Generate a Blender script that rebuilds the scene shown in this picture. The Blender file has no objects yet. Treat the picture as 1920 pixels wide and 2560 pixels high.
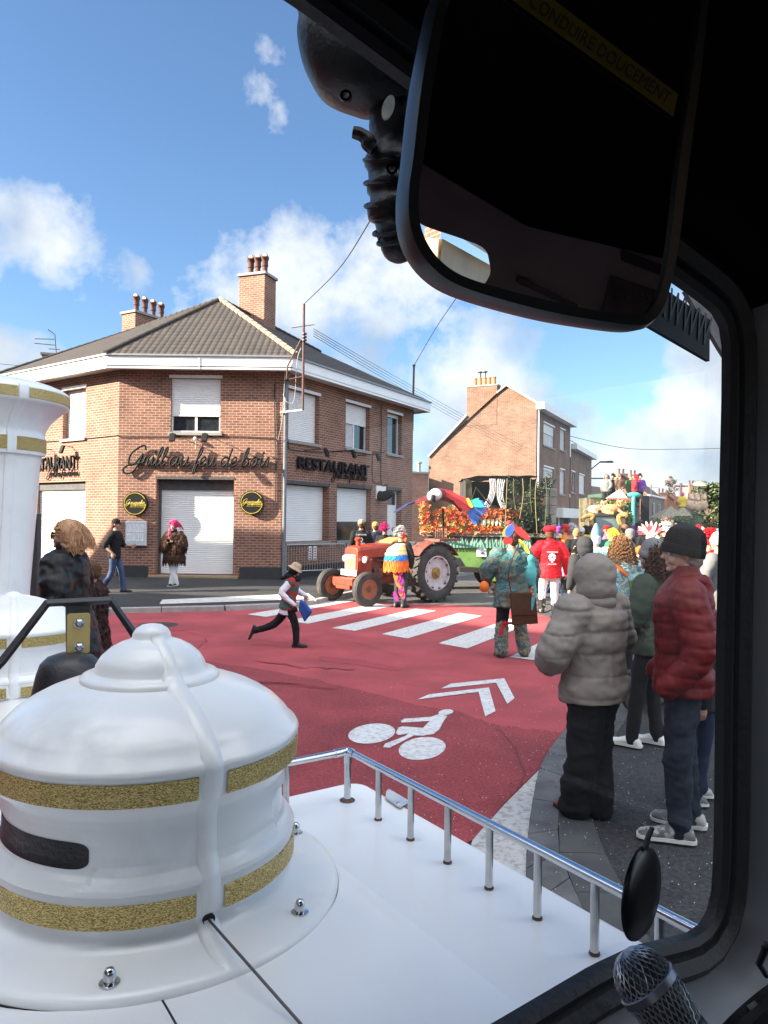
import bpy, bmesh, math, random
import numpy as np
from mathutils import Vector, Matrix, noise as mnoise
random.seed(7)
R = math.radians
V = Vector
# ------------------------------------------------------------------ camera, sky, sun
F = 1850.0; CAMH = 1.9; PITCH = 0.0081; ROLL = 0.012
sc = bpy.context.scene
CM = Matrix.Rotation(math.pi/2 + PITCH, 3, 'X') @ Matrix.Rotation(ROLL, 3, 'Z')
cam = bpy.data.cameras.new('camera'); camo = bpy.data.objects.new('camera', cam)
sc.collection.objects.link(camo); sc.camera = camo
camo.matrix_world = Matrix.Translation((0, 0, CAMH)) @ CM.to_4x4()
cam.sensor_fit = 'VERTICAL'; cam.sensor_height = 24; cam.lens = F/2560*24
cam.clip_start = 0.02; cam.clip_end = 2000
SUN = V((-3.3, -1.0, 1.49)).normalized()
sl = bpy.data.lights.new('sun', 'SUN'); sl.energy = 5.0; sl.angle = R(0.6); sl.color = (1, .86, .68)
so = bpy.data.objects.new('sun', sl); sc.collection.objects.link(so)
so.rotation_euler = SUN.to_track_quat('Z', 'Y').to_euler(); so.location = (-30, -10, 30)
w = bpy.data.worlds.new('World'); sc.world = w; w.use_nodes = True
def build_world():
    nt = w.node_tree; N = nt.nodes; L = nt.links
    for n in list(N): N.remove(n)
    def nd(t, **k):
        n = N.new(t)
        for a, b in k.items(): setattr(n, a, b)
        return n
    def m(op, a, b=None, clamp=False):
        n = nd('ShaderNodeMath', operation=op, use_clamp=clamp)
        for i, x in enumerate((a, b)):
            if x is None: continue
            if isinstance(x, (int, float)): n.inputs[i].default_value = x
            else: L.new(x, n.inputs[i])
        return n.outputs[0]
    sky = nd('ShaderNodeTexSky', sky_type='NISHITA', sun_disc=False)
    sky.sun_elevation = math.asin(SUN.z); sky.sun_rotation = math.atan2(SUN.x, SUN.y)
    sky.air_density = 1.0; sky.dust_density = 0.6; sky.ozone_density = 1.4; sky.altitude = 50
    tc = nd('ShaderNodeTexCoord'); nrm = nd('ShaderNodeVectorMath', operation='NORMALIZE'); L.new(tc.outputs['Generated'], nrm.inputs[0])
    D = nrm.outputs[0]
    sx = nd('ShaderNodeSeparateXYZ'); L.new(D, sx.inputs[0])
    # warp the direction so that cloud outlines are ragged
    nz = nd('ShaderNodeTexNoise'); nz.inputs['Scale'].default_value = 5.5; nz.inputs['Detail'].default_value = 9; nz.inputs['Roughness'].default_value = .58
    L.new(D, nz.inputs['Vector'])
    big = nd('ShaderNodeTexNoise'); big.inputs['Scale'].default_value = 2.1; big.inputs['Detail'].default_value = 3
    mp = nd('ShaderNodeMapping'); mp.inputs['Scale'].default_value = (1, 1, 2.2); mp.inputs['Location'].default_value = (3.1, 1.7, .4)
    L.new(D, mp.inputs[0]); L.new(mp.outputs[0], big.inputs['Vector'])
    dens = None
    # cumulus banks: direction (azimuth tangent, elevation tangent), half-widths, weight
    for (ax, ez, rx, rz, wt) in [(-.50,.375,.125,.085,1.1), (-.52,.27,.12,.10,.45), (-.38,.33,.07,.05,.6), (-.42,.28,.08,.05,.5), (-.52,.19,.13,.07,1.0), (-.3,.2,.2,.05,.7), (-.175,.60,.05,.07,.80), (-.155,.54,.03,.05,.72),
        (-.03,.26,.23,.17,1.0), (.06,.22,.15,.13,1.0), (-.02,.38,.08,.07,.6), (-.2,.33,.07,.06,.4), (.10,.12,.25,.10,.9), (.36,.07,.30,.10,1.25), (.5,.22,.12,.13,1.25), (.30,.27,.09,.05,.45), (.45,.15,.14,.08,.9), (.6,.3,.2,.2,1)]:
        x = m('DIVIDE', m('SUBTRACT', m('DIVIDE', sx.outputs[0], m('MAXIMUM', sx.outputs[1], .05)), ax), rx)
        z = m('DIVIDE', m('SUBTRACT', m('DIVIDE', sx.outputs[2], m('MAXIMUM', sx.outputs[1], .05)), ez), rz)
        q = m('SUBTRACT', 1, m('ADD', m('MULTIPLY', x, x), m('MULTIPLY', z, z)))
        q = m('MULTIPLY', m('MAXIMUM', m('ADD', m('MULTIPLY', q, .5), .5), 0), wt)
        dens = q if dens is None else m('MAXIMUM', dens, q)
    # unseen banks added all round the rest of the sky for fill light
    rest = m('MULTIPLY', m('SUBTRACT', big.outputs[0], .30), 3.6)
    behind = m('MULTIPLY', m('SUBTRACT', .45, sx.outputs[1]), 4, True)
    dens = m('MAXIMUM', dens, m('MULTIPLY', behind, rest))
    low = m('MULTIPLY', m('SUBTRACT', .16, sx.outputs[2]), 7, True)
    dens = m('MAXIMUM', dens, m('MULTIPLY', low, 1.15))
    cov = m('ADD', m('MULTIPLY', m('SUBTRACT', nz.outputs[0], .5), 2.9), m('SUBTRACT', dens, .50))
    al = m('MULTIPLY', cov, 1.6, True)
    al = m('MULTIPLY', al, m('MULTIPLY', m('SUBTRACT', 2.0, al), .93))
    n2 = nd('ShaderNodeTexNoise'); n2.inputs['Scale'].default_value = 6.2; n2.inputs['Detail'].default_value = 7
    mp2 = nd('ShaderNodeMapping'); mp2.inputs['Location'].default_value = (.05, .02, .06); L.new(D, mp2.inputs[0]); L.new(mp2.outputs[0], n2.inputs['Vector'])
    ramp = nd('ShaderNodeValToRGB'); e = ramp.color_ramp.elements
    e[0].position = .38; e[0].color = (.50, .58, .69, 1); e[1].position = .58; e[1].color = (1, 1, 1, 1)
    L.new(m('ADD', n2.outputs[0], m('MULTIPLY', m('SUBTRACT', sx.outputs[2], .2), .35)), ramp.inputs[0])
    lit = m('ADD', m('MULTIPLY', m('MULTIPLY', m('MULTIPLY', m('SUBTRACT', .70, sx.outputs[1]), 1.8, True), m('ADD', m('MULTIPLY', sx.outputs[2], 1.1), .12, True)), CLOUD_FILL-CLOUD), CLOUD)   # unseen clouds overhead and behind are brightened as added fill light
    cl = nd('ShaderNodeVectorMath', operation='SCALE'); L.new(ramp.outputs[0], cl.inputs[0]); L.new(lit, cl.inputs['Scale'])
    tint = nd('ShaderNodeVectorMath', operation='MULTIPLY'); L.new(sky.outputs[0], tint.inputs[0]); tint.inputs[1].default_value = SKYTINT
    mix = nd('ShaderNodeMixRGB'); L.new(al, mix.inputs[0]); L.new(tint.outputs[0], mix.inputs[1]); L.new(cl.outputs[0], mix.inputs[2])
    bg = nd('ShaderNodeBackground'); bg.inputs[1].default_value = .07
    L.new(mix.outputs[0], bg.inputs[0]); out = nd('ShaderNodeOutputWorld'); L.new(bg.outputs[0], out.inputs[0])
CLOUD = 3.6; CLOUD_FILL = 15; SKYTINT = (.56, .67, .78)
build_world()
sc.view_settings.view_transform = 'Standard'; sc.view_settings.look = 'None'
sc.view_settings.exposure = 2.28; sc.view_settings.gamma = 1
sc.cycles.max_bounces = 8; sc.cycles.transparent_max_bounces = 12; sc.cycles.caustics_reflective = False; sc.cycles.caustics_refractive = False
# ------------------------------------------------------------------ measuring helpers (photo pixel -> point in the place)
def ray(u, v): return CM @ V(((u-960)/F, -(v-1280)/F, -1))
def P(u, v, Y):
    d = ray(u, v); return V((0, 0, CAMH)) + d*(Y/d.y)
def G(u, v, z=0.0):
    d = ray(u, v); return V((0, 0, CAMH)) + d*((z-CAMH)/d.z)
def PL(u, v, p0, n):
    d = ray(u, v); return V((0, 0, CAMH)) + d*((V(p0)-V((0, 0, CAMH))).dot(n)/d.dot(n))
# ------------------------------------------------------------------ materials
MATS = {}
def mat(name, col, rough=.7, metal=0, var=.12, vscale=8., bump=0., bscale=60., spec=.5, sheen=0, coat=0, col2=None, c2pos=(.45, .62), c2scale=3., trans=0, emit=0):
    if name in MATS: return MATS[name]
    m = bpy.data.materials.new(name); m.use_nodes = True; MATS[name] = m
    nt = m.node_tree; b = nt.nodes['Principled BSDF']; L = nt.links
    b.inputs['Roughness'].default_value = rough; b.inputs['Metallic'].default_value = metal
    b.inputs['Specular IOR Level'].default_value = spec
    if coat: b.inputs['Coat Weight'].default_value = coat; b.inputs['Coat Roughness'].default_value = .06
    if sheen: b.inputs['Sheen Weight'].default_value = sheen
    tc = nt.nodes.new('ShaderNodeTexCoord')
    n = nt.nodes.new('ShaderNodeTexNoise'); n.inputs['Scale'].default_value = vscale; n.inputs['Detail'].default_value = 6
    L.new(tc.outputs['Object'], n.inputs['Vector'])
    r = nt.nodes.new('ShaderNodeValToRGB'); e = r.color_ramp.elements
    c = V(col[:3]); lo = c*(1-var); hi = c*(1+var)
    e[0].position = .3; e[1].position = .7
    e[0].color = (*lo, 1); e[1].color = (min(1, hi.x), min(1, hi.y), min(1, hi.z), 1)
    L.new(n.outputs[0], r.inputs[0]); src = r.outputs[0]
    if col2:
        n2 = nt.nodes.new('ShaderNodeTexNoise'); n2.inputs['Scale'].default_value = c2scale; n2.inputs['Detail'].default_value = 8; n2.inputs['Roughness'].default_value = .65
        L.new(tc.outputs['Object'], n2.inputs['Vector'])
        r2 = nt.nodes.new('ShaderNodeValToRGB'); r2.color_ramp.elements[0].position = c2pos[0]; r2.color_ramp.elements[1].position = c2pos[1]
        L.new(n2.outputs[0], r2.inputs[0])
        mx = nt.nodes.new('ShaderNodeMixRGB'); L.new(r2.outputs[0], mx.inputs[0]); L.new(src, mx.inputs[1]); mx.inputs[2].default_value = (*col2, 1); src = mx.outputs[0]
    L.new(src, b.inputs['Base Color'])
    if bump:
        n3 = nt.nodes.new('ShaderNodeTexNoise'); n3.inputs['Scale'].default_value = bscale; n3.inputs['Detail'].default_value = 4
        L.new(tc.outputs['Object'], n3.inputs['Vector'])
        bp = nt.nodes.new('ShaderNodeBump'); bp.inputs['Strength'].default_value = bump; bp.inputs['Distance'].default_value = .01
        L.new(n3.outputs[0], bp.inputs['Height']); L.new(bp.outputs[0], b.inputs['Normal'])
    if emit:
        b.inputs['Emission Strength'].default_value = emit; b.inputs['Emission Color'].default_value = (*col, 1)
    return m
def nodes_of(m): return m.node_tree.nodes, m.node_tree.links, m.node_tree.nodes['Principled BSDF']
def brick_mat(name, c1, c2, mortar, bw=.30, bh=.125, ms=.012, stain=None, squash=1):
    m = bpy.data.materials.new(name); m.use_nodes = True; N, L, b = nodes_of(m); MATS[name] = m
    uv = N.new('ShaderNodeUVMap'); uv.uv_map = 'UVMap'
    t = N.new('ShaderNodeTexBrick'); L.new(uv.outputs[0], t.inputs['Vector'])
    t.inputs['Scale'].default_value = 1; t.inputs['Brick Width'].default_value = bw; t.inputs['Row Height'].default_value = bh
    t.inputs['Mortar Size'].default_value = ms; t.inputs['Mortar Smooth'].default_value = .25; t.inputs['Bias'].default_value = -.1
    t.inputs['Color1'].default_value = (*c1, 1); t.inputs['Color2'].default_value = (*c2, 1); t.inputs['Mortar'].default_value = (*mortar, 1)
    n = N.new('ShaderNodeTexNoise'); n.inputs['Scale'].default_value = 1.1; n.inputs['Detail'].default_value = 8; L.new(uv.outputs[0], n.inputs['Vector'])
    n2 = N.new('ShaderNodeTexNoise'); n2.inputs['Scale'].default_value = 22; n2.inputs['Detail'].default_value = 4; L.new(uv.outputs[0], n2.inputs['Vector'])
    r = N.new('ShaderNodeValToRGB'); r.color_ramp.elements[0].position = .3; r.color_ramp.elements[1].position = .75
    r.color_ramp.elements[0].color = (.72, .70, .70, 1); r.color_ramp.elements[1].color = (1.1, 1.1, 1.1, 1); L.new(n.outputs[0], r.inputs[0])
    mx = N.new('ShaderNodeMixRGB'); mx.blend_type = 'MULTIPLY'; mx.inputs[0].default_value = 1
    L.new(t.outputs[0], mx.inputs[1]); L.new(r.outputs[0], mx.inputs[2])
    r2 = N.new('ShaderNodeValToRGB'); r2.color_ramp.elements[0].color = (.7, .7, .7, 1); r2.color_ramp.elements[1].color = (1.15, 1.15, 1.15, 1); L.new(n2.outputs[0], r2.inputs[0])
    mx2 = N.new('ShaderNodeMixRGB'); mx2.blend_type = 'MULTIPLY'; mx2.inputs[0].default_value = .8
    L.new(mx.outputs[0], mx2.inputs[1]); L.new(r2.outputs[0], mx2.inputs[2]); L.new(mx2.outputs[0], b.inputs['Base Color'])
    b.inputs['Roughness'].default_value = .9
    bp = N.new('ShaderNodeBump'); bp.inputs['Strength'].default_value = .7; bp.inputs['Distance'].default_value = .012; bp.invert = True
    L.new(t.outputs['Fac'], bp.inputs['Height']); L.new(bp.outputs[0], b.inputs['Normal'])
    return m
def glass_mat(name, tint=(1, 1, 1), refl=.06, rough=.0):
    m = bpy.data.materials.new(name); m.use_nodes = True; N = m.node_tree.nodes; L = m.node_tree.links; MATS[name] = m
    N.remove(N['Principled BSDF'])
    t = N.new('ShaderNodeBsdfTransparent'); t.inputs[0].default_value = (*tint, 1); g = N.new('ShaderNodeBsdfGlossy'); g.inputs['Roughness'].default_value = rough
    f = N.new('ShaderNodeLayerWeight'); pw = N.new('ShaderNodeMath'); pw.operation = 'POWER'; pw.inputs[1].default_value = 4; L.new(f.outputs['Facing'], pw.inputs[0])
    mm = N.new('ShaderNodeMath'); mm.operation = 'MULTIPLY_ADD'; mm.inputs[1].default_value = .7; mm.inputs[2].default_value = refl; mm.use_clamp = True; L.new(pw.outputs[0], mm.inputs[0])
    mx = N.new('ShaderNodeMixShader'); L.new(mm.outputs[0], mx.inputs[0]); L.new(t.outputs[0], mx.inputs[1]); L.new(g.outputs[0], mx.inputs[2])
    L.new(mx.outputs[0], N['Material Output'].inputs[0]); return m
# ------------------------------------------------------------------ objects
COL = sc.collection
def link(o, parent=None):
    COL.objects.link(o)
    if parent is not None: o.parent = parent
    return o
def thing(name, label, cat, loc=(0, 0, 0), rz=0, group=None, scale=1):
    o = bpy.data.objects.new(name, None); o.empty_display_size = .2
    o.location = loc; o.rotation_euler = (0, 0, rz); o.scale = (scale,)*3
    o['label'] = label; o['category'] = cat
    if group: o['group'] = group
    return link(o)
def tag(o, label, cat, group=None):
    o['label'] = label; o['category'] = cat
    if group: o['group'] = group
    return o
def struct(o): o['kind'] = 'structure'; return o
class MB:
    """collects vertices, faces, uvs; becomes one mesh object"""
    def __init__(s): s.v = []; s.f = []; s.mi = []; s.uv = []; s.M = None
    def add(s, vs, fs, mi=0, uv=None):
        b = len(s.v)
        for p in vs:
            p = V(p); s.v.append(s.M @ p if s.M is not None else p)
        for k, f in enumerate(fs):
            s.f.append([b+i for i in f]); s.mi.append(mi); s.uv.append(uv[k] if uv else None)
        return s
    def quad(s, a, b, c, d, mi=0, uv=None): return s.add([a, b, c, d], [(0, 1, 2, 3)], mi, [uv] if uv else None)
    def box(s, c, d, mi=0, R=None):
        c = V(c); x, y, z = (k/2 for k in d)
        vs = [V((sx*x, sy*y, sz*z)) for sz in (-1, 1) for sy in (-1, 1) for sx in (-1, 1)]
        if R is not None: vs = [R @ p for p in vs]
        return s.add([c+p for p in vs], [(0, 2, 3, 1), (4, 5, 7, 6), (0, 1, 5, 4), (2, 6, 7, 3), (0, 4, 6, 2), (1, 3, 7, 5)], mi)
    def hexa(s, bot, top, mi=0):
        n = len(bot)
        return s.add(list(bot)+list(top), [tuple(reversed(range(n))), tuple(range(n, 2*n))]+[(i, (i+1) % n, n+(i+1) % n, n+i) for i in range(n)], mi)
    def prism(s, poly, vec, mi=0):
        return s.hexa([V(p) for p in poly], [V(p)+V(vec) for p in poly], mi)
    def tube(s, pts, r, n=8, mi=0, closed=False, flat=None):
        pts = [V(p) for p in pts]; m = len(pts); rs = r if isinstance(r, list) else [r]*m
        rings = []; up = None
        for i, p in enumerate(pts):
            if closed: t = pts[(i+1) % m]-pts[i-1]
            else: t = (pts[min(i+1, m-1)]-pts[max(i-1, 0)])
            if t.length < 1e-9: t = V((0, 0, 1))
            t.normalize()
            if up is None:
                up = t.orthogonal().normalized() if flat is None else (V(flat)-V(flat).dot(t)*t).normalized()
            else:
                up = up-up.dot(t)*t
                up = up.normalized() if up.length > 1e-6 else t.orthogonal().normalized()
            sd = t.cross(up); rr = rs[i]
            ra, rb = rr if isinstance(rr, (list, tuple)) else (rr, rr)
            rings.append([p+up*(ra*math.cos(2*math.pi*k/n))+sd*(rb*math.sin(2*math.pi*k/n)) for k in range(n)])
        vs = [q for g in rings for q in g]; fs = []
        for i in range(m if closed else m-1):
            j = (i+1) % m
            for k in range(n): fs.append((i*n+k, i*n+(k+1) % n, j*n+(k+1) % n, j*n+k))
        if not closed: fs += [tuple(reversed(range(n))), tuple((m-1)*n+k for k in range(n))]
        return s.add(vs, fs, mi)
    def lathe(s, prof, c=(0, 0, 0), n=32, mi=0, R=None, a0=0, a1=2*math.pi, sx=1, sy=1):
        c = V(c); full = abs(a1-a0-2*math.pi) < 1e-6; vs = []; fs = []; m = len(prof); k = n if full else n+1
        for (r, z) in prof:
            for i in range(k):
                a = a0+(a1-a0)*i/n; p = V((r*math.cos(a)*sx, r*math.sin(a)*sy, z)); vs.append(c+(R @ p if R is not None else p))
        for j in range(m-1):
            for i in range(n): fs.append((j*k+i, j*k+(i+1) % k, (j+1)*k+(i+1) % k, (j+1)*k+i))
        return s.add(vs, fs, mi)
    def ball(s, c, r, n=12, mi=0, R=None):
        r = r if isinstance(r, (list, tuple)) else (r, r, r); vs = []; fs = []; c = V(c); m = max(4, n//2+1)
        for j in range(m+1):
            th = math.pi*j/m
            for i in range(n):
                a = 2*math.pi*i/n; p = V((r[0]*math.sin(th)*math.cos(a), r[1]*math.sin(th)*math.sin(a), r[2]*math.cos(th)))
                vs.append(c+(R @ p if R is not None else p))
        for j in range(m):
            for i in range(n): fs.append((j*n+i, (j+1)*n+i, (j+1)*n+(i+1) % n, j*n+(i+1) % n))
        return s.add(vs, fs, mi)
    def torus(s, c, r, rr, n=24, k=8, mi=0, R=None):
        c = V(c); pts = [c+((R @ V((r*math.cos(2*math.pi*i/n), r*math.sin(2*math.pi*i/n), 0))) if R is not None else V((r*math.cos(2*math.pi*i/n), r*math.sin(2*math.pi*i/n), 0))) for i in range(n)]
        return s.tube(pts, rr, k, mi, True)
    def loft(s, rings, mi=0, cap=True):
        n = len(rings[0]); m = len(rings); vs = [q for g in rings for q in g]; fs = []
        for j in range(m-1):
            for i in range(n): fs.append((j*n+i, j*n+(i+1) % n, (j+1)*n+(i+1) % n, (j+1)*n+i))
        if cap: fs += [tuple(reversed(range(n))), tuple((m-1)*n+i for i in range(n))]
        return s.add(vs, fs, mi)
    def build(s, name, mats, parent=None, smooth=False, bevel=0, world=False, seg=2, angle=None, weld=True):
        me = bpy.data.meshes.new(name); vs = s.v
        if world and parent is not None:
            inv = mworld(parent).inverted(); vs = [inv @ p for p in vs]
        me.from_pydata([tuple(p) for p in vs], [], s.f)
        if not isinstance(mats, (list, tuple)): mats = [mats]
        for m in mats: me.materials.append(m)
        me.polygons.foreach_set('material_index', s.mi)
        if any(u is not None for u in s.uv):
            ul = me.uv_layers.new(name='UVMap'); k = 0
            for fi, f in enumerate(s.f):
                for j in range(len(f)):
                    ul.data[k].uv = s.uv[fi][j] if s.uv[fi] else (0, 0)
                    k += 1
        if weld or smooth:
            bm = bmesh.new(); bm.from_mesh(me)
            if weld: bmesh.ops.remove_doubles(bm, verts=bm.verts, dist=1e-5)
            bmesh.ops.dissolve_degenerate(bm, dist=1e-6, edges=bm.edges)
            bmesh.ops.recalc_face_normals(bm, faces=bm.faces); bm.to_mesh(me); bm.free()
        if smooth:
            me.polygons.foreach_set('use_smooth', [True]*len(me.polygons))
            if angle is None: angle = 40
            me.set_sharp_from_angle(angle=R_(angle))
        o = bpy.data.objects.new(name, me); link(o, parent)
        if bevel:
            b = o.modifiers.new('bevel', 'BEVEL'); b.width = bevel; b.segments = seg; b.limit_method = 'ANGLE'; b.angle_limit = R_(35)
        return o
def R_(a): return math.radians(a)
def mworld(o):
    M = Matrix.LocRotScale(o.location, o.rotation_euler, o.scale)
    while o.parent is not None:
        o = o.parent; M = Matrix.LocRotScale(o.location, o.rotation_euler, o.scale) @ M
    return M
def catmull(pts, k=6, closed=False):
    pts = [V(p) for p in pts]; n = len(pts); out = []
    for i in range(n if closed else n-1):
        if closed: a, b, c, d = pts[i-1], pts[i], pts[(i+1) % n], pts[(i+2) % n]
        else: a, b, c, d = pts[max(i-1, 0)], pts[i], pts[i+1], pts[min(i+2, n-1)]
        for j in range(k):
            t = j/k; out.append(.5*((2*b)+(c-a)*t+(2*a-5*b+4*c-d)*t*t+(3*b-a-3*c+d)*t**3))
    if not closed: out.append(pts[-1])
    return out
def rebase(o, t):
    """move a thing's Empty to its base and leave its parts where they are"""
    t = V(t); o.location = t
    for c in o.children: c.location = c.location-t
def textobj(name, body, size, m, parent, M, extrude=.01, shear=0, sx=1, align='CENTER', bold=0, spacing=1):
    cu = bpy.data.curves.new(name, 'FONT'); cu.body = body; cu.size = size; cu.extrude = extrude; cu.shear = shear
    cu.align_x = align; cu.offset = bold; cu.space_character = spacing; cu.resolution_u = 3
    t = bpy.data.objects.new(name+'_tmp', cu); COL.objects.link(t)
    dg = bpy.context.evaluated_depsgraph_get(); dg.update()
    me = bpy.data.meshes.new_from_object(t.evaluated_get(dg)); bpy.data.objects.remove(t); bpy.data.curves.remove(cu)
    me.transform(M @ Matrix.Diagonal((sx, 1, 1, 1))); me.materials.clear(); me.materials.append(m); me.name = name
    return link(bpy.data.objects.new(name, me), parent)
def frame(o, x, y):  # matrix with given origin, x axis, y axis
    x = V(x).normalized(); y = V(y); y = (y-y.dot(x)*x).normalized(); z = x.cross(y)
    M = Matrix((x, y, z)).transposed().to_4x4(); M.translation = V(o); return M
# ------------------------------------------------------------------ ground
SD = V((.44, .9, 0)).normalized()
def zg(x, y):
    s = x*SD.x+y*SD.y-21
    return -.014*min(max(0, s), 45)
def asphalt(name, c, agg=.35, rough=.9, scale=260, patch=None):
    m = mat(name, c, rough, var=.22, vscale=1.3, bump=.5, bscale=170, spec=.3, col2=patch, c2pos=(.50, .70), c2scale=.7)
    N, L, b = nodes_of(m); s = b.inputs['Base Color'].links[0].from_socket
    tc = N.new('ShaderNodeTexCoord'); n = N.new('ShaderNodeTexNoise'); n.inputs['Scale'].default_value = 45; n.inputs['Detail'].default_value = 5; n.inputs['Roughness'].default_value = .8; L.new(tc.outputs['Object'], n.inputs['Vector'])
    r = N.new('ShaderNodeValToRGB'); r.color_ramp.elements[0].position = .32; r.color_ramp.elements[1].position = .68
    r.color_ramp.elements[0].color = (1-agg, 1-agg, 1-agg, 1); r.color_ramp.elements[1].color = (1+agg, 1+agg, 1+agg, 1); L.new(n.outputs[0], r.inputs[0])
    mx = N.new('ShaderNodeMixRGB'); mx.blend_type = 'MULTIPLY'; mx.inputs[0].default_value = 1; L.new(s, mx.inputs[1]); L.new(r.outputs[0], mx.inputs[2]); L.new(mx.outputs[0], b.inputs['Base Color'])
    return m
M_ASPH = asphalt('asphalt', (.085, .083, .082), .3); M_PAVE = asphalt('dark_pavement', (.034, .034, .036), .8, patch=(.048, .047, .047))
M_RED = asphalt('red_road_paint', (.34, .062, .070), .22, patch=(.255, .056, .062))
def paint_mat(name, c, wear=(.1, .1, .1), lo=.58, hi=.72):
    m = mat(name, c, .75, var=.06, vscale=6, bump=.3, bscale=120, spec=.3, col2=wear, c2pos=(lo, hi), c2scale=22); return m
M_WHITE_LINE = paint_mat('white_road_paint', (.56, .56, .54), (.26, .20, .20), .50, .68)
M_SPECK = mat('confetti_paper', (.8, .78, .72), .8)
def sheet(name, pts, z, m, sub=0, parent=None, kind=True):
    bm = bmesh.new(); vs = [bm.verts.new((p[0], p[1], 0)) for p in pts]; bm.faces.new(vs)
    if sub:
        xs = [p[0] for p in pts]; ys = [p[1] for p in pts]
        x = math.floor(min(xs)/sub)*sub
        while x < max(xs): bmesh.ops.bisect_plane(bm, geom=bm.verts[:]+bm.edges[:]+bm.faces[:], plane_co=(x, 0, 0), plane_no=(1, 0, 0)); x += sub
        y = math.floor(min(ys)/sub)*sub
        while y < max(ys): bmesh.ops.bisect_plane(bm, geom=bm.verts[:]+bm.edges[:]+bm.faces[:], plane_co=(0, y, 0), plane_no=(0, 1, 0)); y += sub
    for v in bm.verts: v.co.z = zg(v.co.x, v.co.y)+z
    bmesh.ops.recalc_face_normals(bm, faces=bm.faces)
    for f in bm.faces:
        if f.normal.z < 0: f.normal_flip()
    me = bpy.data.meshes.new(name); bm.to_mesh(me); bm.free(); me.materials.append(m)
    o = link(bpy.data.objects.new(name, me), parent)
    if kind: struct(o)
    return o
def GP(l, z=0): return [G(u, v, z) for u, v in l]
sheet('ground', [(-300, -300), (300, -300), (300, 600), (-300, 600)], -.02, M_ASPH, 20)
sheet('road', [(-60, -40), (20, -40), (60, 60), (40, 120), (-60, 20)], -.008, M_ASPH, 6)
red = GP([(-200, 1540), (240, 1527), (560, 1520), (700, 1513), (779, 1506), (822, 1502), (967, 1508), (1154, 1513), (1228, 1519), (1333, 1533), (1440, 1560), (1500, 1600), (1450, 1740), (1425, 1812), (1380, 1872), (1345, 1925), (1260, 2010), (1180, 2100)])
red += [V((-.3, 3.2, 0)), V((-6, -2, 0)), V((-13, 4, 0))]
sheet('red_road', red, 0, M_RED)
M_RED2 = asphalt('coarse_red_road', (.24, .044, .050), .5, patch=(.17, .038, .044))
N, L, b = nodes_of(M_RED2); tc = N.new('ShaderNodeTexCoord'); mp = N.new('ShaderNodeMapping'); mp.inputs['Rotation'].default_value = (0, 0, .6); mp.inputs['Scale'].default_value = (1, 2.2, 1); n = N.new('ShaderNodeTexNoise'); n.inputs['Scale'].default_value = 24; n.inputs['Detail'].default_value = 5; n.inputs['Roughness'].default_value = .7
L.new(tc.outputs['Object'], mp.inputs[0]); L.new(mp.outputs[0], n.inputs['Vector']); r = N.new('ShaderNodeValToRGB'); r.color_ramp.elements[0].position = .60; r.color_ramp.elements[1].position = .66; L.new(n.outputs[0], r.inputs[0])
mx = N.new('ShaderNodeMixRGB'); L.new(r.outputs[0], mx.inputs[0]); L.new(b.inputs['Base Color'].links[0].from_socket, mx.inputs[1]); mx.inputs[2].default_value = (.035, .02, .024, 1); L.new(mx.outputs[0], b.inputs['Base Color'])
rnd = random.Random(11); edge_ = []
for (a, b_), (c, d) in zip([(200, 1600), (780, 1696), (1030, 1760), (1150, 1781), (1237, 1812), (1400, 1832)], [(780, 1696), (1030, 1760), (1150, 1781), (1237, 1812), (1400, 1832), (1424, 1814)]):
    for k in range(14): edge_.append((a+(c-a)*k/14, b_+(d-b_)*k/14+rnd.uniform(-2.2, 2.2)))
sheet('red_road', GP(edge_+[(1425, 1812), (1380, 1872), (1345, 1925), (1260, 2010), (1180, 2100)])+[V((-.3, 3.2, 0)), V((-6, -2, 0)), V((-7, 4, 0))], .003, M_RED2)
# zebra crossing: each stripe keeps the same ground vector
s2 = GP([(954, 1586), (1019, 1597), (1210, 1539), (1148, 1533)]); along = s2[3]-s2[0]
near = [(829, 1571, 888, 1578), (954, 1586, 1019, 1597), (1096, 1609, 1168, 1622), (1273, 1644, 1341, 1652)]
g0 = [(G(a, b), G(c, d)) for a, b, c, d in near]
step = (g0[3][0]-g0[0][0])/3; wv = (g0[1][1]-g0[1][0]+g0[0][1]-g0[0][0])/2
g0 = [(g0[0][0]-step*k, g0[0][0]-step*k+wv) for k in (4, 3, 2, 1)]+g0
for k, (a, b) in enumerate(g0):
    sheet('crossing_stripe', [a, b, b+along, a+along], .007, M_WHITE_LINE, kind=True)
def BC(l): return [G(700+x*.4521, 1600+y*.4521) for x, y in l]
M_ICON = paint_mat('bright_road_paint', (.58, .58, .58), (.40, .37, .37), .47, .62)
for pl in ([(758, 333), (825, 304), (1155, 266), (1192, 397), (1135, 427), (1098, 290)], [(890, 272), (945, 245), (1240, 215), (1297, 325), (1257, 357), (1195, 240)]):
    sheet('chevron_marking', BC(pl), .008, M_ICON)
def ell(cx, cy, rx, ry, n=28, rot=-.12): return [(cx+rx*math.cos(a)*math.cos(rot)-ry*math.sin(a)*math.sin(rot), cy+rx*math.cos(a)*math.sin(rot)+ry*math.sin(a)*math.cos(rot)) for a in [2*math.pi*i/n for i in range(n)]]
mb = MB()
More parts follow.
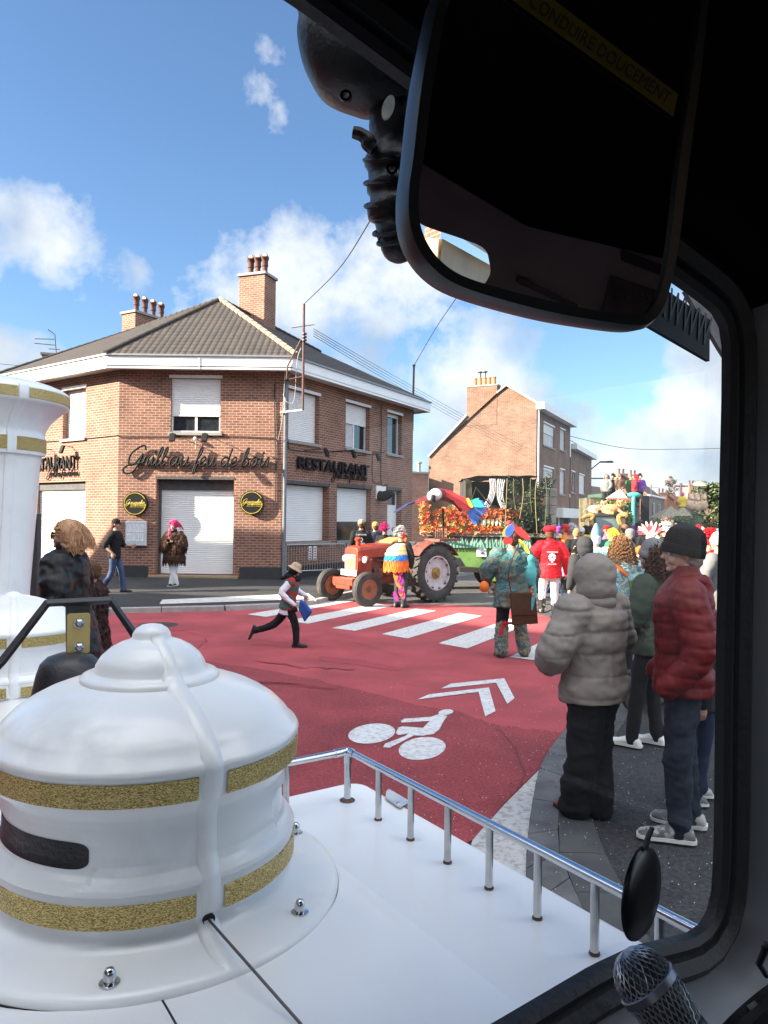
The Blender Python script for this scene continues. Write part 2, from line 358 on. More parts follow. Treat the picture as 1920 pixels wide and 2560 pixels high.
for pl in (ell(507, 522, 131, 54), ell(786, 605, 131, 62), ell(917, 403, 41, 15),
           [(668, 452), (690, 440), (835, 429), (882, 413), (925, 425), (905, 452), (880, 500), (848, 524), (790, 534), (740, 533), (606, 601), (570, 598), (582, 578), (690, 537), (712, 522), (655, 530), (640, 520), (655, 488), (680, 482), (745, 487), (790, 491), (828, 452), (672, 461)]):
    g = [p+V((0, 0, .008)) for p in BC(pl)]
    mb.add(g, [tuple(range(len(g)))])
struct(mb.build('bicycle_marking', M_ICON))
sheet('white_corner_marking', GP([(1348, 1926), (1262, 2012), (1181, 2102), (1130, 2330), (1330, 2330), (1316, 2180), (1324, 2050)]), .006, paint_mat('worn_white_paint', (.42, .41, .40), (.25, .24, .24), .48, .62))
# right-hand pavement with its flush kerb stones
M_KERB = mat('kerb_stone', (.10, .10, .105), .85, var=.25, vscale=5, bump=.5, bscale=90, col2=(.06, .06, .065))
kl = [(1500, 1700), (1452, 1780), (1425, 1812), (1380, 1870), (1348, 1926), (1325, 2050), (1315, 2180), (1330, 2330), (1380, 2520), (1450, 2800)]
kr = [(1545, 1715), (1500, 1795), (1474, 1830), (1447, 1880), (1413, 1948), (1396, 2050), (1400, 2140), (1440, 2240), (1510, 2400), (1600, 2620)]
ks = [(1590, 1730), (1545, 1810), (1520, 1850), (1495, 1895), (1465, 1960), (1462, 2060), (1490, 2140), (1540, 2240), (1600, 2370), (1700, 2560)]
KL, KR, KS = (catmull(GP(k), 3) for k in (kl, kr, ks))
mb = MB()
def slabs(A, B, z0, z1, gap, st):
    i = 0
    while i+st < len(A):
        a, b, c, d = A[i], A[i+st], B[i+st], B[i]; m = [(A[i+k], B[i+k]) for k in range(st+1)]
        dl = (b-a).normalized()*gap
        q = [a+dl, b-dl, c-dl, d+dl]; mb.prism([V((p.x, p.y, z0)) for p in q], (0, 0, z1-z0)); i += st
slabs(KL, KR, -.05, .022, .006, 2)
struct(mb.build('kerb', M_KERB, bevel=.006))
pv = [p for p in KL]+[V((1.2, .4, 0)), V((14, -4, 0)), V((22, 12, 0)), V((9.5, 19.5, 0)), V((6.2, 15, 0)), V((4.4, 11.5, 0))]
sheet('right_pavement', pv, .008, M_PAVE)
mb = MB(); slabs(KR, KS, -.05, .02, .003, 3)
mb.M = Matrix.Translation((.05, -.01, 0)); slabs(KR, KS, -.05, .017, .003, 3); struct(mb.build('gutter_band', mat('smooth_asphalt', (.055, .055, .056), .9, var=.3, vscale=3, bump=.4, bscale=120)))
# left pavement with kerb
pav = GP([(-400, 1532), (240, 1520), (560, 1513), (700, 1507), (775, 1499), (850, 1482)], .1)
end = V((5.0, 29, 0)); pav2 = [p for p in pav]+[V((1.2, 22.5, .1)), V((6.5, 33.5, .1)), V((20, 62, .1)), V((12, 64, .1)), V((0, 31, .1)), V((-9, 26, .1)), V((-30, 40, .1))]
mb = MB(); t = [V((p.x, p.y, .1+zg(p.x, p.y))) for p in pav2]; mb.hexa([p-V((0, 0, .3)) for p in t], t)
struct(mb.build('left_pavement', M_PAVE))
mb = MB()
for a, b in zip(pav2[:8], pav2[1:9]):
    d = (b-a); L_ = d.length; d.normalize(); n = V((d.y, -d.x, 0)); k = max(1, int(L_/1.0))
    for i in range(k):
        p, q = a+d*(L_*i/k+.006), a+d*(L_*(i+1)/k-.006); zz = zg(p.x, p.y)+.104
        pts = [p, q, q+n*.15, p+n*.15]; mb.prism([V((x.x, x.y, zz-.25)) for x in pts], (0, 0, .25))
struct(mb.build('left_kerb', mat('pale_kerb', (.30, .29, .28), .85, var=.2, vscale=4, bump=.3), bevel=.01))
mb = MB(); q = GP([(398, 1510), (406, 1499), (770, 1483), (790, 1497), (700, 1503)], .104)
c = [q[0], q[1], q[2], q[3]]; mb.add(c, [(0, 1, 2, 3)]); ex = (c[3]-c[0]); ey = (c[1]-c[0])
for i in range(70):
    for j in range(5):
        p = c[0]+ex*((i+.5)/70)+(ey*(1-(i+.5)/70)+(c[2]-c[3])*((i+.5)/70))*((j+.5)/5); mb.lathe([(.022, 0), (.016, .006), (0, .007)], p, 6)
struct(mb.build('tactile_paving', mat('pale_tactile', (.48, .46, .43), .8, var=.1)))
# scattered paper confetti on the right pavement and road
mb = MB(); rnd = random.Random(3)
for i in range(520):
    u = rnd.uniform(1180, 1840); v = rnd.triangular(1620, 2400, 2050)
    if i < 260: u = rnd.uniform(900, 1450); v = rnd.uniform(1700, 2100)
    p = G(u, v, .012)+V((0, 0, .012)); s = rnd.uniform(.0015, .0042); a = rnd.uniform(0, 3)
    mb.add([p+V((s*math.cos(a+k*1.57), s*math.sin(a+k*1.57), .003*(k % 2))) for k in range(4)], [(0, 1, 2, 3)])
o = mb.build('confetti', M_SPECK); o['kind'] = 'stuff'; tag(o, 'tiny pale paper confetti scattered over the dark pavement and the red road', 'confetti')
o = sheet('manhole_cover', [G(395, 1563)+V((.34*math.cos(a), .34*math.sin(a), 0)) for a in [i*math.pi/10 for i in range(20)]], .006, mat('worn_iron', (.06, .055, .055), .7, metal=.6, bump=1, bscale=40), kind=False)
tag(o, 'round dark manhole cover in the red road left of the running child', 'manhole cover')
mb = MB()
for k, pts in enumerate(([(300, 1560), (360, 1556), (455, 1562), (500, 1575), (420, 1580), (340, 1572)], [(800, 1640), (900, 1650), (1010, 1672), (1000, 1680), (880, 1662), (790, 1650)], [(560, 1700), (700, 1705), (840, 1722), (830, 1728), (700, 1714), (560, 1708)])):
    g = [G(u, v)+V((0, 0, .003)) for u, v in pts]; mb.add(g, [tuple(range(len(g)))])
struct(mb.build('road_wear', mat('worn_red', (.16, .05, .055), .9, var=.5, vscale=20, col2=(.32, .03, .045), c2pos=(.42, .5), c2scale=14)))

def crack(name, pts, w_, m, seed, jit=6):
    rnd = random.Random(seed); l = []
    for a, b in zip(pts, pts[1:]):
        for k in range(9): l.append(G(a[0]+(b[0]-a[0])*k/9+rnd.uniform(-jit, jit), a[1]+(b[1]-a[1])*k/9+rnd.uniform(-jit, jit)*.25, .0105))
    mb = MB()
    for a, b in zip(l, l[1:]):
        n = (b-a).cross(UPZ).normalized()*w_*rnd.uniform(.4, 1.3); mb.quad(a-n, b-n, b+n, a+n)
    struct(mb.build(name, m))
UPZ = V((0, 0, 1)); M_CRACK = mat('dark_crack', (.10, .025, .032), .9)
crack('road_crack', [(560, 1590), (700, 1605), (860, 1600), (1010, 1640)], .004, M_CRACK, 1); crack('road_crack', [(1240, 1815), (1290, 1870), (1310, 1930), (1290, 1985)], .003, M_CRACK, 2); crack('road_crack', [(300, 1580), (440, 1575), (520, 1590), (480, 1640)], .005, M_CRACK, 3)
crack('road_crack', [(770, 1880), (900, 1910), (1010, 1895)], .002, M_CRACK, 4); crack('road_crack', [(640, 1650), (760, 1668), (900, 1672)], .02, mat('worn_red', (.16, .05, .055), .9), 5, 10); crack('road_crack', [(1050, 1680), (1200, 1700), (1380, 1745)], .0025, M_CRACK, 6)
# ------------------------------------------------------------------ buildings
M_BRICK = brick_mat('orange_brick', (.285, .122, .08), (.165, .066, .047), (.42, .32, .25), .215, .077, .010)
M_BRICK2 = brick_mat('brown_brick', (.235, .125, .082), (.155, .08, .053), (.31, .24, .185), .24, .085, .008)
M_BRICK3 = brick_mat('dull_brick', (.26, .15, .115), (.19, .10, .08), (.26, .2, .17), .24, .085, .008)
M_WHITE = mat('white_painted_metal', (.74, .74, .72), .45, var=.05, vscale=3)
M_SHUT = mat('white_shutter', (.74, .74, .73), .4, var=.04, vscale=2)
M_PLINTH = mat('black_plinth', (.03, .032, .036), .8)
M_STONE = mat('sandstone_sill', (.30, .22, .13), .85, bump=.3)
M_GREYST = mat('grey_sill', (.26, .25, .24), .85, bump=.3)
M_DARKBAND = mat('dark_lintel', (.07, .07, .072), .8, var=.3, vscale=9)
M_GLASS = mat('window_glass', (.02, .025, .03), .08, spec=.9, var=.3)
M_PVC = mat('white_frame', (.72, .72, .72), .4)
M_CURT = mat('net_curtain', (.5, .5, .5), .9)
def tile_mat(name, c1, c2, tw=.19, th=.27):
    m = mat(name, c1, .85, var=.35, vscale=14, col2=c2, c2pos=(.42, .66), c2scale=2.2); N, L, b = nodes_of(m)
    uv = N.new('ShaderNodeUVMap'); uv.uv_map = 'UVMap'; s = N.new('ShaderNodeSeparateXYZ'); L.new(uv.outputs[0], s.inputs[0])
    def mt(op, a, bb=None):
        n = N.new('ShaderNodeMath'); n.operation = op
        for i, x in enumerate((a, bb)):
            if x is None: continue
            if isinstance(x, (int, float)): n.inputs[i].default_value = x
            else: L.new(x, n.inputs[i])
        return n.outputs[0]
    row = mt('FRACT', mt('DIVIDE', s.outputs[1], th)); ridx = mt('FLOOR', mt('DIVIDE', s.outputs[1], th))
    wv = mt('ABSOLUTE', mt('SINE', mt('MULTIPLY', s.outputs[0], math.pi/tw)))
    h = mt('ADD', mt('MULTIPLY', wv, .6), mt('MULTIPLY', mt('SUBTRACT', 1, row), .8))
    bp = N.new('ShaderNodeBump'); bp.inputs['Strength'].default_value = 1; bp.inputs['Distance'].default_value = .035; L.new(h, bp.inputs['Height']); L.new(bp.outputs[0], b.inputs['Normal'])
    src = b.inputs['Base Color'].links[0].from_socket
    k = mt('MULTIPLY', mt('ADD', mt('MULTIPLY', wv, .3), .75), mt('ADD', mt('MULTIPLY', mt('SUBTRACT', 1, mt('POWER', row, 3)), .75), .35))  # shade of tile valleys and row laps is put into the colour
    sc_ = N.new('ShaderNodeVectorMath'); sc_.operation = 'SCALE'; L.new(src, sc_.inputs[0]); L.new(k, sc_.inputs['Scale']); L.new(sc_.outputs[0], b.inputs['Base Color'])
    return m
M_TILE = tile_mat('brown_roof_tiles', (.048, .037, .031), (.03, .026, .023))
M_TILE_RED = tile_mat('red_roof_tiles', (.30, .10, .06), (.2, .07, .05))
M_RIDGE = mat('ridge_tile', (.30, .20, .14), .85, var=.3, vscale=10)
def wall(mb, O, d, L_, z0, z1, ops=(), mi=0, n=None, dep=.2, poly=None, reveal_mi=None):
    """wall from O along d with rectangular openings (t0,z0,t1,z1,depth); n = outward normal; uv in metres"""
    O = V(O); d = V(d); n = V(n)
    ts = sorted({0, L_, *[o[0] for o in ops], *[o[2] for o in ops]}); zs = sorted({z0, z1, *[o[1] for o in ops], *[o[3] for o in ops]})
    q = lambda t, z, e=0: V((O.x, O.y, 0))+d*t+V((0, 0, z))-n*e
    for a, b in zip(ts, ts[1:]):
        for c, e in zip(zs, zs[1:]):
            cx, cz = (a+b)/2, (c+e)/2
            if any(o[0] < cx < o[2] and o[1] < cz < o[3] for o in ops): continue
            mb.quad(q(a, c), q(b, c), q(b, e), q(a, e), mi, [(a, c), (b, c), (b, e), (a, e)])
    for o in ops:
        t0, c, t1, e = o[:4]; D = o[4] if len(o) > 4 else dep
        mb.quad(q(t0, c), q(t0, e), q(t0, e, D), q(t0, c, D), mi, [(t0, c), (t0, e), (t0+D, e), (t0+D, c)])
        mb.quad(q(t1, c), q(t1, e), q(t1, e, D), q(t1, c, D), mi, [(t1, c), (t1, e), (t1+D, e), (t1+D, c)])
        mb.quad(q(t0, e), q(t1, e), q(t1, e, D), q(t0, e, D), mi, [(t0, e), (t1, e), (t1, e+D), (t0, e+D)])
        mb.quad(q(t0, c), q(t1, c), q(t1, c, D), q(t0, c, D), mi, [(t0, c), (t1, c), (t1, c+D), (t0, c+D)])
class Facade:
    def __init__(s, A, B, z0=-.2):
        s.A = V((A[0], A[1], 0)); B = V((B[0], B[1], 0)); s.d = (B-s.A).normalized(); s.L = (B-s.A).length
        s.n = V((s.d.y, -s.d.x, 0))
        s.ops = []
    def tz(s, u, v):
        p = PL(u, v, s.A, s.n); return (p-s.A).dot(s.d), p.z
    def op(s, u0, u1, vt, vb, dep=.2):   # vt, vb measured at the edge u0
        t0, zt = s.tz(u0, vt); _, zb = s.tz(u0, vb); t1, _ = s.tz(u1, vt)
        o = (min(t0, t1), zb, max(t0, t1), zt, dep); s.ops.append(o); return o
    def p(s, t, z, out=0): return s.A+s.d*t+V((0, 0, z))+s.n*out
    def M(s, t, z, out=0): return frame(s.p(t, z, out), s.d, (0, 0, 1))   # x along the wall, y up, z = outward
    def bar(s, mb, t0, z0, t1, z1, o0, o1, mi=0):
        mb.prism([s.p(t0, z0, o0), s.p(t1, z0, o0), s.p(t1, z1, o0), s.p(t0, z1, o0)], s.n*(o1-o0), mi)
def shutter(F_, o, parent, name='roller_shutter', zb=None, pitch=.056, back=.03, m=None):
    t0, z0, t1, z1, D = o; z0 = z0 if zb is None else zb; mb = MB(); e = -D+back
    n = max(2, int((z1-z0)/pitch)); rows = []
    for i in range(n):
        a = z0+(z1-z0)*i/n; h = (z1-z0)/n
        rows += [(a+h*.04, e), (a+h*.2, e+.009), (a+h*.5, e+.014), (a+h*.8, e+.009), (a+h*.97, e)]
    for (za, ea), (zb_, eb) in zip(rows, rows[1:]):
        mb.quad(F_.p(t0+.004, za, ea), F_.p(t1-.004, za, ea), F_.p(t1-.004, zb_, eb), F_.p(t0+.004, zb_, eb))
    return mb.build(name, m or M_SHUT, parent, smooth=False)
def window(F_, o, parent, lights=2, shut=0, curtain=False, sill=True, lintel=True, frame_m=None, tot=True):
    """window frame + glass + optional part-closed shutter, sill, lintel; every piece a part"""
    t0, z0, t1, z1, D = o; fm = frame_m or M_PVC; e = -D+.02
    zt = z1-(z1-z0)*shut
    if shut: 
        shutter(F_, (t0, z0, t1, z1, D), parent, 'window_shutter', zb=zt, back=.07)
        mb = MB(); F_.bar(mb, t0+.02, zt-.03, t1-.02, zt, e+.02, e+.07); mb.build('shutter_rail', M_WHITE, parent)
    mb = MB(); w_ = .05
    F_.bar(mb, t0+.005, z0+.005, t0+w_, z1-.005, e, e+.05); F_.bar(mb, t1-w_, z0+.005, t1-.005, z1-.005, e, e+.05)
    F_.bar(mb, t0+w_, z0+.005, t1-w_, z0+w_, e, e+.05); F_.bar(mb, t0+w_, z1-w_, t1-w_, z1-.005, e, e+.05)
    for k in range(1, lights):
        tc = t0+(t1-t0)*k/lights; F_.bar(mb, tc-.035, z0+w_, tc+.035, z1-w_, e, e+.045)
    wf = mb.build('window', fm, parent)
    mb = MB(); mb.quad(F_.p(t0+.02, z0+.02, e+.01), F_.p(t1-.02, z0+.02, e+.01), F_.p(t1-.02, z1-.02, e+.01), F_.p(t0+.02, z1-.02, e+.01)); mb.build('glass', M_GLASS, wf)
    if curtain:
        mb = MB(); n = 14; a = t0+.06; b = t0+(t1-t0)*.5 if curtain == 'half' else t1-.06
        for i in range(n):
            x0, x1 = a+(b-a)*i/n, a+(b-a)*(i+1)/n; w0, w1 = .003*(i % 2), .003*((i+1) % 2)
            mb.quad(F_.p(x0, z0+.08, e+.013+w0), F_.p(x1, z0+.08, e+.013+w1), F_.p(x1, zt-.03, e+.013+w1), F_.p(x0, zt-.03, e+.013+w0))
        mb.build('curtain', M_CURT, wf)
    if sill: mb = MB(); F_.bar(mb, t0-.06, z0-.09, t1+.06, z0-.002, -D+.1, .07); mb.build('window_sill', M_GREYST, parent)
    if lintel: mb = MB(); F_.bar(mb, t0-.05, z1+.001, t1+.05, z1+.09, -.05, .03); mb.build('lintel', M_WHITE, parent)
    return wf
# ---- corner restaurant
YF = 21.6
C1 = P(291, 1438, YF); C2 = P(702, 1449, YF); C3 = P(1030, 1300, 29.0); C0 = P(20, 1400, 25.2)
FF = Facade(C1, C2); FR = Facade(C2, C3); FL = Facade(C0, C1)
ZE = 6.14; ZB = -.4
rest = thing('restaurant_building', 'corner restaurant of orange brick with hipped tiled roof, white eaves and closed white shutters', 'building')
door = FF.op(391, 585, 1197, 1437, .38); wf1 = FF.op(428, 552, 945, 1080, .16)
rw1 = FR.op(722, 799, 970, 1099, .24); rw2 = FR.op(865, 925, 1004, 1119, .24); rw3 = FR.op(969, 1005, 1030, 1133, .24)
rd1 = FR.op(716, 823, 1208, 1356, .28); rd2 = FR.op(843, 929, 1216, 1352, .28); rdoor = FR.op(969, 1004, 1224, 1402, .28)
t_, zt_ = FL.tz(214, 1203); _, zb_ = FL.tz(214, 1417); ld = (t_-2.9, zb_, t_, zt_, .25); FL.ops.append(ld)
t_, zt_ = FL.tz(215, 968); _, zb_ = FL.tz(215, 1093); lw = (t_-1.25, zb_, t_, zt_, .25); FL.ops.append(lw)
mb = MB()
for f in (FL, FF, FR): wall(mb, f.A, f.d, f.L, ZB, ZE+.02, f.ops, 0, f.n)
bk = [V((C3.x, C3.y, 0)), V((-4.2, 34, 0)), V((-16, 32, 0)), V((C0.x, C0.y, 0))]
for a, b in zip(bk, bk[1:]):
    f = Facade(a, b); wall(mb, f.A, f.d, f.L, ZB, ZE+.02, (), 0, f.n)
mb.build('wall', M_BRICK, rest)
for f, (a, b) in ((FF, (0, door[0]-.2)), (FF, (door[2]+.2, FF.L)), (FR, (0, rdoor[0])), (FL, (0, ld[0]))):
    mb = MB(); f.bar(mb, a, ZB, b, .42, .002, .03); mb.build('plinth', M_PLINTH, rest)
mb = MB(); FF.bar(mb, door[0]-.17, -.1, door[2]+.17, door[1]-.003, -.3, .12); mb.build('door_step', M_STONE, rest, bevel=.01)
# front door shutter with dark box and lintel
dz = FF.tz(480, 1223)[1]
mb = MB(); FF.bar(mb, door[0]+.002, dz, door[2]-.002, door[3]-.002, -.36, -.24); mb.build('shutter_box', M_DARKBAND, rest)
mb = MB(); FF.bar(mb, door[0]-.02, door[3]-.005, door[2]+.02, door[3]+.07, -.02, .012); mb.build('lintel', M_DARKBAND, rest)
for a, b in ((door[0]+.002, door[0]+.07), (door[2]-.05, door[2]-.002)): mb = MB(); FF.bar(mb, a, door[1]+.002, b, dz, -.37, -.27); mb.build('shutter_rail', mat('dark_rail', (.10, .09, .09), .6), rest)
shutter(FF, (door[0]+.06, door[1]+.01, door[2]-.04, dz-.003, .38), rest, back=.05)
window(FF, wf1, rest, 2, .68)
window(FL, lw, rest, 1, .97)
shutter(FL, (ld[0], ld[1]+.01, ld[2], ld[3]-.25, .25), rest, back=.05)
mb = MB(); FL.bar(mb, ld[0]+.002, ld[3]-.25, ld[2]-.002, ld[3]-.002, -.22, -.12); mb.build('shutter_box', M_DARKBAND, rest)
mb = MB(); FL.bar(mb, ld[0], -.1, ld[2]+.05, ld[1]-.003, -.2, .06); mb.build('door_step', M_STONE, rest)
window(FR, rw1, rest, 1, .985); window(FR, rw2, rest, 2, .42, curtain='half'); window(FR, rw3, rest, 1, .06)
shutter(FR, (rd1[0], rd1[1], rd1[2], rd1[3]-.02, .28), rest); 
z_ = FR.tz(850, 1305)[1]; mb = MB()
shutter(FR, (rd2[0], z_, rd2[2], rd2[3]-.02, .28), rest, back=.06)
mb.quad(FR.p(rd2[0], rd2[1], -.26), FR.p(rd2[2], rd2[1], -.26), FR.p(rd2[2], z_, -.26), FR.p(rd2[0], z_, -.26)); mb.build('glass', M_GLASS, rest)
for o in (rd1, rd2, rdoor): mb = MB(); FR.bar(mb, o[0]-.03, o[3]-.005, o[2]+.03, o[3]+.1, -.05, .02); mb.build('lintel', M_DARKBAND, rest)
for o in (rd1, rd2): mb = MB(); FR.bar(mb, o[0]-.05, o[1]-.1, o[2]+.05, o[1]-.002, -.2, .06); mb.build('window_sill', M_GREYST, rest)
mb = MB(); FR.bar(mb, rdoor[0]+.01, rdoor[1], rdoor[2]-.01, rdoor[3]-.01, -.27, -.22); dr = mb.build('door', M_PVC, rest)
mb = MB(); FR.bar(mb, rdoor[0]+.12, rdoor[3]-.55, rdoor[2]-.12, rdoor[3]-.1, -.22, -.215); mb.build('glass', M_GLASS, dr)
mb = MB(); mb.tube([FR.p(rdoor[0]+.12, 1.2, -.2), FR.p(rdoor[0]+.12, 1.45, -.19)], .015, 6); mb.build('handle', M_DARKBAND, dr)
# eaves: fascia ring at overhang .55 with soffit
def offset_ring(pts, d):
    out = []; n = len(pts)
    for i in range(n):
        a, b, c = pts[i-1], pts[i], pts[(i+1) % n]
        d1 = (b-a).normalized(); d2 = (c-b).normalized(); n1 = V((d1.y, -d1.x, 0)); n2 = V((d2.y, -d2.x, 0))
        bis = (n1+n2).normalized(); out.append(b+bis*(d/max(.3, bis.dot(n1))))
    return out
foot = [V((p.x, p.y, 0)) for p in (C0, C1, C2, C3, bk[1], bk[2])]
ov = offset_ring(foot, .55); ov2 = offset_ring(foot, .50)
mb = MB(); mb.hexa([V((p.x, p.y, ZE)) for p in ov], [V((p.x, p.y, ZE+.03)) for p in ov]); mb.build('soffit', M_WHITE, rest)
mb = MB(); n_ = len(ov)
for i in range(n_):
    a, b = ov[i], ov[(i+1) % n_]; dd = (b-a).normalized(); nn = V((dd.y, -dd.x, 0))
    q = [a, b, ov2[(i+1) % n_], ov2[i]]; mb.prism([V((p.x, p.y, ZE-.06)) for p in q], (0, 0, .36))
mb.build('fascia', mat('white_fascia', (.78, .78, .78), .4, var=.04, vscale=2), rest, bevel=.006)
mb = MB(); ov3 = offset_ring(foot, .60)
for i in range(n_):
    q = [ov3[i], ov3[(i+1) % n_], ov2[(i+1) % n_], ov2[i]]; mb.prism([V((p.x, p.y, ZE+.302)) for p in q], (0, 0, .05))
mb.build('gutter', mat('grey_gutter', (.25, .26, .27), .5, metal=.5), rest)
mb = MB(); dz2 = ZE+.1; mm = (ov[1]+ov[2])/2
mb.box(V((mm.x, mm.y-.012, dz2)), (.02, .02, .33)); mb.build('fascia_joint', M_PVC, rest)
ZR = ZE+.34
ra = P(550, 749, 25.2); rl = P(339, 824, 28.6); rr = P(800, 880, 31.0)
e0, e1, e2, e3 = (V((p.x, p.y, ZR)) for p in (ov3[0], ov3[1], ov3[2], ov3[3])); e4, e5 = V((ov3[4].x, ov3[4].y, ZR)), V((ov3[5].x, ov3[5].y, ZR))
mb = MB()
def roofpoly(mb, pts, ea, eb, mi=0):
    ax = (V(eb)-V(ea)).normalized(); nrm = (V(pts[1])-V(pts[0])).cross(V(pts[2])-V(pts[0])).normalized(); ay = nrm.cross(ax)
    if ay.z < 0: ay = -ay
    mb.add(pts, [tuple(range(len(pts)))], mi, [[((V(p)-V(ea)).dot(ax), (V(p)-V(ea)).dot(ay)) for p in pts]])
mb_ = mb
roofpoly(mb, [e1, e2, ra], e1, e2); roofpoly(mb, [e2, e3, rr], e2, e3); roofpoly(mb, [e2, rr, ra], e2, e3)
roofpoly(mb, [e0, e1, ra], e0, e1); roofpoly(mb, [e0, ra, rl], e0, e1); roofpoly(mb, [e3, e4, rr], e3, e4); roofpoly(mb, [e5, e0, rl], e5, e0); roofpoly(mb, [e4, e5, rl], e4, e5); roofpoly(mb, [e4, rl, ra], e4, e5); roofpoly(mb, [e4, ra, rr], e4, e5)
mb.build('roof', M_TILE, rest, weld=False)
def ridge(name, a, b, r=.10, m=None):
    mb = MB(); L_ = (b-a).length; k = int(L_/.33); d = (b-a)/k
    for i in range(k): mb.tube([a+d*i+V((0, 0, .02)), a+d*(i+1.08)+V((0, 0, .02))], [r, r*.8], 8)
    mb.build(name, m or M_RIDGE, rest, smooth=True)
ridge('ridge', e2+V((.1, .1, .02)), ra); ridge('ridge', e1, ra, .07, M_TILE); ridge('ridge', ra, rr, .08, M_TILE); ridge('ridge', ra, rl, .08, M_TILE); ridge('ridge', rl, e0, .08, M_TILE)
# chimneys
M_BRICKC = M_BRICK
M_POT = mat('clay_pot', (.085, .035, .026), .8, var=.3, vscale=6)
def chimney(base, top, half, ang, pots, cowl=True, parent=rest, bm=None, crown=.06, potmat=None, ph=.40, flash=True):
    dx = V((math.cos(ang), math.sin(ang), 0)); dy = V((-dx.y, dx.x, 0)); hx, hy = half; c = V((base.x, base.y, 0))
    q = lambda sx, sy, z, k=0: c+dx*(sx*(hx+k))+dy*(sy*(hy+k))+V((0, 0, z))
    mb = MB(); z0 = base.z; cs = [(-1, -1), (1, -1), (1, 1), (-1, 1)]
    t = 0
    for i in range(4):
        a, b = cs[i], cs[(i+1) % 4]; ll = 2*(hx if i % 2 == 0 else hy)
        mb.quad(q(*a, z0), q(*b, z0), q(*b, top), q(*a, top), 0, [(t, z0), (t+ll, z0), (t+ll, top), (t, top)]); t += ll
    ch = mb.build('chimney', bm or M_BRICKC, parent)
    mb = MB(); mb.hexa([q(*s, top, crown) for s in cs], [q(*s, top+.09, crown) for s in cs]); mb.build('chimney_cap', M_GREYST, ch)
    if flash: mb = MB(); mb.hexa([q(*s, z0-.1, .03) for s in cs], [q(*s, z0+.42, .02) for s in cs]); mb.build('flashing', mat('pale_mortar', (.5, .47, .43), .9), ch)
    for k in range(pots):
        p = c+dx*(hx*1.4*((k+.5)/pots-.5)*(1 if pots > 1 else 0)*1.2)+V((0, 0, top+.09)); mb = MB()
        mb.lathe([(.12, 0), (.12, .05), (.10, .08), (.095, ph*.8), (.12, ph*.82), (.12, ph), (.09, ph), (.085, .3)], p, 14)
        if cowl:
            e = p+V((0, 0, ph)); mb.tube([e-V((0, 0, .05)), e+V((0, 0, .12)), e+V((.0, -.05, .24)), e+V((0, -.14, .30))], .115, 14)
            mb.ball(e+V((0, .0, .22)), (.15, .13, .15), 12)
        pt = mb.build('chimney_pot', potmat or M_POT, ch, smooth=True)
        if cowl:
            mb = MB(); mb.lathe([(.0, -.004), (.09, -.004)], (0, 0, 0), 14, R=None); mb2 = MB(); mb2.lathe([(.0, 0), (.08, 0), (.08, .012), (0, .012)], p+V((0, -.145, ph+.28)), 14, R=Matrix.Rotation(math.pi/2, 3, 'X')); mb2.build('flue_opening', M_WHITE, pt)
    return ch
b_ = P(643, 806, 27.0); ct = P(643, 697, 27.0); chimney(V((b_.x, b_.y, b_.z-1.3)), ct.z, (.52, .42), -.35, 3, flash=False)
mb = MB(); 
b_ = P(352, 812, 29.5); ct = P(352, 782, 29.5); chimney(V((b_.x, b_.y+1, b_.z-1.0)), ct.z, (1.05, .38), 1.05, 4, flash=False)
b_ = P(137, 905, 31); ct = P(137, 892, 31); chimney(V((b_.x, b_.y, b_.z-2.5)), ct.z, (.45, .3), .3, 0, flash=False, bm=M_BRICK3)
# downpipe at the corner and cables
mb = MB(); pb = FR.p(.02, 0, .08); mb.tube([V((pb.x, pb.y, .1)), V((pb.x, pb.y, 5.75)), V((pb.x+.1, pb.y-.25, 6.05))], .055, 10); 
for z in (1.0, 3.1, 5.0): mb.lathe([(.07, 0), (.07, .06)], V((pb.x, pb.y, z)), 10)
mb.build('downpipe', mat('grey_zinc', (.20, .22, .25), .5, metal=.5), rest, smooth=True)
def cable(name, pts, r, label, m=None, cat='cable', group=None, k=6):
    mb = MB(); mb.tube(catmull(pts, k), r, 5); return tag(mb.build(name, m or M_CABLE, None), label, cat, group)
M_CABLE = mat('black_cable', (.02, .02, .022), .7)
def fp(f, l, out=.03): return [f.p(*f.tz(u, v), out) for u, v in l]
cable('cable', fp(FL, [(110, 1105), (200, 1098), (290, 1089)])+fp(FF, [(293, 1089), (330, 1091), (400, 1090), (428, 1091)]), .012, 'thin dark cable running along the left brick wall below the upper window')
cable('cable', fp(FF, [(552, 1091), (620, 1092), (690, 1096)]), .012, 'thin dark cable on the front brick wall right of the upper window')
cable('cable', fp(FF, [(688, 955), (686, 1000), (690, 1140), (689, 1250), (688, 1270)]), .02, 'thick black cable hanging down the brick corner beside the grey downpipe')
cable('cable', fp(FR, [(720, 1105), (722, 1122), (760, 1128), (800, 1130), (860, 1127), (940, 1131), (960, 1130)]), .014, 'dark cable along the right brick wall above the restaurant lettering')
cable('cable', fp(FR, [(951, 1012), (952, 1080), (951, 1205), (965, 1212), (966, 1225)]), .014, 'dark cable dropping down the brick wall beside the narrow upper window')
cable('cable', fp(FR, [(930, 1131), (930, 1200), (951, 1207)]), .012, 'short dark cable loop on the brick wall right of the lettering')
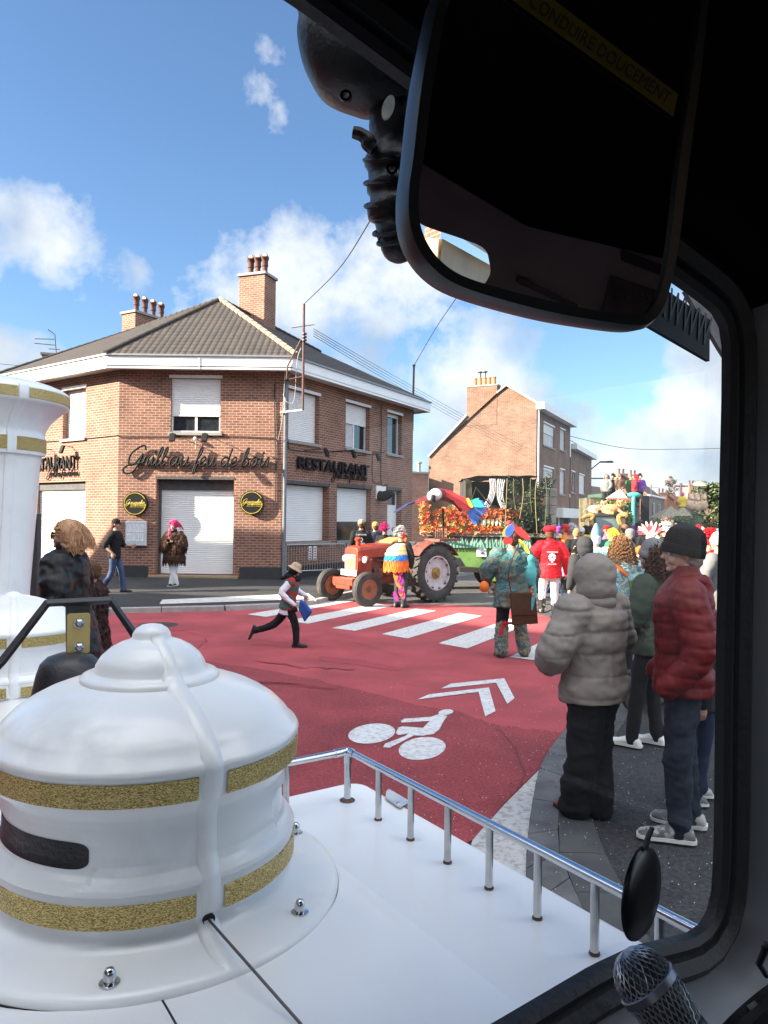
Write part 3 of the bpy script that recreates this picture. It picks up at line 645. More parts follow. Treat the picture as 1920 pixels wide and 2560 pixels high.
# ---- lettering
M_BLACK = mat('black_metal', (.010, .010, .011), .7, spec=.2)
M_YEL = mat('yellow_paint', (.50, .40, .04), .5)
SCR = {'a': ([(.75, .85), (.4, 1), (.05, .6), (.1, .1), (.4, 0), (.7, .4), (.8, .95), (.75, .3), (.88, .02), (1.1, .25)], 1.1), 'u': ([(0, .5), (.18, 1), (.18, .3), (.38, 0), (.62, .2), (.8, 1), (.78, .3), (.9, 0), (1.12, .25)], 1.12),
 'e': ([(0, .25), (.4, .5), (.55, .85), (.35, 1), (.1, .7), (.1, .2), (.35, 0), (.7, .25)], .7), 'i': ([(0, .25), (.2, .95), (.2, .2), (.35, 0), (.55, .25)], .55), 'l': ([(0, .25), (.4, 1.3), (.42, 1.95), (.26, 1.9), (.15, 1.2), (.16, .2), (.3, 0), (.55, .25)], .55),
 'r': ([(0, .25), (.2, 1.05), (.3, .88), (.5, .92), (.48, .3), (.6, 0), (.8, .25)], .8), 'o': ([(.6, .95), (.3, 1), (.05, .6), (.1, .1), (.4, 0), (.7, .4), (.6, .95), (.8, .8), (1.0, .85)], .95), 'd': ([(.75, .85), (.4, 1), (.05, .6), (.1, .1), (.4, 0), (.7, .5), (.9, 2.0), (.76, .3), (.88, .02), (1.1, .25)], 1.1),
 'b': ([(0, .25), (.4, 1.3), (.42, 1.95), (.26, 1.9), (.14, 1.0), (.14, .1), (.45, 0), (.7, .45), (.5, .95), (.3, .85), (.75, .8), (.95, .85)], .95), 'f': ([(0, .25), (.45, 1.3), (.5, 1.95), (.3, 1.9), (.18, .8), (.1, -.7), (.28, -.75), (.3, .05), (.55, .25)], .55),
 's': ([(0, .2), (.35, 1.05), (.45, .5), (.38, .05), (.05, .1)], .55), 'n': ([(0, .8), (.12, 1), (.12, 0), (.2, .7), (.45, 1), (.6, .7), (.6, .2), (.75, 0), (.95, .25)], .95), 'q': ([(.75, .85), (.4, 1), (.05, .6), (.1, .1), (.4, 0), (.7, .5), (.75, .95), (.62, -.85), (.8, -.6), (1.0, .2)], 1.0),
 'G': ([(1.7, 1.65), (1.45, 2.15), (.8, 1.9), (.15, 1.1), (.25, .1), (.8, .1), (1.35, 1.0), (1.5, 1.2), (1.3, .2), (.9, -.7), (.2, -.95), (-.25, -.5), (.2, 0), (1.0, .15), (1.75, .25)], 1.75), ' ': (None, .5)}
def script(mb, text, M, xh, r, slant=.25, depth=None, wscale=1):
    x = 0
    for ch in text:
        pts, w_ = SCR[ch]
        if pts:
            c = catmull([((x+px*wscale+py*slant)*xh, py*xh, 0) for px, py in pts], 4)
            mb.tube([M @ p for p in c], (depth or r, r), 6, flat=(M.to_3x3() @ V((0, 0, 1))))
            if ch == 'i': q = M @ V(((x+.25*wscale+1.55*slant)*xh, 1.5*xh, 0)); mb.ball(q, r*1.3, 6)
        x += w_*wscale
    return x*xh
t0, z0 = FF.tz(312, 1163); t1, _ = FF.tz(664, 1163)
mb = MB(); W0 = script(MB(), 'Grill au feu de bois', FF.M(0, 0), 1, .1); xh = (t1-t0)/W0
mb = MB(); script(mb, 'Grill au feu de bois', FF.M(t0+.08, z0, .10), xh, .030, depth=.03); 
tag(mb.build('sign_lettering', M_BLACK, None, smooth=True), 'large black cursive metal lettering Grill au feu de bois over the front shutter', 'sign')
def block(f, u0, u1, vt, vb, text, label, out=.08):
    ta, za = f.tz(u0, vt); tb, _ = f.tz(u1, vt); _, zb = f.tz(u0, vb); h = za-zb
    o = textobj('sign_lettering', text, h/.70, M_BLACK, None, f.M((ta+tb)/2, zb, out), .03, 0, 1, bold=.012)
    xs = [v.co for v in o.data.vertices]; d = f.d; w_ = max(p.dot(d) for p in xs)-min(p.dot(d) for p in xs)
    k = (tb-ta)/w_; c = f.p((ta+tb)/2, zb)
    for v in o.data.vertices: v.co += d*((v.co-c).dot(d)*(k-1))
    return tag(o, label, 'sign')
block(FR, 739, 917, 1141, 1170, 'RESTAURANT', 'black block lettering RESTAURANT on the shaded right wall')
ta, _ = FR.tz(828, 1200); tb, zb_ = FR.tz(914, 1203); _, zq = FR.tz(870, 1198)
mb = MB(); xh = (tb-ta)/W0; script(mb, 'Grill au feu de bois', FR.M(ta, zq, .05), xh, .014, depth=.014); tag(mb.build('sign_lettering', M_BLACK, None), 'small black cursive lettering under RESTAURANT on the right wall', 'sign')
ta, zt_ = FL.tz(198, 1138); tb, _ = FL.tz(80, 1138); _, zb_ = FL.tz(198, 1170); 
wl = 2.6*(FL.tz(200, 1150)[0]-FL.tz(95, 1150)[0])/2.05
o = textobj('sign_lettering', 'RESTAURANT', (zt_-zb_)/.7, M_BLACK, None, FL.M(ta, zb_, .08), .03, align='RIGHT')
xs = [v.co.dot(FL.d) for v in o.data.vertices]; kk = (FL.tz(198, 1150)[0]-FL.tz(98, 1150)[0])/.86/(max(xs)-min(xs)); c_ = FL.p(ta, zb_)
for v in o.data.vertices: v.co += FL.d*((v.co-c_).dot(FL.d)*(kk-1))
tag(o, 'black block lettering RESTAURANT on the sunlit left wall', 'sign')
tb, _ = FL.tz(197, 1190); ta, zb_ = FL.tz(122, 1190); _, zb_ = FL.tz(197, 1188); mb = MB(); xh = (tb-ta)/W0; script(mb, 'Grill au feu de bois', FL.M(ta, zb_, .05), xh, .014, depth=.014); tag(mb.build('sign_lettering', M_BLACK, None), 'small black cursive lettering on the sunlit left wall', 'sign')
# round signs
for uu, vv, lab in ((341, 1259, 'round black sign with yellow ring and script left of the front shutter'), (631, 1257, 'round black sign with yellow ring and script right of the front shutter')):
    t, z = FF.tz(uu, vv); s = thing('round_sign', lab, 'sign', FF.p(t, z, 0), group='round black and yellow signs'); Mx = Matrix.Translation(-V(s.location))
    fm = FF.M(t, z, 0); rad = .345
    def disc(r0, r1, z0, z1, n=48):
        mb = MB(); mb.lathe([(r0, z0), (r1, z0), (r1, z1), (r0, z1), (r0, z0)], (0, 0, 0), n); mb.v = [(Mx @ fm) @ p for p in mb.v]; return mb
    disc(0, rad, 0, .13).build('disc', M_BLACK, s)
    mb = MB(); mb.lathe([(rad-.042, .131), (rad-.026, .131), (rad-.026, .136), (rad-.042, .136), (rad-.042, .131)], (0, 0, 0), 44, a0=R(-2), a1=R(330)); mb.v = [(Mx @ fm) @ Matrix.Rotation(R(28), 4, 'Z') @ p for p in mb.v]; mb.build('ring', M_YEL, s)
    W1 = script(MB(), 'Gauquelin', Matrix.Identity(4), 1, .1); mb = MB(); script(mb, 'Gauquelin', (Mx @ fm) @ Matrix.Translation((-.26, -.02, .136)), .55/W1, .0062, depth=.004); mb.box((0, 0, 0), (.001, .001, .001)); mb.v[-8:] = [(Mx @ fm) @ V((x, y, zz)) for zz in (.131, .136) for y in (-.055, -.038) for x in (-.12, .30)]; mb.build('script_lettering', M_YEL, s)
    o = textobj('lettering', 'GRILL AU FEU DE BOIS', .042, M_YEL, s, (Mx @ fm) @ Matrix.Translation((.07, -.11, .132)), .002)
# menu case
ta, zt_ = FF.tz(317, 1302); tb, _ = FF.tz(369, 1302); _, zb_ = FF.tz(317, 1364)
s = thing('menu_case', 'white framed menu case with papers on the front brick wall beside the cap-wearing man', 'menu case', FF.p((ta+tb)/2, zb_, 0)); off = V(s.location)
mb = MB(); FF.bar(mb, ta, zb_, tb, zt_, 0, .12); mb.v = [p-off for p in mb.v]; mb.build('case', mat('case_white', (.6, .6, .62), .35), s, bevel=.02)
mb = MB(); FF.bar(mb, ta+.045, zb_+.045, tb-.045, zt_-.045, .121, .124); mb.v = [p-off for p in mb.v]; mb.build('glass_pane', mat('menu_back', (.50, .53, .60), .25), s)
wi = (tb-ta-.12)/4
for r_ in range(2):
    for k in range(4):
        mb = MB(); x = ta+.06+k*wi; zz = zt_-.1-r_*.26; FF.bar(mb, x, zz-.22, x+wi*.85, zz, .125, .128); mb.v = [p-off for p in mb.v]; pp = mb.build('menu_sheet', mat('paper', (.75, .76, .78), .8), s)
        mb = MB()
        for q in range(7): FF.bar(mb, x+.015, zz-.04-q*.022, x+wi*(.5+.25*((q*7+k) % 3)/2), zz-.034-q*.022, .1285, .129)
        mb.v = [p-off for p in mb.v]; mb.build('print_lines', mat('grey_print', (.2, .2, .22), .8), pp)
# wall lamps
def wall_lamp(f, u, v, label, arm=.75, up=0):
    t, z = f.tz(u, v); s = thing('wall_lamp', label, 'lamp', f.p(t, z, 0), group='spotlights over the lettering'); o = V(s.location)
    mb = MB(); mb.tube([f.p(t, z, 0)-o, f.p(t, z+.03, arm)-o], .012, 6); mb.lathe([(.04, 0), (.04, .02)], (0, 0, 0), 8); mb.build('arm', M_BLACK, s)
    mb = MB(); c = f.p(t, z-.10, arm)-o; Rm = frame((0, 0, 0), f.d, (0, 0, 1)).to_3x3(); mb.box(c, (.16, .24, .07), R=Rm @ Matrix.Rotation(-.35, 3, 'X')); mb.build('lamp_head', M_BLACK, s, bevel=.01); return s
wall_lamp(FF, 449, 1092, 'black spotlight on a rod under the left end of the front window sill')
wall_lamp(FF, 527, 1092, 'black spotlight on a rod under the right end of the front window sill')
t, z = FF.tz(490, 1098); mb = MB(); mb.ball(FF.p(t, z, .1), .06, 12); mb.tube([FF.p(t, z, 0), FF.p(t, z, .1)], .015); mb.tube([FF.p(t, z, .06), FF.p(t, z-.3, .06)], .006); tag(mb.build('globe_lamp', M_WHITE, None, smooth=True), 'small white ball lamp between the two front spotlights', 'lamp')
for k, (u, v) in enumerate(((762, 1126), (832, 1130), (895, 1139))): wall_lamp(FR, u, v, 'black spotlight on a rod over the right-wall lettering, '+('nearest the corner', 'the middle one', 'nearest the door')[k], .8)
for k, (u, v) in enumerate(((133, 1125), (185, 1118))): wall_lamp(FL, u-4, v, 'black spotlight on a bent rod on the sunlit left wall, '+('the left one', 'the right one')[k], .35)
# small extractor hood, letterbox, vents on the right wall
t, z = FR.tz(946, 1232); s = thing('extractor_hood', 'black curved extractor spout on a white plate beside the side door', 'vent', FR.p(t, z, 0)); o = V(s.location)
mb = MB(); FR.bar(mb, t-.2, z-.22, t+.5, z+.25, 0, .03); mb.v = [p-o for p in mb.v]; mb.build('plate', M_WHITE, s)
mb = MB(); mb.tube([p-o for p in catmull([FR.p(t, z-.1, .03), FR.p(t+.02, z-.12, .2), FR.p(t+.1, z-.04, .4), FR.p(t+.12, z+.04, .52)], 4)], [.18]*6+[.17, .16, .15, .14, .12, .10, .09], 12); mb.build('spout', M_BLACK, s, smooth=True)
# roof bracket post with insulators carrying the overhead wires
M_RUST = mat('rusty_iron', (.10, .055, .045), .8, var=.5, vscale=30)
pt = P(760, 760, 21.0); pb_ = P(757, 1025, 21.0)
s = thing('wire_bracket', 'rusty iron wire bracket post with crossarm at the restaurant corner', 'bracket', pt*1)
def rel(l): return [V(p)-pt for p in l]
mb = MB(); mb.tube(rel([pt, P(759, 850, 21), pb_]), .035, 8); mb.build('post', M_RUST, s)
mb = MB(); mb.tube(rel([P(729, 819, 21), P(786, 811, 21)]), .02, 6); mb.build('crossarm', mat('galvanised', (.35, .35, .36), .5, metal=.7), s)
mb = MB(); mb.tube(rel([P(752, 850, 21), P(719, 915, 21), P(717, 945, 21), FR.p(.2, 5.85, 0)]), .03, 6); mb.tube(rel([P(757, 942, 21), P(724, 948, 21), FR.p(.25, 5.9, 0)]), .025, 6); mb.build('strut', M_RUST, s)
mb = MB(); mb.tube(rel([pb_, P(702, 1031, 21.4), FR.p(.1, 4.9, 0)]), .03, 6); mb.build('lower_strut', mat('pale_paint', (.5, .48, .46), .6), s)
for k in range(3):
    mb = MB(); mb.lathe([(.02, 0), (.07, .02), (.07, .06), (.02, .08)], P(761, 838+k*8, 20.95)-pt, 10); mb.build('insulator', mat('brown_ceramic', (.08, .03, .02), .3), s)
pt2 = P(1035, 914, 29.2); s2_ = thing('wire_post', 'thin dark post standing at the far end of the restaurant eaves', 'post', pt2*1)
mb = MB(); mb.tube([V((0, 0, 0)), P(1031, 1078, 29.2)-pt2], .04, 8); mb.build('post', M_RUST, s2_)
mb = MB(); mb.lathe([(.02, 0), (.06, .03), (.06, .08), (.02, .1)], (0, 0, -.05), 8); mb.build('insulator', mat('brown_ceramic', (.08, .03, .02), .3), s2_)
cable('overhead_wire', [pt, P(845, 675, 16), P(929, 545, 11), P(1010, 380, 8)], .011, 'thick twisted overhead wire rising from the bracket post to behind the mirror')
cable('overhead_wire', [pt2, P(1090, 820, 24), P(1165, 706, 18), P(1300, 450, 12)], .012, 'twisted overhead wire rising from the thin post to the mirror edge')
q0 = P(790, 822, 21)
for k in range(4): cable('overhead_wire', [P(784, 822+k*6, 21), P(960, 925+k*7, 33), P(1170, 1045+k*7, 47)], .009, 'one of four thin parallel wires from the bracket post to the gabled house', group='parallel wires to the gabled house')
cable('service_wire', [P(752, 870, 21), P(742, 905, 21), P(735, 1000, 21.3), P(716, 1004, 21.3), P(708, 985, 21.4)], .008, 'pale loose service wire looping beside the grey downpipe', mat('pale_wire', (.5, .5, .5), .7))
cable('service_wire', [P(712, 930, 21.3), P(706, 1040, 21.3), P(695, 1100, 21.5)], .008, 'pale thin service wire hanging along the downpipe', mat('pale_wire', (.5, .5, .5), .7))
cable('overhead_wire', [P(-20, 908, 26), P(60, 915, 27), P(105, 918, 28)], .008, 'thin overhead wire at the left behind the white funnel')
# tv aerial
pa = P(141, 890, 31); s = thing('tv_aerial', 'thin television aerial on the low chimney left of the restaurant roof', 'aerial', pa*1)
mb = MB(); mb.tube([V((0, 0, 0)), P(137, 836, 31)-pa, P(120, 824, 31)-pa], .022, 6); mb.build('mast', M_CABLE, s)
for a in ([(87, 847), (138, 848)], [(86, 858), (139, 863)], [(122, 872), (149, 874)]): mb = MB(); mb.tube([P(*a[0], 31)-pa, P(*a[1], 31)-pa], .018, 5); mb.build('rod', M_CABLE, s)
rebase(rest, (C1.x, C1.y, .1))
# ------------------------------------------------------------------ the road train we sit in
AX = V((-.559, .829, 0)).normalized(); WX = V((AX.y, -AX.x, 0)); UP = V((0, 0, 1)); CAM = V((0, 0, CAMH))
def T(w_, q, z=0): return WX*w_+AX*q+UP*z
ZD = 1.2; ACX = .43
def body_paint(name, c=(.80, .80, .80)):
    return mat(name, c, .32, var=.03, vscale=2, bump=.05, bscale=14, coat=.5, col2=(.74, .74, .74), c2pos=(.55, .75), c2scale=3)
M_BODY = body_paint('white_lacquer'); M_GEL = mat('white_gelcoat', (.80, .80, .79), .33, var=.05, vscale=4, bump=.10, bscale=9, coat=.4, col2=(.70, .70, .68), c2pos=(.56, .72), c2scale=5)
M_CHROME = mat('polished_steel', (.62, .62, .63), .12, metal=1, var=.05, bump=.05, bscale=30)
M_STEEL = mat('brushed_steel', (.56, .55, .53), .22, metal=1, var=.2, vscale=20)
M_RUBBER = mat('black_rubber', (.012, .012, .013), .55, bump=.2, bscale=80)
M_BLKPL = mat('black_plastic', (.014, .014, .016), .42, bump=.15, bscale=120, col2=(.03, .03, .032), c2scale=9)
def gold_mat():
    m = mat('gold_glitter', (.42, .30, .08), .45, metal=.5, var=.1); N, L, b = nodes_of(m)
    tc = N.new('ShaderNodeTexCoord'); vo = N.new('ShaderNodeTexVoronoi'); vo.inputs['Scale'].default_value = 850; mp = N.new('ShaderNodeMapping'); mp.inputs['Scale'].default_value = (.55, .55, 1.3)
    L.new(tc.outputs['Object'], mp.inputs[0]); L.new(mp.outputs[0], vo.inputs['Vector'])
    r = N.new('ShaderNodeValToRGB'); e = r.color_ramp.elements; e[0].color = (.20, .13, .03, 1); e[1].color = (.95, .74, .30, 1); e[0].position = .1; e[1].position = .95
    s = N.new('ShaderNodeSeparateXYZ'); L.new(vo.outputs['Color'], s.inputs[0]); L.new(s.outputs[0], r.inputs[0]); L.new(r.outputs[0], b.inputs['Base Color'])
    bp = N.new('ShaderNodeBump'); bp.inputs['Strength'].default_value = .9; bp.inputs['Distance'].default_value = .003; L.new(s.outputs[1], bp.inputs['Height']); L.new(bp.outputs[0], b.inputs['Normal']); return m
M_GOLD = gold_mat(); M_BRASS = mat('pale_brass', (.50, .38, .14), .45, metal=.6, var=.1)
train = thing('road_train_engine', 'white road train engine with gold bands, two domes, funnel and black bell', 'tourist train')
# deck with rounded front corner, side panels
cA = G(897, 1949, ZD); wA, qA = cA.dot(WX), cA.dot(AX); wl_ = 2*ACX-wA
mb = MB(); r_ = .05; pts = []
for cw, cq, a0 in ((wA-r_, qA-r_, 0), (wl_+r_, qA-r_, 90)):
    for k in range(7): a = R(a0+15*k); pts.append((cw+r_*math.cos(a), cq+r_*math.sin(a)))
pts += [(wl_, .592), (wA, .592)]
mb.hexa([T(a, b, ZD-.9) for a, b in pts], [T(a, b, ZD) for a, b in pts])
mb.build('bonnet_deck', M_BODY, train, bevel=.012, seg=3)
# raised centre hood that runs on forward as the boiler
mb = MB(); rings = []
def hood_ring(q, hw, rise, zc=-.7, edge=0):
    n = 40; out = []
    for k in range(n+1):
        x = -1+2*k/n; out.append(T(ACX+x*hw, q, ZD+.003+rise*(1-abs(x)**5)))
    return out
R1 = [hood_ring(q, .335, .012) for q in (.592, .9, 1.2, 1.5, qA-.02)]
for a, b in zip(R1, R1[1:]):
    for i in range(len(a)-1): mb.quad(a[i], a[i+1], b[i+1], b[i])
mb.build('hood_panel', M_BODY, train, smooth=True, angle=60)
mb = MB(); rings = [[T(ACX+.33*math.cos(a), q, ZD-.33+.345*math.sin(a)) for a in [2*math.pi*k/36 for k in range(36)]] for q in (qA-.1, 2.5, 3.4, 4.2, 4.95)]
mb.loft(rings); mb.build('boiler', M_BODY, train, smooth=True)
mb = MB(); mb.hexa([T(a, b, .25) for a, b in ((wl_+.1, qA), (wA-.1, qA), (wA-.1, 5.0), (wl_+.1, 5.0))], [T(a, b, .75) for a, b in ((wl_+.1, qA), (wA-.1, qA), (wA-.1, 5.0), (wl_+.1, 5.0))]); mb.build('running_board', M_BODY, train, bevel=.02)
for q in (1.0, 4.2):
    for ww in (wl_+.12, wA-.12):
        mb = MB(); Rm = frame((0, 0, 0), AX, UP).to_3x3(); mb.lathe([(.0, -.1), (.2, -.1), (.34, -.09), (.36, -.05), (.36, .05), (.34, .09), (.2, .1), (0, .1)], T(ww, q, .36), 28, R=Rm); mb.build('wheel', M_RUBBER, train, smooth=True)
def dome(cw, cq, dz, top, strap_deg, slots, name='dome', base=True):
    c = T(cw, cq, 0); n = 260
    prof = [(.352, 1.2005), (.352, 1.216), (.350, 1.222), (.335, 1.228), (.300, 1.232), (.275, 1.240), (.257, 1.252), (.250, 1.266), (.252, 1.270), (.262, 1.274), (.266, 1.290), (.266, 1.310), (.263, 1.322), (.268, 1.326), (.268, 1.334), (.262, 1.342), (.254, 1.350), (.250, 1.362), (.249, 1.372), (.249, 1.382), (.249, 1.395), (.249, 1.408), (.249, 1.420), (.250, 1.432), (.254, 1.442), (.262, 1.450), (.266, 1.456), (.269, 1.475), (.270, 1.494), (.273, 1.499), (.274, 1.506), (.270, 1.513), (.262, 1.518)]
    if top == 'cap': prof += [(.251, 1.534), (.232, 1.553), (.210, 1.568), (.185, 1.581), (.158, 1.591), (.138, 1.5965), (.124, 1.599), (.124, 1.604), (.120, 1.609), (.112, 1.6115), (.104, 1.612), (.100, 1.616), (.097, 1.627), (.088, 1.642), (.072, 1.656), (.053, 1.666), (.038, 1.671), (.035, 1.674), (.034, 1.681), (.028, 1.690), (.018, 1.696), (.008, 1.698), (.0008, 1.699)]
    else: prof += [(.245, 1.532), (.222, 1.552), (.195, 1.570), (.165, 1.587), (.13, 1.603), (.09, 1.617), (.05, 1.626), (.03, 1.632), (.02, 1.640), (.0008, 1.643)]
    def inslot(a, z):
        for s0, s1 in slots:
            am, ah = (s0+s1)/2, (s1-s0)/2; x = ((a-am+180) % 360-180)/ah; y = (z-1.378)/.023
            d = (abs(x)**22+abs(y)**3.4)
            if d < 1: return 1-d
        return 0
    prof2 = []
    for (a, b), (c_, d) in zip(prof, prof[1:]):
        prof2.append((a, b))
        if 1.33 < b < 1.425:
            for k in range(1, 5): prof2.append((a+(c_-a)*k/5, b+(d-b)*k/5))
    prof2.append(prof[-1]); mb = MB(); vs = []; fs = []; black = set()
    for j, (r, z) in enumerate(prof2):
        for i in range(n):
            a = 360*i/n-180; k = inslot(a, z); rr = r
            if k > 0: rr = r-.005
            elif any(inslot(a+da, z+dz_) for da, dz_ in ((0, -.006), (2.0, 0), (-2.0, 0), (0, .012), (0, .022))): rr = r-.005
            vs.append(c+V((rr*math.cos(R(a)), rr*math.sin(R(a)), z+dz)))
    for j in range(len(prof2)-1):
        for i in range(n):
            q = [(j, i), (j, (i+1) % n), (j+1, (i+1) % n), (j+1, i)]
            mb.add([], [], 0); mb.f.append([a*n+b for a, b in q]); mb.mi.append(1 if sum(x in black for x in q) >= 3 else 0); mb.uv.append(None)
    mb.v = vs
    d = mb.build(name, [M_GEL, M_BLKPL], train, smooth=True, angle=50)
    def pr_at(z):
        for (a, b), (c2, d_) in zip(prof, prof[1:]):
            if b <= z <= d_: return a+(c2-a)*(z-b)/max(d_-b, 1e-9)
        return .25
    for s0, s1 in slots[:1]:
        mb = MB(); am, ah = (s0+s1)/2, (s1-s0)/2; cols = []
        for i in range(73):
            x = -math.cos(math.pi*i/72)*.995; h = .0205*(1-abs(x)**16)**(1/3.); an = R(am+ah*.97*x)
            cols.append([c+V(((pr_at(1.377+h*y)-.0042)*math.cos(an), (pr_at(1.377+h*y)-.0042)*math.sin(an), 1.377+h*y+dz)) for y in (-1, -.75, -.4, 0, .4, .75, 1)])
        for p_, q_ in zip(cols, cols[1:]):
            for j in range(6): mb.quad(p_[j], p_[j+1], q_[j+1], q_[j])
        mb.build('vent_slot', M_BLKPL, d, smooth=True, angle=80)
    # gold bands with a gap where the strap runs over
    for z0, z1, r in ((1.4575, 1.4945, .2700), (1.275, 1.312, .2668)):
        mb = MB(); a0 = strap_deg+5.2; a1 = strap_deg+360-5.2
        rr = [(r-.003, z0+dz), (r+.0012, z0+.001+dz), (r+.0018 if z0 < 1.4 else r+.0035, z1-.001+dz), (r-.002, z1+dz)]
        mb.lathe(rr, c, 120, a0=R(a0), a1=R(a1)); mb.build('gold_band', M_GOLD, d, smooth=True, angle=60)
    # strap: follows the profile, slightly proud
    mb = MB(); a = R(strap_deg); dr = V((math.cos(a), math.sin(a), 0)); sd = V((-dr.y, dr.x, 0)); rows = []
    pr = [p for p in prof if p[0] > .03 ]
    for k in range(2):   # smooth it
        pr = [pr[0]]+[((x[0]+2*y[0]+z[0])/4, (x[1]+2*y[1]+z[1])/4) for x, y, z in zip(pr, pr[1:], pr[2:])]+[pr[-1]]
    for i, (r, z) in enumerate(pr):
        r0, z0 = pr[max(i-1, 0)]; r1, z1 = pr[min(i+1, len(pr)-1)]; t = V((r1-r0, z1-z0)).normalized(); no = V((t.y, -t.x)); hw = .018 if r > .1 else .014
        row = []
        for x, o in ((-1.25, -.007), (-1, -.001), (-.8, .0028), (0, .0040), (.8, .0028), (1, -.001), (1.25, -.007)):
            rr, zz = r+no.x*o, z+no.y*o; xx = x*hw; row.append(c+dr*(math.sqrt(max(rr*rr-xx*xx, 1e-6)))+sd*xx+UP*(zz+dz))
        rows.append(row)
    for p, q in zip(rows, rows[1:]):
        for i in range(6): mb.quad(p[i], p[i+1], q[i+1], q[i])
    mb.build('strap', M_GEL, d, smooth=True, angle=70)
    mb = MB(); mb.lathe([(.353, 1.209+dz), (.353, 1.2135+dz)], c, 90); mb.build('seam', M_RUBBER, d)
    for k in range(6):
        a = R(strap_deg-27+60*k+57); p = c+V((.318*math.cos(a), .318*math.sin(a), 1.2295+dz)); mb = MB()
        mb.lathe([(.015, -.003), (.015, .002), (.013, .0025), (.009, .0025), (.009, .009), (.0085, .016), (.006, .021), (.0, .023)], p, 14); mb.build('dome_nut', M_CHROME, d, smooth=True, angle=50)
    return d
d1 = T(.415, 1.384)
D1 = dome(.415, 1.384, 0, 'cap', -51.9, [(-178, -92), (-13, 45), (100, 150)])
D2 = dome(ACX, 3.29, -.055, 'round', -62, [(-152, -102), (-30, 20)], base=True)
# cable from the strap foot to the scuttle
c_ = d1+V((.2535*math.cos(R(-51.9)), .2535*math.sin(R(-51.9)), 1.262)); e_ = G(790, 2640, 1.215)
mb = MB(); mb.tube([c_, G(640, 2433, 1.245), G(752, 2560, 1.222), e_], .0022, 8); mb.build('antenna_rod', mat('dark_rod', (.09, .08, .08), .4), train)
mb = MB(); dr = V((math.cos(R(-51.9)), math.sin(R(-51.9)), 0)); Rm = frame((0, 0, 0), V((-dr.y, dr.x, 0)), UP).to_3x3(); mb.lathe([(.0, 0), (.0075, 0), (.010, .003), (.0105, -.006)], c_+dr*.006, 14, R=Rm); mb.build('cable_hole', M_RUBBER, train)
# hood seam line
mb = MB(); mb.tube([T(.335, .60, ZD+.0145), T(.335, 1.05, ZD+.0145)], .0018, 6); mb.build('panel_seam', M_RUBBER, train)
# funnel
fc = T(ACX, 4.37); mb = MB()
fpz = [(.30, .9), (.22, 1.15), (.222, 1.49), (.262, 2.15), (.268, 2.2), (.285, 2.205), (.287, 2.215), (.288, 2.30), (.282, 2.31), (.286, 2.335), (.31, 2.38), (.345, 2.42), (.385, 2.455), (.398, 2.462), (.402, 2.47), (.404, 2.525), (.40, 2.535), (.375, 2.552), (.33, 2.57), (.28, 2.585), (.2, 2.59), (.2, 2.3)]
mb.lathe(fpz, fc, 72); fn = mb.build('funnel', M_GEL, train, smooth=True, angle=50)
sa = -38
for r, z0, z1 in ((.4045, 2.472, 2.524), (.2885, 2.222, 2.292)):
    mb = MB(); mb.lathe([(r-.002, z0), (r+.0025, z0+.002), (r+.0025, z1-.002), (r-.002, z1)], fc, 90, a0=R(sa+4), a1=R(sa+356)); mb.build('gold_band', M_GOLD, fn, smooth=True, angle=60)
mb = MB(); a = R(sa); dr = V((math.cos(a), math.sin(a), 0)); sd = V((-dr.y, dr.x, 0)); rows = []
for r, z in fpz[1:17]: rows.append([fc+dr*(r+o)+sd*x+UP*z for x, o in ((-.03, -.006), (-.022, .005), (0, .007), (.022, .005), (.03, -.006))])
for p, q in zip(rows, rows[1:]):
    for i in range(4): mb.quad(p[i], p[i+1], q[i+1], q[i])
mb.build('strap', M_GEL, fn, smooth=True)
# bell on its black bracket
bq = 2.2; bp0 = T(ACX, bq, 0)
def bpl(u, v, off=0): return PL(u, v, bp0+AX*off, AX)
bell_p = bpl(168, 1650)
mb = MB(); L1 = [bpl(-60, 1720), bpl(5, 1654), bpl(118, 1508), bpl(276, 1500), bpl(333, 1582), bpl(420, 1720)]
mb.tube(L1, (.0125, .0125), 4, flat=UP); bk_ = mb.build('bell_frame', M_BLKPL, train, bevel=.002)
mb = MB(); q = [bpl(166, 1505), bpl(228, 1503), bpl(226, 1640), bpl(168, 1640)]; mb.prism([p+AX*.004 for p in q], AX*.016); mb.build('bell_hanger', M_BLKPL, train, bevel=.003)
mb = MB(); q = [bpl(u, v, -.004) for u, v in ((173, 1534), (222, 1532), (226, 1537), (224, 1629), (219, 1634), (170, 1634), (167, 1629), (168, 1539))]; mb.prism(q, AX*.005); pl_ = mb.build('brass_plate', M_BRASS, train, bevel=.001)
for vv in (1558, 1618):
    p = bpl(197, vv, -.004); mb = MB(); Rm = frame((0, 0, 0), WX, UP).to_3x3(); mb.lathe([(.0, .003), (.0, .002), (.0155, .002), (.0155, .0)], p, 18, R=Rm); mb.lathe([(.012, 0), (.012, .008), (.008, .011), (0, .0115)], p, 6, R=Rm); mb.build('bolt', M_STEEL, pl_, smooth=True, angle=30)
bt = bpl(176, 1634); mb = MB(); mb.lathe([(.0, 0), (.03, -.002), (.06, -.012), (.078, -.03), (.088, -.06), (.098, -.11), (.115, -.16), (.145, -.19), (.14, -.2), (.1, -.17), (0, -.1)], V((bt.x, bt.y, bt.z+.004)), 40); mb.build('bell', M_BLKPL, train, smooth=True)
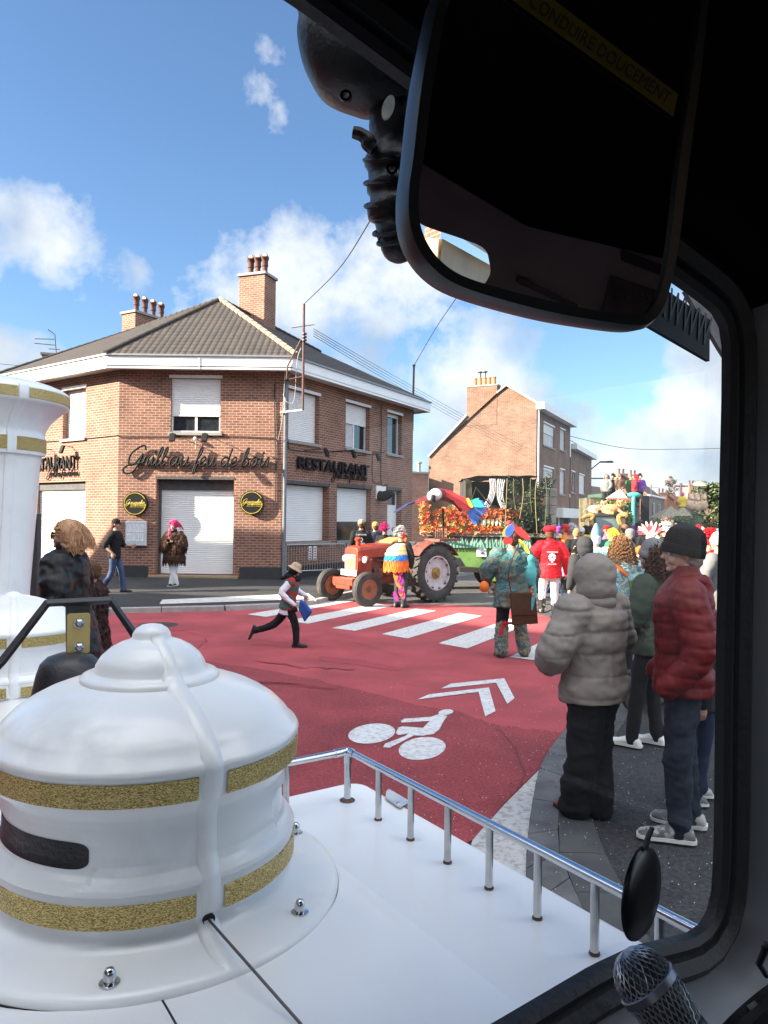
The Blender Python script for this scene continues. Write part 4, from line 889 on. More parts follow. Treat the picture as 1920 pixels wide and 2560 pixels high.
# chrome rail
def rail_base(x, y): return G(700+x*.4521, 1600+y*.4521, ZD)
posts = [rail_base(560, 990), rail_base(737, 1101), rail_base(937, 1229), rail_base(1163, 1373), rail_base(1427, 1540), G(1486, 2386, ZD)]
cor = rail_base(372, 888); dvec = (posts[-1]-cor).normalized(); L_ = (posts[-1]-cor).length
ts = [(p-cor).dot(dvec) for p in posts]; sp = ts[-1]-ts[-2]; ts += [ts[-1]+sp*.95]; tmax = (cor.dot(AX)-.60)/(-dvec.dot(AX))
RH = .122; rail = thing('chrome_rail', 'chrome handrail with short posts round the edge of the white bonnet', 'handrail', cor)
mb = MB(); endr = dvec*min(ts[-1]+.3, tmax)+UP*RH; wl2 = -WX*.42
corner = catmull([wl2*.08+UP*RH, UP*(RH+.001), dvec*.035+UP*RH], 4)
mb.tube([wl2*1.2+UP*RH]+corner+[endr], .0088, 14); mb.build('top_rail', M_CHROME, rail, smooth=True, angle=50)
for p, big in [(V((0, 0, 0)), 1)]+[(dvec*t, 0) for t in ts if t < tmax]+[(wl2*.40, 0), (wl2*.8, 0)]:
    mb = MB(); mb.tube([p, p+UP*(RH-.004)], .0085 if big else .0073, 12); po = mb.build('post', M_STEEL if not big else M_CHROME, rail, smooth=True, angle=50)
    mb = MB(); mb.lathe([(.019 if big else .0092, 0), (.019 if big else .0092, .002), (.012 if big else .0085, .004)], p+UP*.0005, 16); mb.build('post_foot', mat('rusty_foot', (.12, .06, .04), .7, var=.4), po)
mb = MB(); mb.tube([wl2*.09+UP*RH, wl2*.02+UP*(RH+.001)], .0105, 14); mb.tube([dvec*.03+UP*RH, dvec*.012+UP*(RH+.001)], .0105, 14); mb.tube([UP*(RH-.03), UP*(RH+.002)], .0098, 14); mb.build('corner_joint', M_CHROME, rail, smooth=True, angle=50)
q = [rail_base(x, y) for x, y in ((583, 885), (585, 852), (602, 836), (724, 908), (662, 940))]; mb = MB(); mb.prism([p+UP*.003 for p in q], UP*.004); pl2 = mb.build('hinge_plate', M_CHROME, None, bevel=.001); tag(pl2, 'small polished steel plate at the bonnet edge behind the second rail post', 'plate')
mb = MB(); mb.lathe([(.006, 0), (.005, .002), (0, .002)], rail_base(655, 915)+UP*.007, 12); mb.build('screw', M_STEEL, pl2)
# ------------------------------------------------------------------ cab
QW = .58
def WS(u, v, off=0): return PL(u, v, AX*(QW+off), AX)
def toWZ(p): return (p.dot(WX), p.z)
edge = [(1226, 2560), (1478, 2412), (1582, 2364), (1634, 2351), (1677, 2342), (1734, 2325), (1764, 2286), (1779, 2221), (1784, 2090), (1788, 1700), (1796, 1300), (1803, 1000), (1804, 872), (1799, 824), (1783, 791), (1770, 774), (1716, 734), (1677, 707), (1300, 432), (1018, 224), (870, 115), (711, 0)]
loop = [toWZ(WS(*e)) for e in edge]
b0, tp = loop[0], loop[-1]
loop += [(-.05, tp[1]+.02), (-.22, tp[1]+.015), (-.30, tp[1]-.05), (-.32, 2.0), (-.32, 1.5), (-.30, b0[1]+.08), (-.24, b0[1]+.01), (-.1, b0[1])]
def resample(pts, n):
    c = pts+[pts[0]]; d = [0]
    for a, b in zip(c, c[1:]): d.append(d[-1]+math.dist(a, b))
    out = []; j = 0
    for i in range(n):
        t = d[-1]*i/n
        while d[j+1] < t: j += 1
        k = (t-d[j])/(d[j+1]-d[j]); out.append((c[j][0]+(c[j+1][0]-c[j][0])*k, c[j][1]+(c[j+1][1]-c[j][1])*k))
    return out
LP = resample(loop, 170)
def offs(L, d):
    out = []; n = len(L)
    for i in range(n):
        a, b = L[i-2], L[(i+2) % n]; t = V((b[0]-a[0], b[1]-a[1])).normalized(); out.append((L[i][0]+t.y*d, L[i][1]-t.x*d))
    return out
def TW(L, q): return [T(a, q, b) for a, b in L]
cabi = thing('cab_interior', 'dark cab interior with black rubber window seal, grey pillar and black headlining framing the view', 'cab')
# rubber seal: stepped profile
mb = MB(); prof = [(0, .0), (.002, -.012), (.010, -.018), (.018, -.016), (.020, -.022), (.034, -.030), (.044, -.026), (.046, -.012), (.046, .001), (.008, .001)]
rings = [TW(offs(LP, a), QW+b) for a, b in prof]; n = len(LP)
for a, b in zip(rings, rings[1:]+[rings[0]]):
    for i in range(n): mb.quad(a[i], a[(i+1) % n], b[(i+1) % n], b[i])
mb.build('window_seal', M_RUBBER, cabi, smooth=True, angle=35)
mb = MB(); rings = [TW(offs(LP, a), QW+b) for a, b in ((.030, .006), (.038, .016), (.046, .018), (.046, .004))]
for a, b in zip(rings, rings[1:]): 
    for i in range(n): mb.quad(a[i], a[(i+1) % n], b[(i+1) % n], b[i])
mb.build('outer_trim', mat('grey_trim', (.12, .14, .16), .5), cabi, smooth=True)
M_PANEL = mat('grey_cab_panel', (.17, .175, .19), .42, var=.06, vscale=5, bump=.06, bscale=10)
M_HEAD = mat('black_headlining', (.003, .003, .004), .95, spec=.1)
M_REAR = mat('dark_rear_wall', (.20, .20, .205), .7)
# moulded panel round the window: concave step then the pillar face
cw, cz = .45, 1.85
def outer(p, k):
    w_, z = p; dw, dz_ = w_-cw, z-cz; s = min((.86 if dw > 0 else .95)/max(abs(dw), 1e-4), (.72 if dz_ > 0 else .85)/max(abs(dz_), 1e-4)); return (cw+dw*s, cz+dz_*s)
L0 = offs(LP, .044); L1_ = offs(LP, .058); L2_ = offs(LP, .085); L3_ = [outer(p, 0) for p in L2_]
mid = [((a[0]*.6+b[0]*.4), (a[1]*.6+b[1]*.4)) for a, b in zip(L2_, L3_)]
rings = [(L0, QW-.01), (L1_, QW-.045), (L2_, QW-.075), (mid, QW-.085), (L3_, QW-.09)]
mb = MB()
for (a, qa), (b, qb) in zip(rings, rings[1:]):
    for i in range(n):
        j = (i+1) % n; zc_ = (a[i][1]+b[i][1])/2
        mb.quad(T(a[i][0], qa, a[i][1]), T(a[j][0], qa, a[j][1]), T(b[j][0], qb, b[j][1]), T(b[i][0], qb, b[i][1]), 1 if zc_ > 2.18 else 0)
mb.build('window_surround', [M_PANEL, M_HEAD], cabi, smooth=True, angle=50)
WR, WLF, QB, ZC, ZF = 1.31, -.5, -1.25, 2.57, .7
for wx in (WR, WLF-.04):   # side walls with open door windows
    mb = MB()
    for a, b, c, d in ((QB, QW-.05, ZF, 1.3), (QB, -.95, 1.3, 2.2), (.36, QW-.05, 1.3, 2.2)): mb.prism([T(wx, a, c), T(wx, b, c), T(wx, b, d), T(wx, a, d)], WX*.04)
    mb.build('side_wall', M_PANEL, cabi)
mb = MB(); mb.prism([T(WR, QB, 2.2), T(WR, QW-.05, 2.2), T(WR, QW-.05, ZC), T(WR, QB, ZC)], WX*.04); mb.prism([T(WLF-.04, QB, 2.2), T(WLF-.04, QW-.05, 2.2), T(WLF-.04, QW-.05, ZC), T(WLF-.04, QB, ZC)], WX*.04); mb.build('upper_side_lining', M_HEAD, cabi)
mb = MB(); mb.prism([T(WLF-.04, QB-.04, ZC), T(WR+.04, QB-.04, ZC), T(WR+.04, QW+.12, ZC), T(WLF-.04, QW+.12, ZC)], UP*.05); mb.build('ceiling_lining', M_HEAD, cabi)
mb = MB(); mb.prism([T(WLF-.04, QB-.04, ZF-.05), T(WR+.04, QB-.04, ZF-.05), T(WR+.04, QW, ZF-.05), T(WLF-.04, QW, ZF-.05)], UP*.05); mb.build('cab_floor', M_REAR, cabi)
# mirror: a real mirror hanging by the header
mc = P(1365, 380, .50); mn = V((.46, -1.765, -.218)).normalized()
def MP(u, v, off=0): return PL(u, v, mc+mn*off, mn)
ml = [(1130, -420), (1100, -60), (1082, 0), (1040, 210), (1018, 400), (1008, 480), (1010, 560), (1030, 625), (1070, 680), (1130, 722), (1230, 757), (1370, 793), (1500, 815), (1590, 824), (1630, 812), (1660, 770), (1685, 680), (1705, 560), (1725, 400), (1750, 200), (1770, 0), (1790, -200), (1770, -400), (1500, -470)]
mirror = thing('interior_mirror', 'large black framed rear view mirror with a yellow lettered sticker under the cab roof', 'mirror')
mo = [MP(u, v) for u, v in ml]; mo = catmull(mo, 5, True); cen = sum(mo, V())/len(mo)
mi_ = [p+(cen-p).normalized()*.0105 for p in mo]; mb = MB(); N_ = len(mo)
rr = [[p-mn*.02 for p in mi_], [p-mn*.018 for p in mo], [p-mn*.004 for p in mo], [p+mn*.004+(cen-p).normalized()*.003 for p in mo], [p+mn*.003 for p in mi_], [p-mn*.001 for p in mi_]]
for a, b in zip(rr, rr[1:]):
    for i in range(N_): mb.quad(a[i], a[(i+1) % N_], b[(i+1) % N_], b[i])
mb.add(rr[0], [tuple(range(N_))])
mb.build('mirror_frame', mat('mirror_shell', (.02, .022, .025), .35), mirror, smooth=True, angle=45)
mb = MB(); mb.add([p+mn*0 for p in mi_], [tuple(range(N_))]); mg = mb.build('mirror_glass', mat('mirror_silver', (.75, .76, .78), .0, metal=1, var=0), mirror)
if mg.data.polygons[0].normal.dot(mn) < 0: mg.data.flip_normals()
st = [MP(u, v, .002) for u, v in ((1262, -12), (1350, -25), (1694, 236), (1682, 292))]
mb = MB(); mb.prism(st, mn*.0006); stk = mb.build('sticker', mat('yellow_sticker', (.13, .095, .004), .6), mirror)
p0 = MP(1318, 12, .0032); p1 = MP(1668, 262, .0032); ex = (p1-p0); ln = ex.length; ex = ex.normalized(); ey = mn.cross(ex); 
if ey.z < 0: ey = -ey
o = textobj('sticker_lettering', 'CONDUIRE DOUCEMENT', .0125, mat('faded_black', (.02, .02, .01), .6), stk, frame(p0, ex, ey), .0002, align='LEFT'); xs = [(v.co-p0).dot(ex) for v in o.data.vertices]; k = ln/max(xs)
for v in o.data.vertices: v.co += ex*((v.co-p0).dot(ex)*(k-1))
mb = MB(); tm = MP(1480, -300, -.02); mb.tube([tm, tm+UP*.12-mn*.03], .015, 8); mb.build('mirror_arm', M_BLKPL, mirror, smooth=True); rebase(mirror, tm)
# rear wall with the opening that the mirror shows
def mir(u, v):   # hit on the rear wall of the reflected ray
    p = MP(u, v); d = (p-CAM).normalized(); d = d-2*d.dot(mn)*mn; k = (QB-p.dot(AX))/d.dot(AX); return p+d*k, d
hole = [toWZ(mir(u, v)[0]) for u, v in ((1000, 520), (1055, 562), (1140, 592), (1205, 618), (1222, 650), (1218, 700), (1140, 760), (1000, 700))]
hw0, hw1 = min(p[0] for p in hole), max(p[0] for p in hole); hz0, hz1 = min(p[1] for p in hole), max(p[1] for p in hole)
print('HOLE', hole, [toWZ(mir(u, v)[0]) for u, v in ((1045, 405), (1319, 567), (1677, 648), (1700, 100))])
mb = MB(); rf = Facade(T(WR+.04, QB), T(WLF-.04, QB)); 
hs = catmull([T(a, QB, b) for a, b in hole], 4, True); hc = sum(hs, V())/len(hs)
outr = []
for p in hs:
    d = p-hc; s = min((WR+.04-hc.dot(WX) if d.dot(WX) > 0 else hc.dot(WX)-WLF+.04)/max(abs(d.dot(WX)), 1e-4), (ZC-hc.z if d.z > 0 else hc.z-ZF)/max(abs(d.z), 1e-4)); outr.append(hc+d*s)
nn_ = len(hs)
for i in range(nn_): mb.quad(hs[i], hs[(i+1) % nn_], outr[(i+1) % nn_], outr[i])
mb.build('rear_wall', M_REAR, cabi)
mb = MB(); mb.prism([T(a, QB+.004, b) for a, b in ((-.5, 2.56), (.17, 2.505), (.486, 2.353), (.875, 2.29), (1.3, 2.27), (1.3, ZC), (-.5, ZC))], AX*.02); mb.build('rear_headlining', M_HEAD, cabi)
M = lambda u, v: mir(u, v)[0]+AX*.01
mb = MB(); mb.prism([M(1548, 628), M(1650, 668), M(1650, 690), M(1600, 672), M(1575, 662), M(1550, 652)], AX*.03); mb.build('grab_handle', M_BLKPL, cabi)
mb = MB(); mb.prism([M(1290, 690), M(1440, 762), M(1440, 776), M(1290, 706)], AX*.02); mb.build('rear_vent', M_BLKPL, cabi)
mb = MB(); mb.prism([M(1522, 690), M(1655, 735), M(1660, 840), M(1490, 840)], AX*.02); mb.build('rear_shelf', M_BLKPL, cabi); rebase(cabi, T(.4, 0, ZF))
REARDIR = mir(1120, 630)
# windscreen pane
mb = MB(); mb.add(TW(offs(LP, .02), QW+.002), [tuple(range(n))]); ws = mb.build('windscreen', glass_mat('windscreen_glass', (.93, .95, .96), .02), None); tag(ws, 'large clear windscreen pane of the cab with faint reflections', 'windscreen')
# lettered board outside above the window (its back is seen)
def WB(u, v): return PL(u, v, AX*.80, AX)
q = [WB(1560, 845), WB(1600, 790), WB(1668, 724), WB(1775, 799), WB(1774, 904), WB(1628, 818)]
q = [WB(1400, 560), WB(1668, 726), WB(1775, 799), WB(1774, 903), WB(1622, 815), WB(1400, 690)]
mb = MB(); mb.prism(q, AX*.008); bd = mb.build('name_board', mat('dark_board', (.012, .013, .016), .6, spec=.2), None); tag(bd, 'dark board with faint letters hanging outside at the top right of the windscreen', 'board')
p0, p1 = WB(1655, 790), WB(1767, 868); ex = (p1-p0).normalized(); o = textobj('lettering', '.WWW', .085, mat('board_letters', (.013, .013, .015), .6), bd, frame(p0-AX*.0015, ex, UP), .0005, align='LEFT'); xs = [(v.co-p0).dot(ex) for v in o.data.vertices]; k = (p1-p0).length/max(xs)
for v in o.data.vertices: v.co += ex*((v.co-p0).dot(ex)*(k-1))
q = [PL(u, v, AX*.95, AX) for u, v in ((1714, 728), (1850, 820), (1850, 950), (1802, 874))]; mb = MB(); mb.prism(q, AX*.01); tag(mb.build('awning_flap', mat('grey_canvas', (.16, .15, .15), .9, var=.3, vscale=40), None), 'small grey canvas flap behind the dark board at the windscreen corner', 'awning')
# exterior horn with ribbed arm at the top of the windscreen
def HP(x, y, Y=1.02): return P(700+x/2.765, y/2.765, Y)
hb = HP(820, 1680); horn = thing('ribbed_mirror_arm', 'black exterior mirror housing on a ribbed rubber arm above the windscreen', 'mirror', hb*1)
mb = MB(); ol = [(40, -300), (90, -60), (128, 80), (116, 200), (132, 330), (182, 470), (262, 585), (370, 655), (500, 702), (640, 735), (900, 700), (1000, 500), (900, 100), (500, -200)]
A_ = [HP(x, y, 1.00)-hb for x, y in ol]; A_ = catmull(A_, 4, True); ce = sum(A_, V())/len(A_)
mb.loft([[ce+(p-ce)*k+V((0, d_, 0)) for p in A_] for k, d_ in ((.25, -.045), (.7, -.035), (.92, -.02), (1, .0), (1, .02), (.9, .05), (.5, .08))]); mb.build('housing', M_BLKPL, horn, smooth=True, angle=60)
axl = [(800, 560), (790, 760), (770, 960), (755, 1110), (745, 1180), (755, 1270), (760, 1340), (765, 1420), (780, 1510), (800, 1590), (815, 1640), (820, 1690)]
rad = [190, 178, 150, 180, 150, 172, 152, 182, 140, 150, 140, 128]
pts = [HP(x, y)-hb for x, y in axl]; mb = MB(); k_ = 1.02/1850/2.765; mb.tube(catmull(pts, 3), [rad[min(i//3, 11)]*k_*.93 for i in range(34)], 20); mb.ball(pts[-1], 128*k_, 18)
mb.build('arm', M_BLKPL, horn, smooth=True, angle=60)
for (x, y, r, tl) in ((750, 1085, 168, .25), (745, 1250, 158, .22), (752, 1405, 162, .25), (772, 1500, 128, .3), (795, 1590, 148, .35), (812, 1655, 136, .4)):
    mb = MB(); mb.torus(HP(x, y)-hb, r*k_, 16*k_, 28, 8, R=Matrix.Rotation(-tl*.6, 3, 'Y') @ Matrix.Rotation(.5, 3, 'X')); mb.build('rib', M_BLKPL, horn, smooth=True)
mb = MB(); l_ = [HP(x, y, .985)-hb for x, y in ((505, 915), (560, 930), (605, 965), (620, 1010), (650, 1040))]; mb.tube(catmull(l_, 3), [.008, .0085, .009, .009, .009, .010, .0105, .011, .011, .010, .009, .008, .007], 8); mb.build('wing_nut', M_BLKPL, horn, smooth=True)
mb = MB(); cst = HP(748, 738, .955)-hb; ring_ = [cst+V((38*k_*math.cos(a)+18*k_*math.sin(a), 0, 78*k_*math.sin(a))) for a in [i*math.pi/12 for i in range(24)]]; mb.prism(ring_, V((0, .004, 0))); mb.build('reflector', mat('dirty_white', (.5, .52, .5), .6, var=.3, vscale=60), horn)
for x, y in ((775, 1165), (455, 658)): mb = MB(); mb.lathe([(.008, 0), (.008, -.006), (.004, -.006), (.004, 0)], HP(x, y, .955)-hb, 10, R=Matrix.Rotation(math.pi/2, 3, 'X')); mb.build('screw', M_BLKPL, horn)
# suction cup on the glass
sc0 = WS(1611, 2233, -.03); sn = (AX*.968-WX*.25).normalized(); s = thing('suction_cup', 'round black suction cup pad stuck low on the windscreen above the microphone', 'suction cup', sc0)
Rm = frame((0, 0, 0), UP, sn.cross(UP)).to_3x3(); mb = MB(); mb.lathe([(0, -.003), (.024, -.004), (.047, -.002), (.0535, .003), (.054, .005), (.04, .007), (0, .009)], (0, 0, 0), 40, R=Rm); mb.build('pad', mat('gloss_black', (.004, .004, .005), .3), s, smooth=True, angle=60)
mb = MB(); mb.tube([UP*.052, UP*.064+WX*.006, UP*.074+WX*.014], [(.0015, .004), (.001, .0035), (.001, .003)], 8); mb.build('tab', M_RUBBER, s, smooth=True)
# microphone
def C3(x, y, Y): return P(1200+x*.434, 1700+y*.434, Y)
m0 = C3(945, 1725, .67); m1 = C3(1235, 2120, .65); md = (m1-m0).normalized(); mic = thing('microphone', 'silver grille handheld microphone leaning at the bottom right of the cab', 'microphone', m0)
Rm = md.to_track_quat('Z', 'Y').to_matrix(); gp = [(0, -.0265), (.010, -.0245), (.018, -.019), (.0235, -.011), (.0258, -.001), (.0262, .003)]; gq = [(.0262, .010), (.0255, .022), (.0235, .036), (.021, .047)]
mb = MB(); mb.lathe([(r*.93, z) for r, z in gp+gq], (0, 0, 0), 36, R=Rm); mb.build('windshield_foam', M_RUBBER, mic, smooth=True)
def prof_at(pr, t):
    t *= len(pr)-1; i = min(int(t), len(pr)-2); k = t-i; return (pr[i][0]*(1-k)+pr[i+1][0]*k, pr[i][1]*(1-k)+pr[i+1][1]*k)
mb = MB()
for pr, tw, N__ in ((gp, 1.0, 26), (gq, .55, 34)):
    for k in range(N__):
        for sg in (1, -1):
            l = []
            for j in range(11):
                t = j/10; r, z = prof_at(pr, t); a = 2*math.pi*k/N__+sg*tw*t; r += .0005*(1 if (j+k) % 2 else -1)*sg; l.append(Rm @ V((r*math.cos(a), r*math.sin(a), z)))
            mb.tube(l, .00062, 4)
mb.build('grille', mat('grille_wire', (.42, .43, .46), .35, metal=.9), mic, smooth=True)
mb = MB(); mb.lathe([(.0265, .002), (.0285, .003), (.0285, .0095), (.0265, .0105)], (0, 0, 0), 36, R=Rm); mb.build('collar', mat('mic_band', (.16, .16, .18), .35, metal=.8), mic, smooth=True, angle=40)
mb = MB(); mb.lathe([(.021, .046), (.0225, .048), (.0225, .060), (.020, .063), (.019, .066), (.0165, .15), (.0155, .19), (0, .19)], (0, 0, 0), 36, R=Rm); mb.build('handle', mat('mic_body', (.03, .03, .034), .4, metal=.5), mic, smooth=True, angle=40)
# dashboard bits low right
dz_ = P(1890, 2540, .80); s = thing('air_vent', 'round black air vent on the grey panel at the lower right corner', 'air vent', dz_); Rm = frame((0, 0, 0), WX, (UP*.8-AX*.5)).to_3x3()
mb = MB(); mb.lathe([(.07, 0), (.07, .008), (.062, .014), (.05, .012), (.048, -.01), (0, -.012)], (0, 0, 0), 30, R=Rm); mb.build('bezel', M_RUBBER, s, smooth=True, angle=40)
for k in range(5): mb = MB(); mb.box(Rm @ V((0, -.036+k*.018, .0)), (.09, .004, .012), R=Rm); mb.build('louvre', M_BLKPL, s)
dz_ = P(1915, 2410, .86); s = thing('hook', 'small black hook on the pillar at the right edge', 'hook', dz_); mb = MB(); mb.tube([V((0, 0, .02)), V((-.008, 0, .0)), V((.0, 0, -.012)), V((.02, 0, -.016))], .004, 8); mb.ball((.0, 0, .02), .006, 8); mb.build('clip', M_BLKPL, s, smooth=True)
mb = MB(); a, b = toWZ(WS(1500, 2560)), 0; q0 = QW-.09
mb.hexa([T(-.4, q0-.22, .9), T(WR, q0-.22, .9), T(WR, q0+.04, .9), T(-.4, q0+.04, .9)], [T(-.4, q0-.18, 1.12), T(WR, q0-.18, 1.12), T(WR, q0+.04, 1.16), T(-.4, q0+.04, 1.16)]); tag(mb.build('dashboard', M_PANEL, None, bevel=.02, seg=4), 'grey dashboard ledge under the windscreen behind the microphone', 'dashboard')
rebase(train, T(ACX, 2.5, 0))
# ------------------------------------------------------------------ houses behind and left of the train (they shade it and show in the mirror)
def simple_house(name, label, base, ang, L_, D_, h, rise, wm, rm, wins=(), fl=2):
    dx = V((math.cos(ang), math.sin(ang), 0)); dy = V((-dx.y, dx.x, 0)); o = V(base); s = thing(name, label, 'house')
    cs = [o, o+dx*L_, o+dx*L_+dy*D_, o+dy*D_]; mb = MB(); fs = [Facade(cs[i], cs[(i+1) % 4]) for i in range(4)]
    nw = max(1, int(L_/3.2)); ops = []
    for k in range(nw):
        for f in range(fl): ops.append((L_*(k+.5)/nw-.5, 1.0+f*2.8, L_*(k+.5)/nw+.5, 2.3+f*2.8, .15))
    for i, f in enumerate(fs): wall(mb, f.A, f.d, f.L, -.3, h, ops if i == 0 else (), 0, f.n)
    r0, r1 = o+dy*D_/2+UP*(h+rise), o+dx*L_+dy*D_/2+UP*(h+rise)
    for a, b, c in ((cs[0], cs[3], r0), (cs[1], cs[2], r1)): mb.add([V((a.x, a.y, h)), V((b.x, b.y, h)), c], [(0, 1, 2)], 0, [[(0, 0), (D_, 0), (D_/2, rise)]])
    mb.build('wall', wm, s)
    for op_ in ops: window(fs[0], op_, s, 2, .25, sill=True, lintel=False)
    mb = MB(); e = .35
    for sg, a, b in ((-1, cs[0], cs[1]), (1, cs[3], cs[2])):
        k = dy*(sg*e); sl_ = rise/(D_/2)*e; p = [a+k-dx*.2+UP*(h-sl_), b+k+dx*.2+UP*(h-sl_), r1+dx*.2, r0-dx*.2]
        mb.prism(p, UP*.12)
    mb.build('roof', rm, s, weld=False); rebase(s, o); return s
M_TILE_PLAIN = mat('plain_brown_tiles', (.14, .09, .07), .85, var=.3, vscale=6, bump=.5, bscale=12)
M_CREAM = mat('cream_render', (.62, .52, .38), .9, var=.08, vscale=2)
e_ = V((4.17, -3.3, 0)).normalized()
simple_house('terrace_house', 'brick terrace house standing left of the train out of the picture', V((-3, -4.7, 0)), math.atan2(-e_.y, -e_.x), 12, 7, 8.2, 2.5, M_BRICK3, M_TILE_PLAIN)
simple_house('terrace_house', 'second brick terrace house left ahead of the train out of the picture', V((-3, -4.7, 0))-e_*12.2, math.atan2(-e_.y, -e_.x), 14, 7, 8.2, 2.5, M_BRICK3, M_TILE_PLAIN)
simple_house('corner_house', 'tall brick corner house across the left side street out of the picture', (-37, 14, 0), 0, 17.0, 4, 7.0, 2.6, M_BRICK3, M_TILE_PLAIN)
def far_mir(u, v, t): p, d = mir(u, v); return p+d*t
A = far_mir(1105, 596, 9.0); p, d = mir(1235, 668); B = p+d*((A.z-p.z)/d.z if abs(d.z) > 1e-3 and 2 < (A.z-p.z)/d.z < 60 else 12)
B.z = A.z; ch = thing('cream_house', 'cream rendered house with grey tiled roof standing behind the train, seen in the mirror', 'house'); f = Facade(A, B)
if f.n.dot(CAM-A) < 0: f = Facade(B, A)
mb = MB(); wall(mb, f.A-f.d*0, f.d, f.L, -.3, A.z, (), 0, f.n); mb.prism([f.p(0, -.3, -.05), f.p(f.L, -.3, -.05), f.p(f.L, A.z, -.05), f.p(0, A.z, -.05)], f.n*-5); mb.build('wall', M_CREAM, ch)
mb = MB(); roofpoly(mb, [f.p(-.2, A.z, .3), f.p(f.L+.2, A.z, .3), f.p(f.L+.2, A.z+2.6, -2.5), f.p(-.2, A.z+2.6, -2.5)], f.p(0, A.z), f.p(1, A.z)); mb.build('roof', tile_mat('grey_roof_tiles', (.24, .22, .19), (.16, .15, .13)), ch, weld=False); rebase(ch, (A.x, A.y, 0))
bh = thing('brick_house', 'tall orange brick house beside the cream house behind the train, seen in the mirror', 'house'); e0_, e1_ = far_mir(1100, 600, 9.6), far_mir(1062, 575, 10.5); e0_.z = e1_.z = 0; f = Facade(e1_, e0_)
if f.n.dot(CAM-e0_) < 0: f = Facade(e0_, e1_)
mb = MB(); wall(mb, f.A, f.d, f.L, -.3, 9, (), 0, f.n); mb.build('wall', M_BRICK, bh); mb = MB(); [f.bar(mb, f.L*.35, z, f.L*.62, z+1.3, .01, .03) for z in (1.2, 3.9, 6.4)]; mb.build('window', M_PVC, bh)

# ------------------------------------------------------------------ gabled house beyond the restaurant and the street behind
def bld(name, label, cat='house'): return thing(name, label, cat)
K = P(1342, 1009, 45); Lg = P(1072, 1145, 48.1); E = P(1426, 1053, 53.7); pk = P(1268, 966, 45.8); ck = P(1168, 1041, 46.95)
h2 = bld('gabled_house', 'tall brown brick gabled house with stepped chimney and shaded street front beyond the float')
GW = Facade(Lg, K); SF = Facade(K, E); zg2 = -1.0
o2 = [SF.op(1359, 1386, 1056, 1112, .15), SF.op(1400.4, 1412.5, 1071, 1124, .15), SF.op(1359, 1384, 1166, 1230, .15), SF.op(1399.6, 1411.7, 1173, 1235, .15), SF.op(1383, 1421, 1292, 1345, .3)]
mb = MB(); wall(mb, SF.A, SF.d, SF.L, zg2, K.z, SF.ops, 0, SF.n)
tk = [(GW.tz(u, v)) for u, v in ((1072, 1145), (1168, 1041), (1243, 985), (1268, 966), (1342, 1009))]
tk[4] = (GW.L, K.z); pl = [(0, zg2)]+tk+[(GW.L, zg2)]
mb.add([GW.p(t, z) for t, z in pl], [tuple(range(len(pl)))], 0, [pl])
bk2 = [E, E-GW.d*8, Lg]
for a, b in zip(bk2, bk2[1:]): f = Facade(a, b); wall(mb, f.A, f.d, f.L, zg2, K.z if a is E else Lg.z, (), 0, f.n)
mb.build('wall', M_BRICK2, h2)
mb = MB(); pkp = GW.p(*tk[3]); dv = (V((E.x, E.y, 0))-V((K.x, K.y, 0)))
roofpoly(mb, [GW.p(*tk[4], .15)+UP*.1, V((E.x, E.y, E.z))+GW.n*0+UP*.1, pkp+dv+UP*.1, pkp+GW.n*.15+UP*.1], K, E)
roofpoly(mb, [GW.p(*tk[0], .15)+UP*.1, GW.p(*tk[0])+dv+UP*.1, pkp+dv+UP*.1, pkp+GW.n*.15+UP*.1], K, E); mb.build('roof', M_TILE, h2, weld=False)
mb = MB(); mb.tube([GW.p(*tk[0], .1)+UP*.06, GW.p(*tk[1], .1)+UP*.06], .07, 6); mb.tube([GW.p(*tk[2], .1)+UP*.06, pkp+GW.n*.1+UP*.06, GW.p(*tk[4], .1)+UP*.06], .07, 6); mb.build('verge', mat('pale_verge', (.42, .36, .3), .8), h2)
mb = MB(); SF.bar(mb, -.15, K.z-.35, SF.L, K.z+.08, .0, .5); mb.build('cornice', M_WHITE, h2)
mb = MB(); mb.tube([SF.p(.12, zg2, .1), SF.p(.12, K.z-.4, .1)], .06, 8); mb.tube([SF.p(-.1, K.z-.25, .3), SF.p(.12, K.z-.45, .1)], .06, 8); mb.build('downpipe', M_WHITE, h2)
ct_ = GW.tz(1205, 966)
cc = GW.p(ct_[0], 0, -.3); chimney(V((cc.x, cc.y, GW.tz(1168, 1045)[1]-.5)), ct_[1], (GW.tz(1243, 1000)[0]-GW.tz(1168, 1000)[0])/2*V((1, 0)).x and ((GW.tz(1243, 1000)[0]-GW.tz(1168, 1000)[0])/2, .32), math.atan2(GW.d.y, GW.d.x), 0, False, h2, M_BRICK2, .04, flash=False)
for k, (u, tall) in enumerate(((1184, 0), (1196, 1), (1208, 1), (1219, 0), (1231, 0))):
    t = GW.tz(u, 966)[0]; p = GW.p(t, ct_[1]+.09, -.3); mb = MB(); mb.lathe([(.15, 0), (.13, .3), (.12, .42), (.14, .44), (.14, .5), (.1, .5)], p, 12); c = mb.build('chimney_pot', mat('orange_pot', (.50, .20, .09), .8, var=.2), h2, smooth=True)
    if tall: mb = MB(); mb.lathe([(.07, .45), (.07, .8), (.18, .86), (.18, .9), (0, .95)], p, 10); mb.build('flue_cowl', mat('grey_zinc2', (.12, .12, .13), .5), c)
window(SF, o2[0], h2, 3, .4, curtain=True); window(SF, o2[1], h2, 1, 0, curtain=True); window(SF, o2[2], h2, 3, .1, curtain=True); window(SF, o2[3], h2, 1, 0, curtain=True)
mb = MB(); SF.bar(mb, o2[4][0]-.2, o2[4][3]-.05, o2[4][2]+.3, o2[4][3]+.6, .01, .7); mb.build('shop_canopy', M_WHITE, h2)
